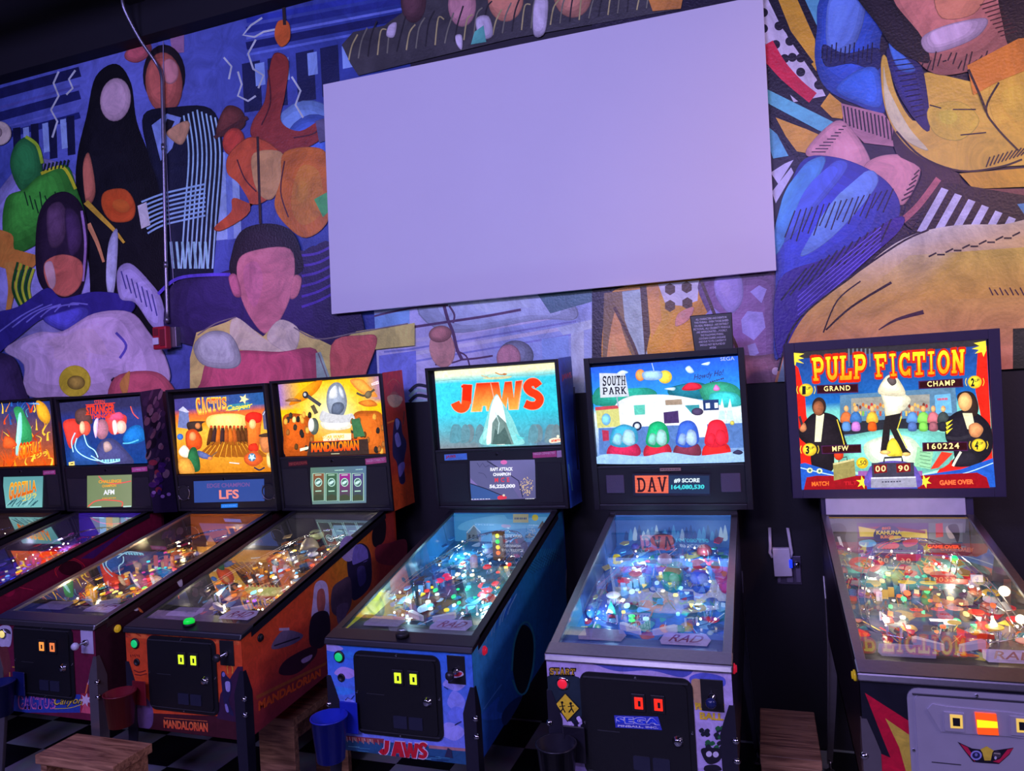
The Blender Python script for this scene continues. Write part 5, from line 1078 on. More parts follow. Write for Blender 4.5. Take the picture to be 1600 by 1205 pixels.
A.line([(360, 260), (400, 290), (470, 340)], 26, (70, 70, 76), True); A.ell(360, 264, 22, 26, (50, 50, 56)); A.ell(356, 262, 10, 13, (190, 190, 190)); A.line([(410, 340), (440, 400)], 30, (90, 80, 60))
A.line([(730, 250), (790, 270), (860, 225)], 16, (90, 80, 60), True); A.ell(815, 262, 24, 30, (110, 96, 70), 30); A.line([(216, 306), (330, 306)], 14, (120, 80, 50)); A.ell(270, 300, 40, 12, (150, 100, 60))
for i in range(40):
    x, y = rnd.choice(((rnd.uniform(215, 420), rnd.uniform(400, 690)), (rnd.uniform(700, 940), rnd.uniform(400, 690)))); A.blob([(x, y - 20), (x + 14, y - 6), (x + 10, y + 24), (x - 10, y + 22), (x - 12, y - 4)], rnd.choice(((90, 60, 30), (60, 50, 40), (230, 160, 60), (150, 90, 40), (40, 36, 34), (240, 210, 120))))
A.ell(432, 490, 34, 62, (90, 100, 90)); A.ell(412, 480, 22, 50, (235, 235, 225)); A.poly([(700, 440), (760, 430), (800, 560), (720, 570)], (60, 110, 70)); A.poly([(330, 650), (410, 630), (412, 648), (332, 670)], (245, 240, 200))
A.poly([(400, 600), (820, 580), (830, 690), (380, 706)], (60, 44, 40)); A.poly([(494, 560), (560, 540), (700, 540), (700, 590), (500, 600)], (250, 240, 190))
A.text([(496, 556), (650, 550), (650, 574), (496, 580)], 'STAR WARS', (226, 180, 30), bold=.03); A.text([(520, 580), (620, 576), (620, 590), (520, 594)], 'THE', (200, 70, 30))
A.text([(412, 612), (754, 588), (758, 662), (412, 678)], 'MANDALORIAN', (250, 150, 20), (230, 60, 20), bold=.055); A.line([(412, 604), (754, 586)], 5, (230, 70, 20))
A.poly([(846, 180), (896, 160), (900, 182), (850, 196)], (240, 230, 230)); A.text([(852, 178), (894, 164), (896, 180), (854, 192)], 'stern', (220, 30, 30)); A.line([(556, 688), (616, 686)], 5, (200, 200, 160)); A.build('translite', LITART, d.r)
A = d.art(F4, .006, -.15, 1.2, .21, 1.45)
A.grid([(394, 792), (798, 778), (798, 1046), (394, 1058)], 6, 6, lambda a, b: mixc(mixc((96, 130, 110), (90, 120, 150), a), (120, 150, 150), b * .5))
for i in range(4):
    x = 412 + i * 95; c0 = ((150, 90, 60), (70, 110, 80), (170, 40, 150), (90, 70, 140))[i]
    A.grid([(x, 835), (x + 80, 832), (x + 80, 1030), (x, 1034)], 3, 5, lambda a, b: mixc(c0, (60, 84, 70), b)); 
    for q in ([(x, 835), (x + 82, 832), (x + 82, 1030), (x, 1034), (x, 835)],): A.line(q, 4, (190, 240, 200))
    A.ell(x + 40, 898, 27, 31, (200, 245, 220)); A.ell(x + 40, 898, 22, 26, (80, 120, 110)); A.blob([(x + 22, 900), (x + 50, 884), (x + 56, 896), (x + 32, 914)], (210, 245, 235)); A.line([(x + 16, 846), (x + 62, 844)], 6, (190, 230, 200)); A.line([(x + 18, 962), (x + 62, 960)], 7, (190, 240, 210)); A.blob([(x + 8, 1000), (x + 40, 985), (x + 74, 1000), (x + 70, 1022), (x + 10, 1024)], (70, 80, 60))
A.scrib([(570, 804), (640, 800), (640, 816), (570, 820)], (190, 245, 215)); A.scrib([(722, 800), (776, 796), (776, 808), (722, 812)], (190, 240, 220)); A.build('display_screen', SCREEN, d.r)
A = d.art(F4, .005, -.33, 1.43, .345, 1.49); A.poly([(790, 728), (952, 712), (956, 752), (794, 770)], (206, 90, 130)); A.text([(800, 736), (930, 722), (930, 740), (800, 754)], 'INSIDER CONNECTED', (235, 200, 215)); A.build('sticker', PRINT, d.r); A = d.art(F4, .005, -.33, 1.43, .345, 1.49); A.poly([(232, 750), (370, 738), (374, 772), (236, 784)], (90, 26, 40)); A.text([(240, 756), (366, 744), (368, 764), (242, 778)], 'MANDALORIAN', (190, 90, 70)); A.build('sticker', PRINT, d.r)
speaker_rect(d, .205, .325, 1.225, 1.43); speaker_rect(d, -.325, -.16, 1.225, 1.43)
A = Art((d.x + d.w / 2 + .0006, 0, 0), (1, 0, 0), F4)
A.grid([(914, 105), (1056, 84), (1150, 1042), (1004, 1106)], 3, 10, lambda a, b: mixc((206, 40, 34), (150, 50, 36), math.sin(b * 3.14)) if b < .75 else (214, 84, 34))
A.line([(950, 190), (995, 150), (1040, 185)], 4, (230, 120, 70), True); A.ell(1000, 300, 40, 60, (170, 80, 60)); A.blob([(950, 280), (1000, 262), (1060, 286), (1040, 340), (1000, 356), (965, 335)], (190, 150, 120))
A.blob([(1000, 460), (1020, 430), (1050, 460), (1060, 540), (1090, 620), (1070, 760), (1080, 890), (1040, 900), (1020, 760), (990, 700), (990, 560)], (40, 36, 80)); A.blob([(1008, 450), (1024, 436), (1040, 470), (1020, 520)], (130, 130, 200)); A.blob([(1004, 560), (1030, 540), (1050, 620), (1020, 640)], (120, 110, 190)); A.blob([(1030, 780), (1070, 750), (1075, 800), (1040, 860)], (120, 110, 190)); A.line([(950, 470), (1000, 450)], 12, (210, 110, 50)); A.line([(1074, 380), (1064, 480)], 8, (90, 50, 50))
A.build('backbox_side_decal', PRINT, scale=(1.7, 1.7, 1.4), parent= d.r)
F5 = (150, 880, 3.7075)
A = d.front_art(F5)
A.poly([(0, 0)] * 4, (222, 78, 34), flat=[(-.29, .5), (.29, .5), (.29, .95), (-.29, .95)])
A.poly([(100, 860), (1000, 900), (1000, 1100), (100, 1100)], (70, 24, 34)); A.poly([(820, 600), (1000, 600), (1000, 960), (700, 900), (720, 760)], (60, 30, 60)); A.blob([(240, 790), (290, 780), (330, 850), (320, 950), (250, 950)], (110, 84, 130))
A.grid([(150, 400), (830, 440), (830, 475), (160, 430)], 10, 1, lambda a, b: (240, 110, 50) if int(a * 10) % 3 else (150, 40, 36))
for i in range(10): A.line([(170 + i * 62, 404 + i * 4), (200 + i * 62, 420 + i * 4)], rnd.uniform(5, 14), (190, 60, 30))
for i in range(5): A.line([(200 + i * 12, 530), (204 + i * 12, 545 - (i % 2) * 6)], 4, (120, 30, 30))
A.line([(220, 620), (250, 632), (290, 622)], 6, (110, 30, 30), True); A.line([(225, 645), (260, 650), (296, 640)], 5, (110, 30, 30)); A.line([(760, 600), (775, 590), (792, 606), (790, 640)], 6, (240, 160, 50), True); A.line([(760, 600), (765, 640)], 5, (240, 160, 50))
A.blob([(725, 640), (740, 626), (756, 650), (786, 690), (780, 760), (770, 800), (800, 880), (770, 870), (740, 800), (730, 720)], (40, 34, 70)); A.blob([(750, 690), (776, 690), (776, 740), (756, 740)], (170, 160, 215)); A.blob([(748, 820), (760, 820), (770, 860), (756, 860)], (140, 130, 190)); A.ell(740, 645, 9, 14, (130, 120, 180))
A.text([(392, 906), (648, 926), (650, 980), (394, 954)], 'MANDALORIAN', (240, 120, 60), (230, 84, 50), bold=.05); A.line([(396, 896), (646, 916)], 3, (240, 120, 60)); A.build('cabinet_front_decal', PRINT, d.r)
d.coin_door(); d.start_button(-.236, .855, (20, 190, 100)); d.shooter(.217, .845); d.flipper_button(BLACKP)
bm = bmesh.new(); q = Vector((d.x + .012, d.yf + .03, d.top(d.yf + .03) + .004)); lathe(bm, q, (0, 0, 1), [(.024, 0), (.024, .008), (.018, .012)], 24); ab = fin('action_button', bm, BLACKP, d.r, True)
bm = bmesh.new(); lathe(bm, q + Vector((0, 0, .010)), (0, 0, 1), [(.021, 0), (.021, .010), (.015, .017), (.002, .020)], 24); fin('button_cap', bm, glow((10, 210, 60), .8), ab, True)
A = d.side_art((540, 790, 4.444)); yr = d.y + .1

def sidefill(A, s, fn, n=14, k=6):
    yr = s.y + .1
    for i in range(n):
        for j in range(k):
            P = []; K = []
            for (a, b) in ((i / n, j / k), ((i + 1) / n, j / k), ((i + 1) / n, (j + 1) / k), (i / n, (j + 1) / k)):
                y = s.yf + (yr - s.yf) * a; z0, z1 = s.bot(y), s.top(y) - .02; P.append((y, z0 + (z1 - z0) * b)); K.append(fn(a, b))
            A.tri([P[0], P[1], P[2]], [K[0], K[1], K[2]]); A.tri([P[0], P[2], P[3]], [K[0], K[2], K[3]])
    A.k += 1
def f_(a, b):
    cc = mixc((150, 36, 50), (220, 80, 40), b); cc = mixc(cc, (232, 160, 40), max(0, 1 - abs(a - .62) * 3.4) * b); 
    if b < .35 : cc = mixc(cc, (90, 34, 50), .7 - b)
    return cc if a < .8 else mixc(cc, (130, 40, 40), .8)
sidefill(A, d, f_)
A.blob([(10, 380), (60, 290), (110, 262), (160, 300), (180, 400), (170, 560), (60, 660), (30, 560)], (36, 30, 60)); A.ell(20, 300, 62, 90, (170, 150, 220)); A.blob([(50, 330), (70, 280), (110, 270), (150, 310), (152, 380), (100, 400), (50, 410)], (112, 100, 190)); A.line([(46, 420), (100, 400), (160, 370)], 8, (30, 26, 50), True); A.blob([(80, 440), (130, 425), (140, 520), (96, 560)], (60, 52, 110))
A.blob([(190, 170), (250, 90), (280, 120), (270, 240), (210, 290), (185, 250)], (24, 16, 26)); A.blob([(210, 290), (300, 260), (420, 240), (400, 400), (230, 400)], (110, 34, 48))
A.fr = (480, 780, 2.835)
A.blob([(34, 380), (60, 360), (88, 380), (96, 460), (96, 560), (70, 640), (20, 560), (26, 440)], (176, 160, 210)); A.blob([(46, 410), (72, 400), (80, 460), (64, 520), (44, 480)], (150, 80, 80)); A.blob([(20, 520), (90, 500), (100, 600), (60, 660), (10, 640)], (36, 24, 40))
A.blob([(110, 400), (150, 360), (190, 350), (196, 460), (160, 520), (110, 500)], (74, 56, 76)); A.blob([(130, 480), (180, 460), (170, 520), (140, 560)], (90, 70, 100))
A.fr = F5
A.blob([(1020, 470), (1070, 400), (1130, 390), (1200, 420), (1140, 470), (1030, 500)], (90, 76, 110)); A.line([(1060, 385), (1120, 382)], 16, (150, 130, 170)); A.line([(1030, 480), (1180, 430)], 8, (30, 24, 40)); A.blob([(1100, 560), (1260, 480), (1270, 540), (1160, 640), (1060, 640)], (50, 22, 40)); A.blob([(1190, 560), (1250, 530), (1240, 560), (1200, 580)], (150, 120, 170))
A.poly([(930, 790), (1330, 590), (1340, 570), (925, 770)], (140, 70, 40)); 
A.text([(940, 800), (1300, 610), (1302, 655), (940, 860)], 'MANDALORIAN', (214, 84, 40), bold=.05)
A.build('cabinet_side_decal', PRINT, scale=(1.9, 1.9, 1.5), parent= d.r)
def ma_feat(s, a):
    for i in range(4):
        q = s.P(.15 + i * .18, .93, .03); bm = bmesh.new(); hexa(bm, [(q.x - .03, q.y - .012, q.z), (q.x + .02, q.y - .012, q.z), (q.x + .02, q.y, q.z), (q.x - .03, q.y, q.z), (q.x - .015, q.y - .012, q.z + .07), (q.x + .035, q.y - .012, q.z + .07), (q.x + .035, q.y, q.z + .07), (q.x - .015, q.y, q.z + .07)], .002); fin('ramp_plate', bm, plast((90, 130, 150), .35), s.r)
    bm = bmesh.new(); q = s.P(-.25, .9, .06); bmesh.ops.create_uvsphere(bm, u_segments=18, v_segments=12, radius=.03, matrix=Matrix.Translation(q) @ Matrix.Diagonal((1.5, .8, .9, 1))); fin('round_toy', bm, plast((150, 160, 110), .15), s.r, True)
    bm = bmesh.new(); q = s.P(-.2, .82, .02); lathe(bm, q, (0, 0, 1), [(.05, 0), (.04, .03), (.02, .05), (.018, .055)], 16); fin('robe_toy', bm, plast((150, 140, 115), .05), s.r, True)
d.playfield([(60, 58, 56), (120, 100, 70), (60, 60, 66)], [(60, 56, 60), (190, 120, 50), (120, 110, 100), (200, 70, 30), (70, 110, 150), (210, 180, 120), (40, 40, 50)], [(255, 180, 60), (80, 200, 255), (255, 250, 230), (255, 90, 40), (180, 90, 255)], 12, lp=5.0, bumpcol=((90, 90, 96),), features=ma_feat, l2=(1, .93, .82), card=(206, 196, 220))

# ================================================================== J: shark machine
j = Machine('ja', 'sky-blue pinball machine with red shadowed title letters over a teal sea backglass', 2.149, w=.695, y=-.2955, t=1.9267, b=1.2051, cw=.569, ch=.9281, cb=.530)
j.lc = (.45, .82, 1)
j.backbox(1.500); j.cabinet(mat('cab_blue', (20, 70, 160), .35))
F2 = (640, 540, 4.636)
A = j.art(F2, -.012, -.337, 1.512, .337, 1.912)
def f_(a, b):
    top = .14 + .02 * math.sin(a * 9)
    if b < .10: return mixc((250, 244, 200), (240, 232, 180), a)
    if b < .16: return mixc((220, 225, 190), (120, 205, 205), a * .3 + .5)
    cc = mixc((60, 205, 225), (50, 190, 205), a)
    t = max(0, (b - .55) / .45); g_ = mixc((110, 140, 150), (60, 170, 190), abs(a - .5) * .6 + .2)
    if a < .35: g_ = (120, 130, 136)
    if a > .75: g_ = (96, 116, 140)
    return mixc(cc, g_, t)
A.relief = 0; A.grid([(180, 188), (1070, 122), (1115, 716), (222, 748)], 16, 18, f_)
for i in range(18):
    x = 240 + rnd.uniform(0, 260) if i % 2 else rnd.uniform(860, 1080); A.blob([(x, 600), (x + 30, 570), (x + 60, 610), (x + 50, 690), (x - 10, 700)], mixc((110, 128, 134), (80, 150, 165), rnd.random()))
A.line([(190, 258), (320, 246), (430, 246), (560, 240), (740, 218), (900, 214), (1066, 196)], 5, (130, 180, 170), True)
A.line([(520, 218), (550, 226), (590, 236)], 6, (214, 170, 110), True); A.line([(620, 196), (660, 210), (706, 206)], 8, (196, 130, 70), True); A.blob([(530, 236), (640, 226), (740, 222), (700, 240), (580, 246)], (200, 200, 150)); A.ell(688, 208, 14, 8, (180, 110, 60))
# big red letters
JW = (JAWS_OUT, JAWS_IN) = ((250, 190, 150), None)
for gr, cc, c2 in ((9, (240, 150, 120), (250, 190, 150)), (0, (240, 40, 10), (250, 170, 70))):
    def P_(pts, A=A, gr=gr):
        return pts
    def letter(pts, wd): A.line(pts, wd + gr, cc, True)
    A.line([(420 + 0, 284 - gr * .4), (412, 420)], 66 + gr, mixc(cc, c2, .0)); A.line([(412, 400), (402, 440), (376, 456), (346, 442), (330, 412)], 62 + gr, mixc(cc, c2, .25), True); A.poly([(374, 290 - gr / 2), (442, 284 - gr / 2), (442, 300), (376, 306)], cc)
    A.poly([(452 - gr, 478 + gr / 2), (486 - gr / 2, 275 - gr / 2), (584 + gr / 2, 270 - gr / 2), (626 + gr, 468 + gr / 2), (566 - gr, 472 + gr / 2), (558 - gr, 436), (524 + gr, 438), (516 + gr, 475 + gr / 2)], (lambda x, y, cc=cc, c2=c2: mixc(cc, c2, max(0, min(1, (y - 290) / 130)))))
    A.poly([(590 - gr, 270 - gr / 2), (644 + gr / 2, 268 - gr / 2), (668, 390), (690, 266 - gr / 2), (738 + gr / 2, 262 - gr / 2), (756, 380), (770 - gr / 2, 260 - gr / 2), (814 + gr, 254 - gr / 2), (782 + gr, 460 + gr / 2), (726 - gr, 464 + gr / 2), (712, 372), (694 + gr, 464 + gr / 2), (636 - gr, 466 + gr / 2)], (lambda x, y, cc=cc, c2=c2: mixc(cc, c2, max(0, min(1, (y - 290) / 130)))))
    A.line([(936, 296), (912, 268), (876, 268), (852, 300), (876, 334), (920, 356), (944, 390), (924, 428), (880, 436), (836, 420)], 56 + gr, mixc(cc, c2, .1), True)
A.relief = 0
# plain pale stand-in peak rising in the water, no creature
A.blob([(522, 716), (534, 620), (560, 520), (590, 420), (630, 352), (664, 400), (704, 460), (750, 540), (790, 640), (820, 716)], (130, 205, 200)); A.blob([(560, 716), (572, 560), (592, 440), (630, 360), (668, 410), (690, 500), (700, 600), (640, 660)], (232, 246, 240)); A.blob([(610, 400), (640, 380), (664, 430), (640, 470), (606, 450)], (250, 252, 250))
A.poly([(590, 716), (600, 560), (640, 500), (700, 560), (756, 716)], (110, 136, 130)); A.poly([(600, 716), (620, 600), (650, 640), (690, 590), (740, 716)], (74, 100, 96)); A.line([(620, 480), (650, 560), (640, 640)], 6, (190, 220, 214))
for i in range(8): A.line([(540 + i * 6, 690 - i * 8), (534 + i * 3, 640 - i * 6)], 3, (180, 235, 225)); A.line([(790 + i * 6, 690 - i * 3), (770 + i * 6, 640 + i * 4)], 3, (90, 210, 210))
A.blob([(1014, 680), (1060, 668), (1100, 676), (1098, 696), (1040, 706), (1016, 702)], (250, 220, 190)); A.text([(1026, 680), (1090, 672), (1092, 692), (1028, 700)], 'stern', (230, 50, 30), bold=.03); A.ell(1076, 658, 10, 10, (245, 240, 200)); A.line([(632, 718), (692, 716)], 5, (200, 210, 200)); A.build('translite', LITART, j.r)
A = j.art(F2, .006, -.155, 1.2, .195, 1.46)
A.grid([(436, 836), (908, 826), (914, 1108), (442, 1122)], 6, 6, lambda a, b: mixc((110, 108, 160), mixc((150, 120, 190), (90, 90, 130), a), b))
A.poly([(436, 836), (580, 832), (700, 960), (800, 1108), (600, 1118), (440, 960)], (96, 96, 140)); A.line([(560, 836), (730, 940), (790, 980), (820, 1100)], 7, (40, 40, 70)); A.poly([(436, 1000), (560, 1040), (700, 1110), (440, 1120)], (60, 90, 150)); A.line([(440, 1000), (560, 1040), (700, 1100)], 6, (30, 34, 60))
for i in range(70):
    t = rnd.uniform(0, 6.28); q = math.sqrt(rnd.random()); A.ell(850 + 50 * q * math.cos(t), 1020 + 66 * q * math.sin(t), 4, 4, (220, 190, 140), n=6)
A.ell(684, 845, 24, 16, (220, 110, 180)); A.line([(490, 850), (510, 880), (530, 850), (550, 880), (580, 866)], 4, (60, 60, 100)); A.line([(500, 920), (540, 930), (560, 960)], 4, (70, 70, 110), True)
A.text([(586, 884), (750, 880), (750, 906), (586, 910)], 'RAFT ATTACK', (245, 245, 250), bold=.05); A.text([(606, 922), (734, 918), (734, 942), (606, 946)], 'CHAMPION', (245, 245, 250), bold=.05); A.text([(618, 958), (724, 954), (724, 988), (618, 990)], 'M C E', (230, 60, 80), bold=.03, spacing=1.2); A.text([(580, 1006), (766, 1002), (766, 1034), (580, 1038)], '56,225,000', (245, 245, 250), bold=.05)
A.scrib([(446, 1108), (590, 1104), (590, 1116), (446, 1118)], (230, 230, 240)); A.scrib([(840, 1104), (908, 1102), (908, 1113), (840, 1115)], (240, 240, 245)); A.blob([(640, 1094), (670, 1084), (704, 1094), (698, 1110), (646, 1114)], (220, 60, 80)); A.ell(684, 1084, 9, 8, (230, 220, 190)); A.build('display_screen', SCREEN, j.r)
A = j.art(F2, .005, -.335, 1.44, .335, 1.495)
A.poly([(250, 790), (414, 780), (418, 826), (254, 834)], (90, 140, 210)); A.text([(262, 796), (334, 792), (334, 818), (262, 822)], 'JAWS', (200, 30, 60), bold=.04); A.build('sticker', PRINT, j.r); A = j.art(F2, .005, -.335, 1.44, .335, 1.495); A.poly([(890, 776), (1062, 762), (1066, 806), (894, 816)], (196, 74, 124)); A.text([(898, 778), (1052, 768), (1052, 784), (898, 794)], 'INSIDER CONNECTED', (235, 200, 215)); A.poly([(1066, 762), (1110, 758), (1112, 806), (1068, 812)], (190, 150, 180)); A.build('sticker', PRINT, j.r)
speaker_rect(j, -.315, -.165, 1.24, 1.44); speaker_rect(j, .205, .325, 1.235, 1.43)
A = Art((j.x + j.w / 2 + .0006, 0, 0), (1, 0, 0), F2)
A.grid([(1075, 92), (1170, 78), (1250, 1130), (1165, 1180)], 4, 12, lambda a, b: mixc((40, 90, 220), (16, 34, 110), a * .8 + (b > .85) * .2) if (int(b * 12) % 3) else (60, 110, 235))
A.text([(1100, 212), (1170, 190), (1176, 246), (1104, 262)], 'JAWS', (200, 40, 90), bold=.04); A.line([(1150, 860), (1166, 960), (1180, 1050)], 8, (110, 190, 240)); A.line([(1190, 300), (1200, 600), (1220, 900)], 14, (20, 26, 80)); A.build('backbox_side_decal', PRINT, scale=(1.7, 1.7, 1.4), parent= j.r)
FJ = (480, 780, 2.835)
A = j.front_art(FJ)
yb_ = lambda a, b: mixc((50, 120, 220), (150, 150, 240), b) if a < .9 else mixc((60, 120, 220), (130, 140, 240), b)
A.grid([(60, 600), (770, 640), (770, 1240), (60, 1190)], 8, 12, yb_)
for cx, cy, rx, ry, cc in ((110, 660, 50, 16, (180, 170, 230)), (170, 770, 50, 26, (190, 160, 230)), (150, 850, 60, 18, (70, 150, 235)), (650, 820, 50, 30, (170, 170, 245)), (660, 900, 40, 50, (150, 160, 245)), (670, 960, 50, 40, (120, 140, 240)), (190, 940, 40, 60, (150, 160, 245)), (200, 1010, 50, 30, (170, 160, 240)), (640, 1030, 60, 40, (170, 170, 248)), (180, 690, 40, 16, (60, 140, 225)), (655, 700, 40, 14, (80, 150, 235))): A.blob([(cx - rx, cy), (cx - rx * .4, cy - ry), (cx + rx * .5, cy - ry * .7), (cx + rx, cy + 4), (cx + rx * .3, cy + ry), (cx - rx * .5, cy + ry * .6)], cc)
A.poly([(150, 1054), (770, 1120), (770, 1260), (150, 1200)], (40, 90, 130)); A.poly([(150, 1046), (340, 1062), (340, 1080), (150, 1066)], (150, 70, 80)); A.poly([(540, 1090), (760, 1110), (760, 1122), (540, 1104)], (190, 130, 130))
for i in range(30): x = 158 + i * 6; A.line([(x, 1050 + i * .6), (x + 3, 1062 + (i % 4) * 4 + i * .6)], 3, rnd.choice(((230, 150, 120), (170, 50, 60), (240, 200, 190))))
for i in range(26): x = rnd.uniform(160, 700); y = 1085 + (x - 160) * .11 + rnd.uniform(0, 44); A.line([(x, y), (x + 24, y + 2), (x + 50, y + 4)], 3, rnd.choice(((30, 60, 100), (70, 140, 170), (110, 180, 200))), True)
A.poly([(610, 1140), (624, 1100), (640, 1110), (646, 1146)], (50, 50, 80)); A.line([(170, 890), (180, 878), (196, 886), (210, 868)], 3, (30, 40, 90)); A.line([(655, 1000), (668, 992), (684, 984)], 4, (30, 40, 90)); A.line([(608, 830), (624, 840)], 4, (30, 40, 90))
for gr, cc in ((9, (220, 200, 220)), (0, (214, 26, 46))):
    A.line([(356, 1068), (352, 1110), (340, 1122), (326, 1110)], 20 + gr, cc, True); A.poly([(374 - gr / 2, 1138 + gr / 2), (390, 1072 - gr / 2), (416, 1074 - gr / 2), (434 + gr / 2, 1142 + gr / 2), (412, 1142 + gr / 2), (408, 1124), (396, 1124), (392, 1140 + gr / 2)], cc)
    A.poly([(420 - gr / 2, 1074 - gr / 2), (436, 1076 - gr / 2), (444, 1118), (450, 1078 - gr / 2), (466, 1080 - gr / 2), (472, 1122), (478, 1080 - gr / 2), (496 + gr / 2, 1082 - gr / 2), (484 + gr / 2, 1146 + gr / 2), (466, 1146 + gr / 2), (460, 1120), (454, 1144 + gr / 2), (438, 1144 + gr / 2)], cc); A.line([(530, 1094), (514, 1084), (500, 1096), (512, 1112), (526, 1124), (518, 1140), (496, 1136)], 16 + gr, cc, True)
A.build('cabinet_front_decal', PRINT, j.r)
j.coin_door(); j.start_button(-.232, .865, (20, 190, 100)); j.shooter(.225, .850)
A = Art((j.x, j.yf - .0046, 0), (0, -1, 0), FJ); A.blob([(634, 766), (680, 762), (692, 780), (660, 792), (636, 784)], (200, 190, 205)); A.blob([(640, 770), (684, 768), (676, 784), (644, 784)], (210, 40, 60)); A.build('shooter_badge', PRINT, j.r); j.flipper_button(mat('button_red', (225, 30, 60), .3, emit=.35))
bm = bmesh.new(); q = Vector((j.x + .010, j.yf + .03, j.top(j.yf + .03) + .004)); lathe(bm, q, (0, 0, 1), [(.024, 0), (.024, .012), (.020, .016)], 24); ab = fin('action_button', bm, BLACKP, j.r, True)
bm = bmesh.new(); lathe(bm, q + Vector((0, 0, .014)), (0, 0, 1), [(.019, 0), (.019, .012), (.014, .019), (.002, .022)], 24); fin('button_cap', bm, CLEAR, ab, True)
A = j.side_art(FJ)
def f_(a, b):
    cc = mixc((22, 60, 150), (60, 160, 230), b * max(0, 1 - a * 1.3)); cc = mixc(cc, (14, 80, 130), a)
    return mixc(cc, (20, 120, 170), max(0, .7 - abs(a - .55) * 3) * b)
sidefill(A, j, f_)
for i in range(12): A.line([(960 + i * 12, 330 - i * 4), (1010 + i * 9, 220)], 3, (30, 110, 150)); A.line([(950 + i * 12, 300 - i * 6), (1000 + i * 12, 330 - i * 6)], 2, (20, 50, 90))
for i in range(9): A.line([(790 + i * 12, 640 - i * 16), (800 + i * 12, 560 - i * 10), (830 + i * 12, 500 - i * 10)], 4, rnd.choice(((60, 140, 230), (110, 170, 240), (30, 80, 180))), True)
A.blob([(905, 700), (930, 580), (970, 560), (1000, 620), (995, 760), (960, 860), (925, 830)], (14, 18, 34)); A.line([(905, 760), (915, 640), (945, 560), (980, 550), (1004, 620), (1000, 740), (970, 850), (935, 860), (908, 800)], 8, (40, 120, 150), True)
A.blob([(770, 960), (830, 890), (850, 880), (840, 940), (890, 950), (860, 970), (800, 980)], (40, 90, 190)); A.line([(780, 930), (830, 860), (860, 820)], 4, (90, 150, 230), True); A.blob([(860, 960), (900, 900), (950, 880), (880, 1000)], (16, 40, 90)); A.build('cabinet_side_decal', PRINT, scale=(1.9, 1.9, 1.5), parent= j.r)
def ja_feat(s, a):
    q = s.P(.25, .78, .0); bm = bmesh.new(); box(bm, (q.x - .028, q.y - .02, q.z), (q.x + .028, q.y + .01, q.z + .13), .003); tw = fin('light_tower', bm, plast((120, 90, 40), .1), s.r)
    for k, cc in enumerate(((240, 120, 30), (240, 200, 40), (60, 220, 80), (220, 230, 60))):
        bm = bmesh.new(); lathe(bm, (q.x, q.y - .02, q.z + .035 + k * .026), (0, -1, 0), [(.010, 0), (.010, .003), (.006, .007), (.001, .008)], 14); fin('tower_lamp', bm, glow(cc, 1.4), tw, True)
    q = s.P(.58, .80, .02); bm = bmesh.new(); lathe(bm, (q.x, q.y, q.z), (0, 0, 1), [(.04, 0), (.046, .02), (.04, .05), (.02, .068), (.002, .072)], 22); sh = fin('grey_dome_toy', bm, plast((110, 120, 125), .1), s.r, True)
    bm = bmesh.new(); bmesh.ops.create_uvsphere(bm, u_segments=16, v_segments=10, radius=.02, matrix=Matrix.Translation((q.x, q.y - .032, q.z + .034)) @ Matrix.Diagonal((1.3, .6, .7, 1))); fin('dome_opening', bm, mat('dark_opening', (30, 10, 16), .4), sh, True)
    q = s.P(-.02, .64, .02); bm = bmesh.new(); lathe(bm, (q.x, q.y, q.z), (0, 0, 1), [(.016, 0), (.017, .01), (.017, .05), (.01, .056)], 18); fin('barrel_toy', bm, plast((190, 170, 175), .2), s.r, True)
    for u, v in ((-.32, .52), (-.26, .50), (-.36, .47), (.52, .42), (.60, .40), (.44, .44), (.56, .36), (.64, .46), (.25, .62)): q = s.P(u, v, .028); bm = bmesh.new(); lathe(bm, q, a.n, [(.018, 0), (.020, .004), (.012, .012), (.002, .014)], 12); fin('red_plastic', bm, plast((225, 26, 34), .7), s.r, True)
    for i, cc in enumerate(((120, 150, 190),) * 4): q = s.P(-.56 + i * .075, .40 + i * .028, 0); bm = bmesh.new(); box(bm, (q.x - .011, q.y - .002, q.z), (q.x + .011, q.y + .003, q.z + .042), .001); fin('drop_target', bm, plast((70, 110, 150), .3), s.r)
    A = Art(s.P(0, .99, 0), (0, -1, 0), FJ, eps=.00005); A.poly([(0, 0)] * 4, (70, 160, 215), flat=[(-.255, 0), (.255, 0), (.255, .14), (-.255, .14)])
    A.blob([(700, 100), (860, 70), (900, 90), (1060, 80), (1060, 120), (700, 140)], (110, 190, 235)); A.poly([(706, 190), (706, 150), (716, 150), (738, 118), (760, 146), (770, 152), (770, 190)], (120, 130, 140)); A.line([(706, 150), (738, 116), (768, 148)], 4, (220, 225, 230))
    for x in (714, 732, 750): A.poly([(x, 158), (x + 9, 158), (x + 9, 176), (x, 176)], (30, 50, 70))
    A.poly([(700, 192), (1070, 190), (1070, 240), (700, 240)], (60, 90, 110)); A.poly([(912, 66), (980, 66), (980, 104), (912, 104)], (200, 190, 140)); A.scrib([(918, 76), (974, 76), (974, 96), (918, 96)], (60, 80, 120)); A.ell(1010, 82, 14, 14, (220, 200, 40)); A.poly([(1020, 130), (1042, 96), (1064, 130)], (90, 80, 60)); A.build('back_panel_art', artmat('backlit_print', emit=.5, vary=.15), s.r)
j.bump = ((-.10, .86), (.12, .92), (.34, .93))
jb = artmat('blade_reflection', rough=.15, vary=.2)
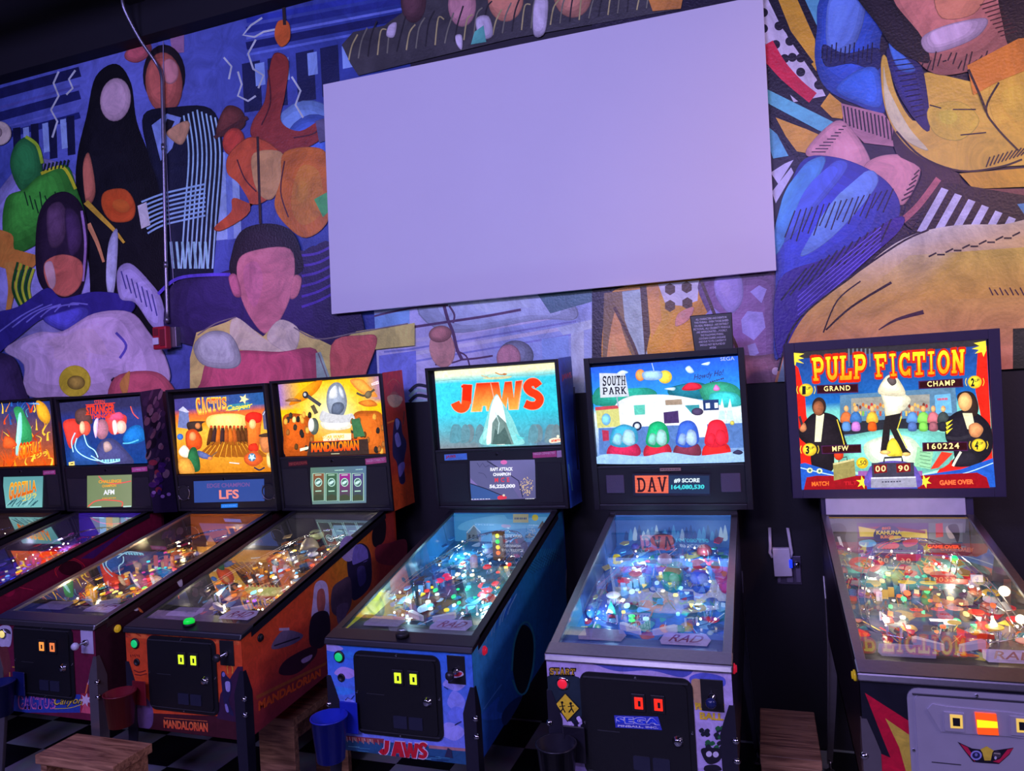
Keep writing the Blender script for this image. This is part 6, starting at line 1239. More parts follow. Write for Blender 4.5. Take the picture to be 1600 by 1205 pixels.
j.playfield([(40, 110, 150), (50, 120, 160), (90, 70, 50)], [(60, 150, 200), (30, 80, 130), (110, 190, 220), (40, 120, 130), (200, 220, 230), (110, 80, 60)], [(255, 240, 200), (255, 220, 40), (90, 230, 220), (40, 220, 120), (255, 60, 40), (240, 250, 255)], 21, lp=7.5, bumpcol=((120, 200, 240), (220, 240, 250)), features=ja_feat, l2=(.35, .75, 1), card=(200, 186, 214), nins=60, posts=56, bulbs=26)
A = Art(j.P(-1, 0) + Vector((.002, 0, 0)), (1, 0, 0), (540, 790, 4.444))  # reflection of the neighbouring machine painted onto the left blade, yellow to blue
def bl(a, b): 
    return mixc((225, 205, 40), (216, 190, 60), b) if a < .30 else mixc((120, 120, 110), (50, 110, 160), min(1, (a - .3) * 3))
for i in range(16):
    P = [j.P(-1, v, h) for v, h in ((i / 16, 0), ((i + 1) / 16, 0), ((i + 1) / 16, .056 + .08 * (i + 1) / 16), (i / 16, .056 + .08 * i / 16))]; Q2 = [(p.y - A.o.y, p.z - A.o.z) for p in P]
    cc = bl(i / 16, 0); c2 = bl((i + 1) / 16, 0); A.tri([Q2[0], Q2[1], Q2[2]], [cc, c2, c2]); A.tri([Q2[0], Q2[2], Q2[3]], [cc, c2, cc])
A.build('cabinet_blade', jb, j.r)

# ================================================================== S: snowy cartoon-town machine
s_ = Machine('sp', 'pinball machine with snowy town backglass, white and green front and a black sign on top', 2.984, w=.716, y=-.3024, t=1.9186, b=1.1998, cw=.574, ch=.9266, cb=.545, gh=1.180, railm=STEEL)
s_.lc = (.35, .66, 1)
s_.backbox(1.400, frame=.026); s_.cabinet(mat('cab_dusk', (30, 26, 44), .35))
F3 = (890, 480, 3.652)
A = s_.art(F3, -.006, -.333, 1.412, .333, 1.885)
def f_(a, b):
    if b < .5: return mixc((40, 90, 220), (50, 180, 235), b * 2)
    if b > .93: return (190, 215, 250)
    return mixc((230, 245, 250), (90, 130, 190), (b - .5) * 2)
A.grid([(120, 345), (962, 278), (1010, 878), (160, 890)], 12, 14, f_)
A.blob([(150, 470), (240, 440), (300, 470), (440, 460), (500, 500), (420, 560), (150, 560)], (40, 150, 130)); A.blob([(560, 470), (640, 440), (740, 430), (800, 460), (780, 520), (600, 520)], (30, 110, 130)); A.blob([(740, 470), (800, 430), (900, 430), (970, 470), (980, 560), (800, 560)], (50, 150, 120)); A.blob([(800, 500), (880, 480), (960, 500), (970, 560), (820, 570)], (60, 190, 190)); A.blob([(640, 470), (680, 432), (740, 438), (752, 462), (700, 476)], (210, 40, 60))
for q in ([(270, 380), (300, 360), (335, 372), (300, 386)], [(540, 466), (600, 458), (594, 476)], [(660, 350), (685, 335), (710, 370), (680, 376)], [(750, 326), (800, 312), (790, 332)]): A.blob(q, (190, 225, 250))
A.ell(404, 388, 28, 34, (240, 150, 80)); A.ell(545, 398, 40, 38, (236, 206, 70)); A.blob([(420, 370), (520, 366), (520, 410), (430, 414)], (150, 190, 230)); A.line([(470, 320), (482, 364)], 3, (210, 230, 250))
A.blob([(260, 560), (340, 510), (440, 500), (560, 500), (700, 520), (860, 560), (900, 640), (820, 700), (400, 700), (260, 660)], (245, 250, 250)); A.poly([(370, 550), (640, 520), (650, 590), (372, 610)], (225, 240, 240)); A.poly([(366, 560), (430, 556), (432, 612), (372, 616)], (90, 190, 170)); A.poly([(545, 530), (640, 524), (644, 556), (548, 560)], (160, 140, 120)); A.poly([(760, 530), (850, 526), (852, 586), (764, 590)], (40, 60, 110)); A.poly([(776, 548), (800, 546), (802, 576), (778, 578)], (230, 245, 255)); A.poly([(826, 546), (846, 545), (848, 574), (828, 576)], (230, 245, 255)); A.poly([(656, 560), (740, 556), (744, 604), (700, 610)], (60, 150, 160))
A.poly([(150, 580), (280, 570), (290, 680), (160, 690)], (200, 200, 120)); A.poly([(146, 570), (280, 560), (280, 578), (148, 590)], (190, 70, 80)); A.poly([(166, 690), (1000, 660), (1004, 800), (170, 840)], (84, 120, 180)); A.ell(386, 678, 26, 26, (40, 50, 80)); A.ell(386, 678, 16, 16, (200, 210, 220)); A.poly([(536, 600), (620, 590), (626, 660), (540, 664)], (70, 50, 100))
for x in (870, 915): A.poly([(x - 22, 640), (x, 530), (x + 22, 640)], (190, 230, 235)); A.poly([(x - 16, 590), (x, 520), (x + 16, 590)], (220, 245, 245))
A.ell(928, 660, 13, 13, (200, 190, 90)); A.ell(730, 596, 34, 22, (70, 60, 90)); A.poly([(680, 630), (780, 620), (790, 740), (700, 744)], (236, 232, 236)); A.ell(210, 640, 26, 34, (120, 190, 230)); A.poly([(186, 700), (224, 704), (226, 760), (192, 764)], (170, 50, 80))
# four plain rounded snow mounds of colour standing in a row
for cx, w_, cap, face, body, hh in ((310, 92, (60, 160, 200), (190, 215, 225), (190, 40, 80), 668), (502, 76, (30, 170, 110), (190, 215, 225), (190, 40, 60), 650), (672, 76, (60, 100, 210), (190, 215, 225), (120, 50, 70), 645), (838, 78, (236, 40, 60), (236, 40, 60), (230, 40, 40), 640)):
    A.blob([(cx - w_, 850), (cx - w_ * .86, 790), (cx, 770), (cx + w_ * .86, 784), (cx + w_, 842), (cx, 856)], body); A.blob([(cx - w_ * .84, 780), (cx - w_ * .7, 700), (cx - w_ * .5, hh + 16), (cx, hh), (cx + w_ * .5, hh + 12), (cx + w_ * .8, 700), (cx + w_ * .84, 770), (cx, 800)], cap); A.blob([(cx - w_ * .1, 760), (cx + w_ * .1, 700), (cx + w_ * .6, 710), (cx + w_ * .7, 770), (cx + w_ * .3, 790)], mixc(face, cap, .25)); A.blob([(cx - w_ * .7, 770), (cx - w_ * .5, 720), (cx - w_ * .1, 730), (cx - w_ * .2, 785)], mixc(face, cap, .45))
A.blob([(160, 850), (240, 836), (420, 850), (560, 826), (720, 846), (860, 834), (1000, 820), (1012, 880), (160, 892)], (150, 190, 240)); A.blob([(930, 830), (960, 812), (990, 826), (970, 840)], (50, 50, 80))
A.poly([(172, 376), (318, 378), (342, 508), (178, 516)], (196, 204, 214)); A.line([(272, 510), (280, 566)], 7, (150, 165, 185))
A.slab([(190, 393), (320, 390), (322, 444), (190, 450)], 'SOUTH', (24, 26, 44)); A.slab([(190, 458), (324, 452), (328, 494), (192, 498)], 'PARK', (24, 26, 44)); A.text([(860, 286), (940, 280), (942, 302), (862, 306)], 'SEGA', (170, 190, 240))
A.text([(706, 384), (880, 352), (884, 396), (712, 424)], 'Howdy Ho!', (50, 40, 90), shear=.4); A.scrib([(800, 420), (884, 396), (884, 412), (800, 436)], (60, 40, 80)); A.blob([(820, 470), (836, 440), (860, 466), (840, 478)], (220, 120, 190))
A.build('translite', LITART, s_.r)
A = s_.art(F3, .012, -.17, 1.2, .19, 1.39); A.poly([(358, 950), (804, 954), (804, 1076), (364, 1076)], (44, 42, 58)); A.build('display_bezel', PRINT, s_.r)
A = s_.art(F3, .0135, -.17, 1.2, .19, 1.39); A.poly([(372, 962), (564, 960), (564, 1062), (376, 1060)], (238, 110, 80))
for i in range(6): A.line([(374, 976 + i * 16), (564, 976 + i * 16)], 2, (214, 80, 60))
A.slab([(384, 974), (554, 968), (556, 1052), (388, 1056)], 'DAV', (50, 20, 34), None, 0, .2); A.poly([(564, 960), (796, 962), (798, 1066), (564, 1062)], (36, 52, 84)); A.text([(596, 978), (742, 976), (742, 1002), (596, 1004)], '#9 SCORE', (230, 250, 250), bold=.04); A.text([(580, 1014), (770, 1012), (768, 1042), (580, 1044)], '164,080,530', (70, 220, 220), bold=.04); A.build('display_screen', SCREEN, s_.r)
A = s_.art(F3, .012, -.1, 1.35, .1, 1.41); A.poly([(514, 918), (634, 916), (636, 934), (516, 936)], (150, 120, 110)); A.scrib([(522, 921), (628, 919), (628, 932), (522, 933)], (90, 60, 60)); A.build('name_plate', PRINT, s_.r)
speaker(s_, -.252, 1.322, .043, True); speaker(s_, .268, 1.322, .043, True)
FS = (820, 780, 2.835)
A = s_.front_art(FS)
A.poly([(0, 0)] * 4, (200, 180, 226), flat=[(-.29, .5), (.29, .5), (.29, .95), (-.29, .95)])
A.blob([(300, 720), (560, 724), (740, 744), (700, 790), (560, 760), (420, 764), (330, 740)], (90, 100, 190)); A.blob([(730, 790), (790, 770), (880, 790), (880, 830), (800, 800), (750, 830)], (100, 110, 210)); A.blob([(90, 790), (240, 790), (260, 900), (230, 1000), (120, 900)], (34, 50, 60)); A.blob([(740, 800), (790, 810), (800, 900), (760, 930), (744, 860)], (206, 166, 120)); A.poly([(150, 1080), (300, 1080), (300, 1200), (150, 1200)], (70, 60, 120)); A.poly([(200, 1100), (770, 1190), (770, 1260), (200, 1260)], (180, 160, 220))
for i in range(24): x = 160 + rnd.uniform(0, 90); y = rnd.uniform(960, 1070); A.blob([(x, y), (x + 12, y - 8), (x + 18, y + 4), (x + 6, y + 12)], rnd.choice(((30, 30, 50), (30, 30, 50), (220, 200, 240))))
for i in range(26): x = rnd.uniform(765, 880); y = rnd.uniform(990, 1120); A.blob([(x, y), (x + 14, y - 10), (x + 24, y + 2), (x + 8, y + 12)], rnd.choice(((40, 110, 60), (30, 36, 46), (30, 36, 46))))
A.blob([(780, 1110), (820, 1100), (880, 1110), (860, 1160), (810, 1170)], (30, 26, 40)); A.ell(816, 1128, 13, 13, (220, 210, 230)); A.ell(846, 1130, 13, 13, (220, 210, 230)); A.blob([(800, 1180), (850, 1176), (870, 1200), (800, 1204)], (30, 26, 40))
A.slab([(108, 746), (226, 750), (224, 780), (110, 778)], 'START', (30, 26, 30), None, .10); A.slab([(110, 748), (224, 752), (222, 778), (112, 776)], 'START', (240, 190, 50))
A.text([(754, 900), (884, 906), (884, 938), (756, 932)], 'PLUNGE', (240, 200, 50), bold=.05); A.text([(774, 942), (880, 948), (880, 980), (776, 974)], 'BALL', (240, 200, 50), bold=.05)
A.poly([(180, 856), (246, 926), (190, 986), (134, 906)], (30, 30, 30)); A.poly([(180, 862), (240, 926), (190, 979), (140, 907)], (250, 210, 50)); 
for x in (166, 204): A.ell(x, 900 + (x - 166) * .1, 6, 6, (20, 20, 20)); A.line([(x, 906), (x + 4, 926), (x - 8, 944)], 6, (20, 20, 20)); A.line([(x + 4, 926), (x + 14, 944)], 5, (20, 20, 20)); A.line([(x - 12, 918), (x + 14, 914)], 4, (20, 20, 20))
A.build('cabinet_front_decal', PRINT, s_.r)
dr = s_.coin_door(.555, .880, -.178, .172, lights=((236, 40, 20), (236, 40, 20)))
A = Art((s_.x, s_.yf - .0115, 0), (0, -1, 0), FS); A.poly([(396, 958), (590, 964), (608, 1024), (402, 1012)], (60, 70, 190)); A.text([(402, 963), (596, 970), (600, 1002), (404, 994)], 'SEGA', (220, 220, 250), bold=.10, spacing=1.1); A.text([(404, 965), (594, 972), (598, 1000), (406, 992)], 'SEGA', (40, 70, 220), bold=.05, spacing=1.1); A.text([(412, 1000), (590, 1008), (592, 1019), (412, 1010)], 'PINBALL, INC.', (230, 230, 250), bold=.03); A.build('maker_badge', PRINT, dr)
s_.start_button(-.236, .836, (220, 30, 50), CHROME, False); s_.shooter(.228, .835, mat('knob_navy', (30, 40, 90), .25)); s_.flipper_button(mat('button_red', (225, 30, 60)))
def sp_feat(s, a):
    q = s.P(-.80, .74, .02); bm = bmesh.new(); lathe(bm, (q.x, q.y, q.z), (0, 0, 1), [(.017, 0), (.019, .004), (.016, .012), (.018, .022), (.016, .032), (.012, .038)], 18); fin('yellow_spool', bm, plast((220, 200, 30), .45), s.r, True)
    bm = bmesh.new(); q = s.P(-.15, .93, .05); bmesh.ops.create_uvsphere(bm, u_segments=20, v_segments=12, radius=.04, matrix=Matrix.Translation(q) @ Matrix.Diagonal((1.4, .5, .8, 1))); fin('dark_opening', bm, mat('dark_opening', (30, 10, 16), .4), s.r, True)
    for u, v, cc, rr_ in ((.55, .88, (150, 60, 60), .032), (.5, .74, (210, 40, 60), .026), (.75, .74, (60, 110, 70), .018), (-.62, .93, (60, 60, 150), .018), (.15, .62, (30, 150, 90), .04), (.55, .60, (60, 90, 200), .036), (-.05, .78, (170, 130, 140), .03)):
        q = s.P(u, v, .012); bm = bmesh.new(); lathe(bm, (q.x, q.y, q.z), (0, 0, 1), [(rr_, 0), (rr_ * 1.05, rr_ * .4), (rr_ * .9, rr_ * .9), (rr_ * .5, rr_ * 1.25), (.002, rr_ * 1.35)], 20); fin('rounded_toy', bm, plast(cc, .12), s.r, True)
    for u, v in ((-.28, .30), (-.26, .27)): q = s.P(u, v, .008); bm = bmesh.new(); lathe(bm, q, a.n, [(.012, 0), (.012, .003), (.002, .005)], 16); fin('green_insert', bm, glow((20, 230, 90), 1.2), s.r, True)
    q = s.P(.62, .33, .03); bm = bmesh.new(); lathe(bm, (q.x, q.y, q.z), (0, 0, 1), [(.024, 0), (.026, .006), (.018, .016), (.002, .02)], 20); fin('speckled_cap', bm, plast((120, 120, 60), .1), s.r, True)
    A = Art(s.P(0, .99, 0), (0, -1, 0), FS, eps=.00005); A.poly([(0, 0)] * 4, (50, 110, 190), flat=[(-.26, 0), (.26, 0), (.26, .14), (-.26, .14)])
    for i in range(24): A.blob([(440 + i * 19, 180), (450 + i * 19, 140 - (i % 4) * 9), (462 + i * 19, 176)], rnd.choice(((80, 160, 220), (40, 80, 150), (190, 220, 240)))); 
    A.build('back_panel_art', artmat('backlit_print', emit=.5), s.r)
s_.bump = ((-.55, .55), (-.62, .42), (-.42, .62))
s_.playfield([(70, 150, 210), (60, 130, 210), (50, 90, 170)], [(80, 170, 230), (40, 90, 190), (150, 210, 235), (200, 190, 110), (40, 150, 120), (190, 50, 70), (40, 50, 90)], [(255, 240, 190), (180, 230, 255), (255, 220, 80), (140, 220, 255)], 33, lp=5.5, ramps='clear', bumpcol=((210, 60, 80), (220, 220, 230)), features=sp_feat, l2=(.35, .65, 1), nins=24, posts=44, bulbs=16, card=(206, 186, 214), apron=mat('apron_blue', (60, 90, 150), .3), inwall=mat('inner_blue', (70, 90, 130), .3))
# black notice sign on top
sg = empty('notice_sign'); tag(sg, 'black notice sign with small white lettering standing on the snowy town machine', 'sign')
zt = s_.t; n0 = Vector((-.10, -.97, .22)).normalized()
p0 = on_plane((0, s_.fy(zt) + .09, 0), (0, -1, 0), 1085, 545); p1 = on_plane((0, s_.fy(zt) + .09, 0), (0, -1, 0), 1144, 541)
w_ = p1.x - p0.x + .006; bm = bmesh.new(); ys = s_.fy(zt) + .09; hS = .165
hexa(bm, [(p0.x, ys - .008, zt), (p0.x + w_, ys - .008, zt), (p0.x + w_, ys, zt), (p0.x, ys, zt), (p0.x - .012, ys - .008, zt + hS), (p0.x + w_ + .002, ys - .008, zt + hS), (p0.x + w_ + .002, ys, zt + hS), (p0.x - .012, ys, zt + hS)], .004); fin('sign_board', bm, mat('sign_black', (24, 22, 30), .3), sg)
A = Art((p0.x, ys - .0085, zt), (0, -1, 0), raw=True)
for i, tline in enumerate(('ALL CHARACTERS AND EVENTS IN', 'THIS PINBALL - EVEN THOSE BASED', 'ON REAL PINBALLS - ARE ENTIRELY', 'FICTIONAL. ALL CELEBRITY PINBALLS', 'ARE IMPERSONATED.....POORLY.', 'THE FOLLOWING PINBALL', 'CONTAINS COARSE LANGUAGE', 'AND DUE TO ITS CONTENT IT', 'SHOULD NOT BE PLAYED BY', 'ANYONE')):
    h_ = .150 - i * .0148; tw = w_ * .93 * len(tline) / 33; cx = w_ / 2 - .004
    A.text([(cx - tw / 2, h_), (cx + tw / 2, h_), (cx + tw / 2, h_ - .0095), (cx - tw / 2, h_ - .0095)], tline, (200, 196, 215), bold=.02)
A.build('sign_lettering', PRINT, sg)

# ================================================================== P: diner machine at the right
k = Machine('pf', 'widest pinball machine, at the far right, with steel coin door and yellow-lettered diner backglass', 3.904, w=.794, y=-.307, t=1.9214, b=1.2508, cw=.569, cl=1.119, ch=.9276, cb=.535, gh=1.174, railm=STEEL, bodycol=mat('frame_violet_black', (52, 46, 76), .4), legm=mat('leg_steel', (150, 142, 146)))
k.lc = (1, .82, .62)
F6 = (1200, 510, 4)
k.backbox(1.290, frame=.040); k.cabinet(mat('cab_dark_red', (34, 22, 30), .35))
A = k.art(F6, .0, -.360, 1.290, .360, 1.885)
def f_(a, b):
    if b < .42: return mixc((36, 60, 130), (30, 120, 200), b * 2)
    return mixc((110, 200, 190), (190, 235, 200), (b - .4) * 1.6)
A.grid([(140, 165), (1365, 78), (1415, 1000), (180, 1025)], 16, 16, f_)
A.poly([(140, 165), (1365, 78), (1366, 120), (142, 206)], (52, 48, 56))
for x in range(500, 640, 26): A.poly([(x, 140), (x + 10, 138), (x + 12, 250), (x + 2, 252)], (110, 116, 130))
A.poly([(148, 220), (190, 260), (230, 420), (240, 560), (300, 760), (380, 1020), (180, 1020)], (226, 36, 24)); A.poly([(1310, 160), (1366, 120), (1412, 1000), (1000, 1000), (1080, 880), (1240, 780), (1330, 560), (1296, 400)], (226, 40, 26))
A.poly([(450, 430), (1170, 380), (1190, 640), (820, 660), (450, 690)], (90, 130, 160)); A.poly([(520, 450), (1010, 424), (1010, 530), (520, 556)], (150, 150, 140)); A.poly([(1040, 430), (1140, 420), (1150, 540), (1050, 548)], (110, 180, 225)); A.poly([(450, 600), (1150, 560), (1150, 650), (820, 650), (450, 680)], (44, 46, 56)); A.blob([(440, 720), (620, 660), (880, 640), (1150, 690), (1130, 860), (900, 930), (600, 920), (450, 850)], (120, 206, 190)); A.blob([(600, 740), (760, 680), (900, 700), (960, 800), (860, 880), (660, 860)], (225, 250, 215))
A.scrib([(1056, 440), (1124, 436), (1124, 470), (1060, 474)], (214, 50, 60))
for i in range(26): x = 540 + i * 18; A.ell(x, 490 + (i % 3) * 8, 8, 12, rnd.choice(((200, 110, 60), (230, 180, 90), (120, 60, 50), (70, 80, 100), (190, 60, 60)))); A.line([(x, 530), (x, 560)], 12, rnd.choice(((190, 80, 60), (230, 190, 90), (90, 150, 190), (120, 190, 80))))
for x, cc, c2 in ((488, (206, 110, 60), (90, 140, 200)), (548, (60, 110, 170), (190, 120, 200)), (650, (226, 180, 60), (220, 90, 30)), (900, (90, 140, 200), (80, 110, 170)), (968, (130, 210, 90), (120, 200, 80)), (1030, (200, 110, 120), (150, 90, 100)), (1092, (60, 70, 70), (40, 40, 50))):
    A.blob([(x - 34, 600), (x - 28, 550), (x, 532), (x + 28, 550), (x + 34, 600)], cc); A.blob([(x - 20, 600), (x + 20, 600), (x + 26, 650), (x - 24, 650)], c2); A.ell(x, 514, 15, 20, (230, 170, 110))
# three tall plain colour masses
A.blob([(240, 580), (290, 540), (370, 540), (440, 580), (480, 700), (500, 780), (420, 780), (400, 900), (280, 880), (260, 760), (200, 700), (190, 650)], (34, 28, 34)); A.poly([(300, 550), (350, 546), (330, 720), (290, 720)], (236, 236, 190)); A.ell(318, 500, 44, 58, (60, 40, 36)); A.ell(314, 510, 34, 46, (150, 90, 60)); A.line([(196, 560), (214, 620)], 16, (60, 50, 60)); A.line([(430, 580), (460, 680), (480, 760)], 6, (240, 210, 60), True); A.blob([(196, 640), (226, 600), (240, 640), (216, 660)], (190, 120, 80))
A.blob([(700, 400), (740, 380), (800, 400), (850, 420), (890, 460), (850, 520), (830, 530), (800, 580), (740, 560), (720, 480)], (240, 236, 200)); A.blob([(690, 420), (720, 330), (770, 300), (820, 340), (850, 430)], (236, 228, 190)); A.blob([(740, 330), (780, 310), (800, 350), (770, 370)], (90, 80, 80)); A.poly([(730, 560), (830, 540), (800, 640), (860, 760), (890, 790), (830, 800), (780, 680), (760, 640), (750, 780), (700, 780), (716, 640)], (40, 34, 36)); A.line([(832, 560), (806, 640), (866, 760)], 6, (240, 220, 60)); A.blob([(750, 720), (790, 700), (840, 800), (790, 810), (740, 800)], (240, 220, 60)); A.ell(730, 785, 34, 14, (230, 190, 110)); A.ell(860, 796, 28, 12, (230, 190, 110))
A.blob([(1110, 600), (1160, 540), (1240, 520), (1330, 560), (1390, 640), (1390, 780), (1300, 860), (1180, 860), (1150, 760), (1106, 700)], (34, 30, 40)); A.blob([(1176, 440), (1220, 404), (1280, 420), (1310, 500), (1290, 560), (1220, 540)], (56, 40, 36)); A.ell(1226, 470, 44, 58, (236, 176, 110)); A.poly([(1210, 540), (1270, 540), (1290, 640), (1240, 640)], (230, 224, 180)); A.blob([(1250, 620), (1300, 600), (1340, 640), (1310, 690), (1260, 680)], (210, 140, 90)); A.line([(1110, 690), (1180, 700), (1260, 680)], 20, (50, 46, 56), True)
for i in range(3): A.poly([(1106, 600 + i * 26), (1150, 580 + i * 26), (1112, 620 + i * 26)], (240, 220, 60))
A.blob([(1180, 800), (1300, 780), (1300, 860), (1150, 870)], (40, 36, 46)); A.line([(1200, 780), (1170, 830), (1150, 870)], 16, (220, 220, 200), True)
A.poly([(930, 750), (1030, 770), (1010, 890), (910, 870)], (150, 210, 160)); A.poly([(1080, 780), (1150, 790), (1060, 880), (1010, 890)], (220, 60, 40)); 
for i in range(5): A.line([(944, 780 + i * 22), (1010, 792 + i * 22)], 4, (90, 150, 110))
A.poly([(180, 860), (230, 850), (420, 910), (600, 930), (940, 930), (1200, 890), (1400, 820), (1415, 1000), (180, 1025)], (36, 90, 190)); A.line([(200, 880), (420, 930), (600, 950)], 6, (190, 225, 250), True); A.line([(940, 950), (1200, 920), (1400, 850)], 6, (190, 225, 250), True); A.poly([(240, 940), (300, 930), (600, 930), (620, 1025), (220, 1025)], (150, 16, 26)); A.poly([(930, 930), (1300, 910), (1360, 940), (1380, 1005), (930, 1015)], (150, 16, 26)); A.poly([(560, 900), (960, 900), (960, 930), (560, 930)], (150, 90, 160))
for cx, cy, sgx in ((590, 970, 1), (975, 965, -1)): A.poly([(cx + (44 if i % 2 == 0 else 18) * math.cos(.3 + .5236 * i), cy + (44 if i % 2 == 0 else 18) * math.sin(.3 + .5236 * i)) for i in range(12)], (246, 220, 60))
for pts in ([(150, 164), (225, 170), (190, 186), (224, 200), (184, 206), (224, 232), (176, 222), (170, 246), (152, 226)], [(1354, 90), (1280, 104), (1316, 122), (1268, 140), (1312, 146), (1286, 170), (1330, 160), (1340, 190), (1358, 150)]): A.poly(pts, (250, 225, 60))
A.poly([(404, 852), (535, 822), (545, 930), (410, 960)], (150, 140, 80)); A.poly([(404, 852), (535, 822), (537, 834), (406, 864)], (210, 200, 140)); A.line([(440, 846), (442, 820), (490, 812), (492, 834)], 6, (60, 50, 40)); A.ell(440, 800, 30, 34, (214, 60, 30)); A.ell(586, 850, 38, 36, (246, 220, 60)); A.ell(586, 850, 33, 31, (240, 200, 40)); A.text([(562, 836), (612, 832), (612, 862), (562, 866)], '.50', (120, 90, 40), bold=.03)
for q in ((260, 896), (320, 900)): A.ell(q[0], q[1], 19, 17, (230, 236, 180)); A.ell(q[0], q[1], 9, 9, (80, 120, 90))
# phone-box shaped clock with digits
A.blob([(620, 1000), (622, 900), (660, 856), (760, 836), (870, 846), (926, 890), (940, 1000)], (110, 90, 190)); A.poly([(644, 850), (906, 846), (910, 940), (648, 944)], (60, 58, 76)); A.line([(720, 846), (724, 818), (830, 812), (836, 842)], 12, (50, 50, 64)); A.poly([(640, 944), (918, 938), (926, 1000), (640, 1004)], (150, 150, 170)); A.line([(640, 944), (918, 938)], 9, (210, 212, 226)); A.scrib([(706, 958), (830, 954), (830, 974), (706, 978)], (70, 70, 90)); A.poly([(656, 862), (738, 858), (740, 908), (660, 916)], (120, 20, 24)); A.poly([(796, 856), (884, 850), (886, 902), (800, 910)], (120, 20, 24)); A.text([(666, 868), (732, 864), (732, 902), (668, 906)], '00', (255, 220, 150), bold=.02, spacing=1.2); A.text([(808, 866), (874, 860), (876, 898), (810, 902)], '90', (255, 220, 150), bold=.02, spacing=1.2)
# score windows
for q, tx, tq, cx, cy, num in (([(300, 366), (560, 356), (562, 412), (304, 420)], 'GRAND', [(346, 372), (510, 366), (512, 398), (348, 404)], 236, 396, '1'), ([(934, 340), (1210, 322), (1214, 378), (936, 390)], 'CHAMP', [(988, 342), (1160, 332), (1162, 366), (990, 376)], 1284, 346, '2'), ([(330, 742), (578, 732), (580, 786), (334, 794)], 'MFW', [(398, 746), (500, 740), (500, 772), (400, 778)], 258, 766, '3'), ([(958, 722), (1240, 716), (1242, 774), (960, 778)], '160224', [(988, 728), (1186, 722), (1188, 760), (990, 764)], 1308, 738, '4')):
    A.poly(q, (70, 30, 70)); A.poly([(q[0][0] + 6, q[0][1] + 6), (q[1][0] - 6, q[1][1] + 6), (q[2][0] - 6, q[2][1] - 6), (q[3][0] + 6, q[3][1] - 6)], (50, 16, 22)); A.text(tq, tx, (255, 232, 150), bold=.02, spacing=1.25)
    for sgx in (-1, 1): A.line([(cx + sgx * 52, cy - 24), (cx + sgx * 58, cy), (cx + sgx * 50, cy + 24)], 4, (250, 215, 60), True)
    A.ell(cx, cy, 44, 40, (240, 205, 50)); A.text([(cx - 24, cy - 24), (cx - 2, cy - 25), (cx - 2, cy + 27), (cx - 24, cy + 28)], num, (34, 30, 34), bold=.05); A.text([(cx + 0, cy - 18), (cx + 28, cy - 20), (cx + 28, cy - 2), (cx + 0, cy)], 'UP', (34, 30, 34), bold=.02)
A.text([(270, 966), (378, 962), (378, 990), (272, 994)], 'MATCH', (240, 110, 40), bold=.04); A.text([(470, 964), (552, 960), (552, 984), (472, 988)], 'TILT', (190, 30, 40), bold=.04); A.text([(1064, 956), (1276, 950), (1278, 980), (1066, 988)], 'GAME OVER', (246, 110, 60), bold=.04)
for q in ([(270, 196), (612, 172), (606, 326), (282, 340)], ):
    A.slab(q, 'PULP', (200, 40, 20), (214, 40, 16), .13); A.slab(q, 'PULP', (255, 236, 40), (250, 150, 20))
q = [(660, 176), (1220, 142), (1218, 288), (670, 316)]; A.slab(q, 'FICTION', (200, 40, 20), (214, 40, 16), .11); A.slab(q, 'FICTION', (255, 236, 40), (250, 150, 20))
A.build('translite', LITART, k.r)
# neck
bm = bmesh.new(); box(bm, (k.x - .268, k.y - .006, 1.178), (k.x + .255, k.y + .003, 1.249), .002); fin('neck_plate', bm, mat('neck_white', (176, 172, 196), .35), k.r)
FP = (1340, 1030, 6.154)
A = k.front_art(FP); A.clip = (-k.cw / 2, k.cb, k.cw / 2, k.ch - .02)
A.poly([(0, 0)] * 4, (22, 22, 34), flat=[(-.3, .5), (.3, .5), (.3, .95), (-.3, .95)])
A.poly([(70, 325), (500, 600), (500, 1100), (220, 1100), (200, 900), (318, 950), (240, 760)], (206, 16, 52)); A.poly([(266, 570), (512, 740), (520, 1200), (470, 1100), (400, 850)], (216, 186, 66)); A.build('cabinet_front_decal', PRINT, k.r)
SD = mat('steel_door', (196, 190, 204), .36, .45, bump=.08, nscale=14)
dr = k.coin_door(.555, .898, -.168, .172, SD, slots=False)
def qd(x, y, dy=.012): return on_plane((0, k.yf - dy, 0), (0, -1, 0), FP[0] + x / FP[2], FP[1] + y / FP[2])
def plate(name, pts, m, parent, y0, y1):
    bm = bmesh.new(); P = [qd(*p) for p in pts]; A_ = [bm.verts.new((p.x, k.yf - y0, p.z)) for p in P]; B_ = [bm.verts.new((p.x, k.yf - y1, p.z)) for p in P]
    for i in range(len(P)): bm.faces.new((A_[i], A_[(i + 1) % len(P)], B_[(i + 1) % len(P)], B_[i]))
    bm.faces.new(A_[::-1]); bm.faces.new(B_); return fin(name, bm, m, parent)
plate('coin_mech_plate', [(670, 480), (720, 430), (860, 455), (1440, 510), (1600, 530), (1600, 760), (1440, 740), (1040, 715), (800, 695)], SD, dr, .011, .015)
for xo, yo in ((0, 0), (635, 40)):
    ce = plate('coin_entry', [(825 + xo, 500 + yo), (1020 + xo, 515 + yo), (1025 + xo, 695 + yo), (835 + xo, 680 + yo)], SD, dr, .015, .019); plate('coin_slot_frame', [(880 + xo, 520 + yo), (1000 + xo, 530 + yo), (1005 + xo, 655 + yo), (888 + xo, 650 + yo)], glow((250, 210, 90), .55), ce, .019, .021); plate('coin_slot', [(905 + xo, 550 + yo), (975 + xo, 556 + yo), (978 + xo, 632 + yo), (910 + xo, 628 + yo)], BLACKP, ce, .021, .022)
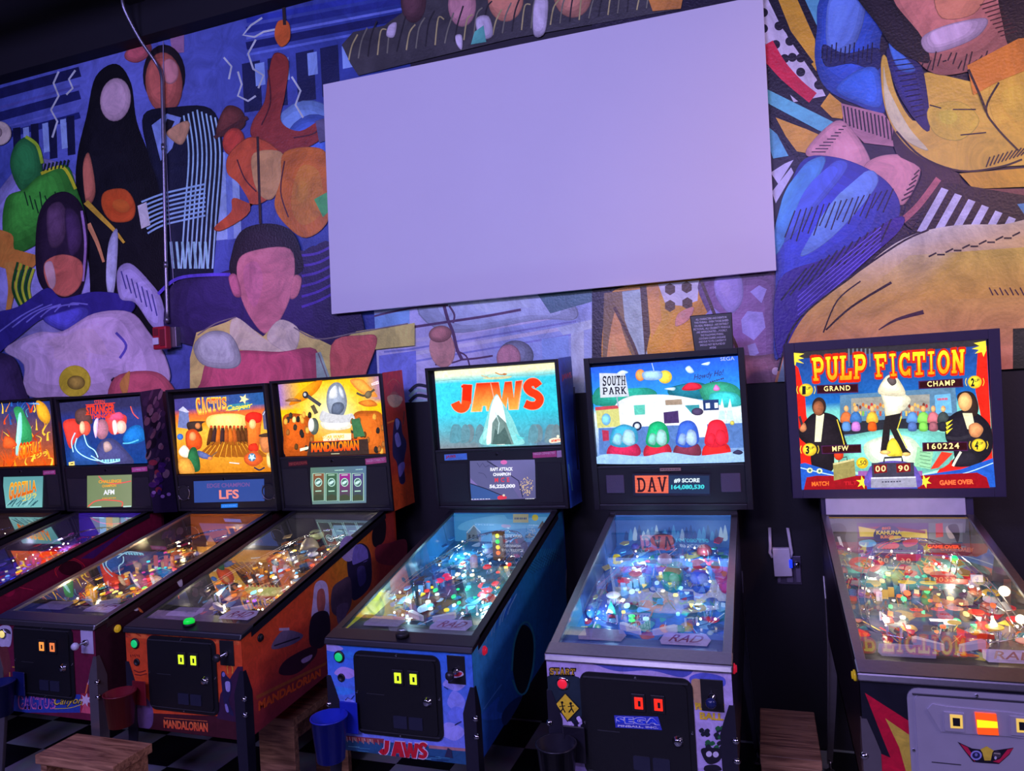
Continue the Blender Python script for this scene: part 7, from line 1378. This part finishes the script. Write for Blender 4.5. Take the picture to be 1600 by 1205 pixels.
lb = plate('lit_button', [(1122, 505), (1325, 520), (1350, 722), (1150, 712)], glow((250, 80, 20), .95), dr, .015, .020); plate('lit_band', [(1138, 570), (1334, 590), (1340, 650), (1142, 645)], glow((255, 220, 20), 1.1), lb, .020, .021)
A = Art((k.x, k.yf - .0118, 0), (0, -1, 0), FP); A.poly([(960, 795), (1100, 860), (1180, 870), (1240, 838), (1310, 880), (1500, 852), (1460, 920), (1360, 1010), (1200, 1000), (1110, 990), (1040, 900)], (24, 20, 34)); A.poly([(985, 815), (1060, 850), (1110, 930), (1130, 990), (1050, 900)], (200, 30, 70)); A.poly([(1500, 856), (1440, 870), (1370, 960), (1300, 985), (1360, 1000), (1450, 920)], (200, 30, 70)); A.poly([(1180, 870), (1240, 838), (1310, 880), (1296, 900), (1280, 976), (1220, 976), (1200, 900)], (226, 196, 60)); A.ell(1140, 926, 54, 46, (150, 150, 210)); A.ell(1140, 926, 38, 32, (40, 40, 80)); A.ell(1140, 920, 14, 16, (120, 120, 180)); A.ell(1340, 920, 40, 34, (70, 60, 70)); A.ell(1326, 950, 12, 16, (200, 200, 210)); A.line([(1310, 905), (1370, 912)], 9, (180, 170, 150)); A.build('door_emblem', PRINT, dr)
k.flipper_button(mat('button_yellow', (230, 190, 40), .3, emit=.2))
def pf_feat(s, a):
    FB = (1260, 790, 4.303)
    A = Art(s.P(0, .985, 0), (0, -1, 0), FB, eps=.00005)
    A.poly([(0, 0)] * 4, (84, 84, 100), flat=[(-.26, 0), (.26, 0), (.26, .14), (-.26, .14)]); A.poly([(340, 118), (820, 118), (818, 310), (346, 310)], (90, 40, 120)); A.poly([(350, 140), (560, 180), (810, 160), (816, 240), (630, 210), (360, 210)], (236, 206, 80)); A.poly([(400, 150), (540, 136), (800, 170), (800, 190), (560, 160)], (150, 20, 60)); A.poly([(346, 220), (818, 246), (818, 300), (346, 300)], (40, 30, 60)); A.blob([(450, 200), (480, 150), (545, 130), (610, 150), (640, 200), (610, 240), (480, 240)], (40, 40, 110)); A.blob([(470, 270), (540, 240), (620, 260), (600, 290), (490, 290)], (220, 50, 30)); A.blob([(360, 240), (440, 230), (470, 260), (420, 280), (360, 270)], (90, 170, 210)); A.blob([(650, 240), (740, 225), (740, 260), (670, 280)], (206, 40, 60)); A.blob([(560, 210), (630, 205), (630, 240), (570, 244)], (230, 200, 90))
    A.text([(508, 146), (566, 142), (566, 160), (508, 164)], 'BIG', (240, 120, 50), bold=.04); A.text([(470, 168), (640, 168), (640, 196), (470, 196)], 'KAHUNA', (250, 226, 110), bold=.04); A.text([(498, 200), (590, 200), (590, 222), (498, 222)], 'BURGER', (245, 150, 90), bold=.04)
    A.blob([(160, 140), (230, 120), (270, 160), (260, 220), (280, 290), (170, 280)], (44, 38, 50)); A.poly([(206, 210), (226, 208), (250, 280), (232, 284)], (200, 200, 210)); A.poly([(820, 118), (1050, 120), (1050, 300), (824, 290)], (110, 116, 130)); A.poly([(868, 122), (916, 118), (920, 210), (870, 216)], (206, 30, 44)); A.blob([(936, 150), (980, 130), (1020, 150), (1010, 210), (960, 220)], (190, 170, 170)); A.blob([(950, 140), (1010, 126), (1030, 190), (1016, 250), (990, 200)], (40, 34, 40)); A.build('back_panel_art', artmat('backlit_print2', emit=.6, vary=.12), s.r)
    bm = bmesh.new(); q = s.P(-.62, .72, .05); 
    ring = [q + a.u * (.045 * math.cos(6.283 * i / 24)) + a.v * (.055 * math.sin(6.283 * i / 24)) for i in range(25)]; tube(bm, ring, .011, 8); fin('red_ring_ramp', bm, plast((214, 24, 50), .25), s.r, True)
    def sgn(nm, u, v, h, w_, hh, tx, c1, c2, e=.8):
        q = s.P(u, v, h); bm = bmesh.new(); box(bm, (q.x - w_, q.y, q.z), (q.x + w_, q.y + .006, q.z + hh), .002); o = fin(nm, bm, plast(c1, .3), s.r)
        if tx:
            B_ = Art((q.x, q.y - .0008, q.z), (0, -1, 0), raw=True); B_.text([(-w_ * .9, hh * .85), (w_ * .9, hh * .85), (w_ * .9, hh * .15), (-w_ * .9, hh * .15)], tx, c2, bold=.04); B_.build('sign_lettering', LITART, o)
    sgn('score_display', .48, .80, .085, .060, .018, 'GAME OVER', (60, 16, 20), (250, 70, 30)); sgn('score_display', .36, .55, .055, .050, .020, '', (190, 60, 24), (250, 80, 30)); sgn('score_display', .33, .215, .03, .040, .016, '', (190, 60, 24), (240, 90, 40)); sgn('diner_sign', -.02, .74, .06, .042, .026, '', (190, 30, 40), (255, 235, 190)); sgn('number_card', .66, .56, .06, .019, .026, '', (210, 206, 214), (0, 0, 0))
    for u, v, cc in ((-.1, .66, (60, 200, 150)), (.02, .66, (60, 200, 150)), (.12, .67, (60, 200, 150))): bm = bmesh.new(); lathe(bm, s.P(u, v, .03), a.n, [(.009, 0), (.009, .003), (.002, .008)], 12); fin('round_lamp', bm, glow(cc, .9), s.r, True)
    bm = bmesh.new(); lathe(bm, s.P(.58, .76, .06), a.n, [(.011, 0), (.012, .006), (.008, .014), (.001, .017)], 14); fin('round_lamp', bm, glow((20, 220, 110), 1.5), s.r, True)
    for u, v, r3 in ((.90, .47, .017), (.84, .27, .014)):
        bm = bmesh.new(); bmesh.ops.create_uvsphere(bm, u_segments=14, v_segments=10, radius=r3, matrix=Matrix.Translation(s.P(u - .03, v, .07))); fin('flash_lamp', bm, mat('flash_white', (255, 240, 200), emit=3), s.r, True)
    for u, v, cc, w_, l_ in ((-.15, .60, (245, 215, 40), .030, .014), (.12, .60, (245, 215, 40), .03, .014), (.34, .67, (225, 60, 30), .04, .035), (-.2, .38, (214, 40, 40), .02, .01), (.05, .39, (214, 60, 60), .02, .01), (.25, .40, (226, 140, 110), .024, .014), (.46, .38, (226, 50, 30), .024, .02), (.85, .42, (214, 40, 50), .022, .02), (.83, .34, (220, 30, 50), .024, .02), (.78, .20, (224, 120, 110), .03, .02), (.55, .28, (226, 190, 60), .026, .02), (.15, .30, (236, 200, 60), .02, .014)):
        bm = bmesh.new(); q = s.P(u, v, .036); pr = [q + a.u * w_ * math.cos(6.283 * i / 14) + a.v * l_ * math.sin(6.283 * i / 14) for i in range(14)]; tv = [bm.verts.new(p + a.n * .003) for p in pr]; bv = [bm.verts.new(p) for p in pr]; bm.faces.new(tv); bm.faces.new(bv[::-1])
        for i in range(14): bm.faces.new((tv[i], bv[i], bv[(i + 1) % 14], tv[(i + 1) % 14]))
        fin('plastic_cover', bm, plast(cc, .35), s.r)
    for i in range(4): bm = bmesh.new(); q = s.P(-.02 + i * .09 - (.13 if i == 3 else 0), .345 - (.02 if i == 3 else 0), .02); box(bm, (q.x - .016, q.y - .01, q.z), (q.x + .016, q.y + .01, q.z + .003)); fin('white_insert', bm, glow((255, 250, 235), .9), s.r)
k.bump = ((-.58, .60), (.70, .68), (.80, .55))
k.playfield([(110, 120, 110), (80, 150, 140), (90, 80, 90)], [(226, 190, 70), (206, 50, 50), (60, 130, 140), (230, 150, 110), (60, 60, 70), (190, 200, 190), (90, 70, 110), (226, 100, 40)], [(255, 240, 150), (255, 120, 60), (255, 255, 230), (90, 220, 140)], 44, lp=5.0, bumpcol=((220, 180, 60), (214, 40, 50)), features=pf_feat, l2=(1, .86, .72), nins=36, posts=52, bulbs=24, card=(204, 190, 222), inwall=mat('inner_mirror', (150, 140, 130), .1, .7))

# ================================================================== small things
WD = bpy.data.materials.new('stool_wood'); WD.use_nodes = True; nt = WD.node_tree; b = nt.nodes['Principled BSDF']
tc = nt.nodes.new('ShaderNodeTexCoord'); mp = nt.nodes.new('ShaderNodeMapping'); mp.inputs['Scale'].default_value = (3, 30, 30); nn = nt.nodes.new('ShaderNodeTexNoise'); nn.inputs['Scale'].default_value = 2.2; nn.inputs['Detail'].default_value = 7; nn.inputs['Distortion'].default_value = .8
rp = nt.nodes.new('ShaderNodeValToRGB'); rp.color_ramp.elements[0].color = (.16, .06, .03, 1); rp.color_ramp.elements[1].color = (.62, .30, .15, 1); rp.color_ramp.elements[0].position = .3; rp.color_ramp.elements[1].position = .7
nt.links.new(tc.outputs['Object'], mp.inputs[0]); nt.links.new(mp.outputs[0], nn.inputs['Vector']); nt.links.new(nn.outputs['Fac'], rp.inputs[0]); nt.links.new(rp.outputs[0], b.inputs['Base Color']); b.inputs['Roughness'].default_value = .38
def stool(label, x0, y0, x1, y1, z, alongx, rot=0):
    cx, cy = (x0 + x1) / 2, (y0 + y1) / 2; r = empty('wooden_stool'); tag(r, label, 'stool', 'small wooden stools between the machines')
    hx, hy = (x1 - x0) / 2, (y1 - y0) / 2
    o = [boxo('seat', (-hx, -hy, z - .035), (hx, hy, z), WD, r, .003)]
    t = .03; e = .012
    if alongx:
        for sg, nm in ((-1, 'side_panel'), (1, 'side_panel')): a = min(sg * (hx - e), sg * (hx - e - t)); boxo(nm, (a, -hy + e, 0), (a + t, hy - e, z - .035), WD, r, .002)
        boxo('stretcher', (-hx + e + t, -.012, z - .15), (hx - e - t, .012, z - .07), WD, r, .002)
    else:
        for sg in (-1, 1): a = min(sg * (hy - .002), sg * (hy - .002 - t)); boxo('side_panel', (-hx + .002, a, 0), (hx - .002, a + t, z - .035), WD, r, .002)
        boxo('stretcher', (-.012, -hy + t + .002, z - .15), (.012, hy - t - .002, z - .07), WD, r, .002)
    r.location = (cx, cy, 0); r.rotation_euler = (0, 0, rot); return r
stool('wooden stool with ring-stained top in front of the gap between two leftmost coin doors', .705, -1.672, 1.096, -1.492, .5, True)
stool('wooden stool standing between the orange machine and the sky-blue machine', 1.515, -1.127 + .07, 1.70, -.70, .47, False) if False else stool('wooden stool standing between the orange machine and the sky-blue machine', 1.262, -1.09, 1.448, -.66, .445, False)
stool('reddish wooden stool on the right, below the white wifi extender', 3.325, -.985, 3.528, -.60, .45, False)
def bucket(label, px, py, ydep, rr_, h, col, rim=None):
    r = empty('cup_bucket'); tag(r, label, 'bucket', 'plastic cup buckets hooked on machine legs')
    p = on_plane((0, ydep, 0), (0, -1, 0), px, py); r.location = (p.x, p.y, p.z)   # point at rim centre
    m = mat('bucket_%d_%d_%d' % col, col, .3); bm = bmesh.new(); n = 28; rings = []
    for rad, z in ((rr_ * .78, -h), (rr_, 0), (rr_ * 1.05, 0), (rr_ * 1.05, .004), (rr_ * .96, .004), (rr_ * .74, -h + .005)):
        rings.append([bm.verts.new((rad * math.cos(6.283 * i / n), rad * math.sin(6.283 * i / n), z)) for i in range(n)])
    for A_, B_ in zip(rings, rings[1:]):
        for i in range(n): bm.faces.new((A_[i], A_[(i + 1) % n], B_[(i + 1) % n], B_[i]))
    bm.faces.new(rings[0][::-1]); bm.faces.new(rings[-1]); fin('cup', bm, m, r, True)
    bm = bmesh.new(); box(bm, (rr_ * .1, rr_ * .92, -h * .55), (rr_ * 1.25, rr_ * 1.02, h * .22), .003); fin('hook_plate', bm, m, r)
    return r
bucket('blue plastic bucket hooked on the left leg of the sky-blue machine', 514, 1121, j.yf - .085, .062, .145, (30, 46, 170))
bucket('dark red plastic bucket hooked on the left leg of the orange machine', 187, 1083, d.yf - .082, .058, .125, (110, 24, 34))
bucket('black plastic bucket hooked on the leg of the snowy town machine', 869, 1163, s_.yf - .085, .062, .15, (30, 28, 38))
bucket('navy plastic bucket hooked on the western machine leg at the picture edge', -2, 1068, c.yf - .082, .058, .13, (22, 30, 84))
# wifi extender in a wall outlet
we = empty('wifi_extender'); tag(we, 'white two-antenna wifi extender plugged in low on the black wall', 'wifi extender')
def wq(x, y, yy=WY - .03): return on_plane((0, yy, 0), (0, -1, 0), 1180 + x / 9.27, 800 + y / 9.27)
WPL = mat('router_white', (240, 226, 234), .4)
bm = bmesh.new(); P = [wq(*q) for q in ((245, 520), (495, 520), (540, 925), (280, 930))]
hexa(bm, [(P[3].x, WY - .045, P[3].z), (P[2].x, WY - .045, P[2].z), (P[2].x, WY - .012, P[2].z), (P[3].x, WY - .012, P[3].z), (P[0].x, WY - .045, P[0].z), (P[1].x, WY - .045, P[1].z), (P[1].x, WY - .012, P[1].z), (P[0].x, WY - .012, P[0].z)], .004); fin('housing', bm, WPL, we)
for pts in ([(208, 228), (218, 500), (212, 590), (250, 660)], [(470, 230), (510, 480), (530, 590), (512, 660)]):
    bm = bmesh.new(); tube(bm, [wq(*q, WY - .02) for q in pts], .0075, 8); fin('antenna', bm, WPL, we, True)
bm = bmesh.new(); P = wq(512, 740); box(bm, (P.x - .007, WY - .05, P.z - .02), (P.x + .008, WY - .04, P.z + .02), .002); fin('status_light', bm, glow((30, 60, 240), .9), we)
op = empty('wall_outlet'); tag(op, 'steel wall outlet plate with a plug below the white wifi extender', 'outlet')
P0 = wq(320, 1040, WY); P1 = wq(660, 700, WY); boxo('cover_plate', (P0.x, WY - .006, P0.z), (P1.x, WY, P1.z + .02), mat('plate_dull', (110, 100, 122), .35, .6), op, .002)
for q0, q1 in (((330, 1035), (368, 930)), ((460, 1035), (550, 930)), ((600, 1035), (655, 790))):
    a = wq(*q0); b2 = wq(*q1); boxo('receptacle', (a.x, WY - .016, a.z), (b2.x, WY - .006, b2.z), mat('recept_grey', (120, 108, 130), .3), op, .002)
bm = bmesh.new(); a = wq(600, 760); lathe(bm, (a.x, WY - .016, a.z), (0, -1, 0), [(.014, 0), (.014, .02), (.008, .028)], 14); fin('plug', bm, CHROME, op, True)
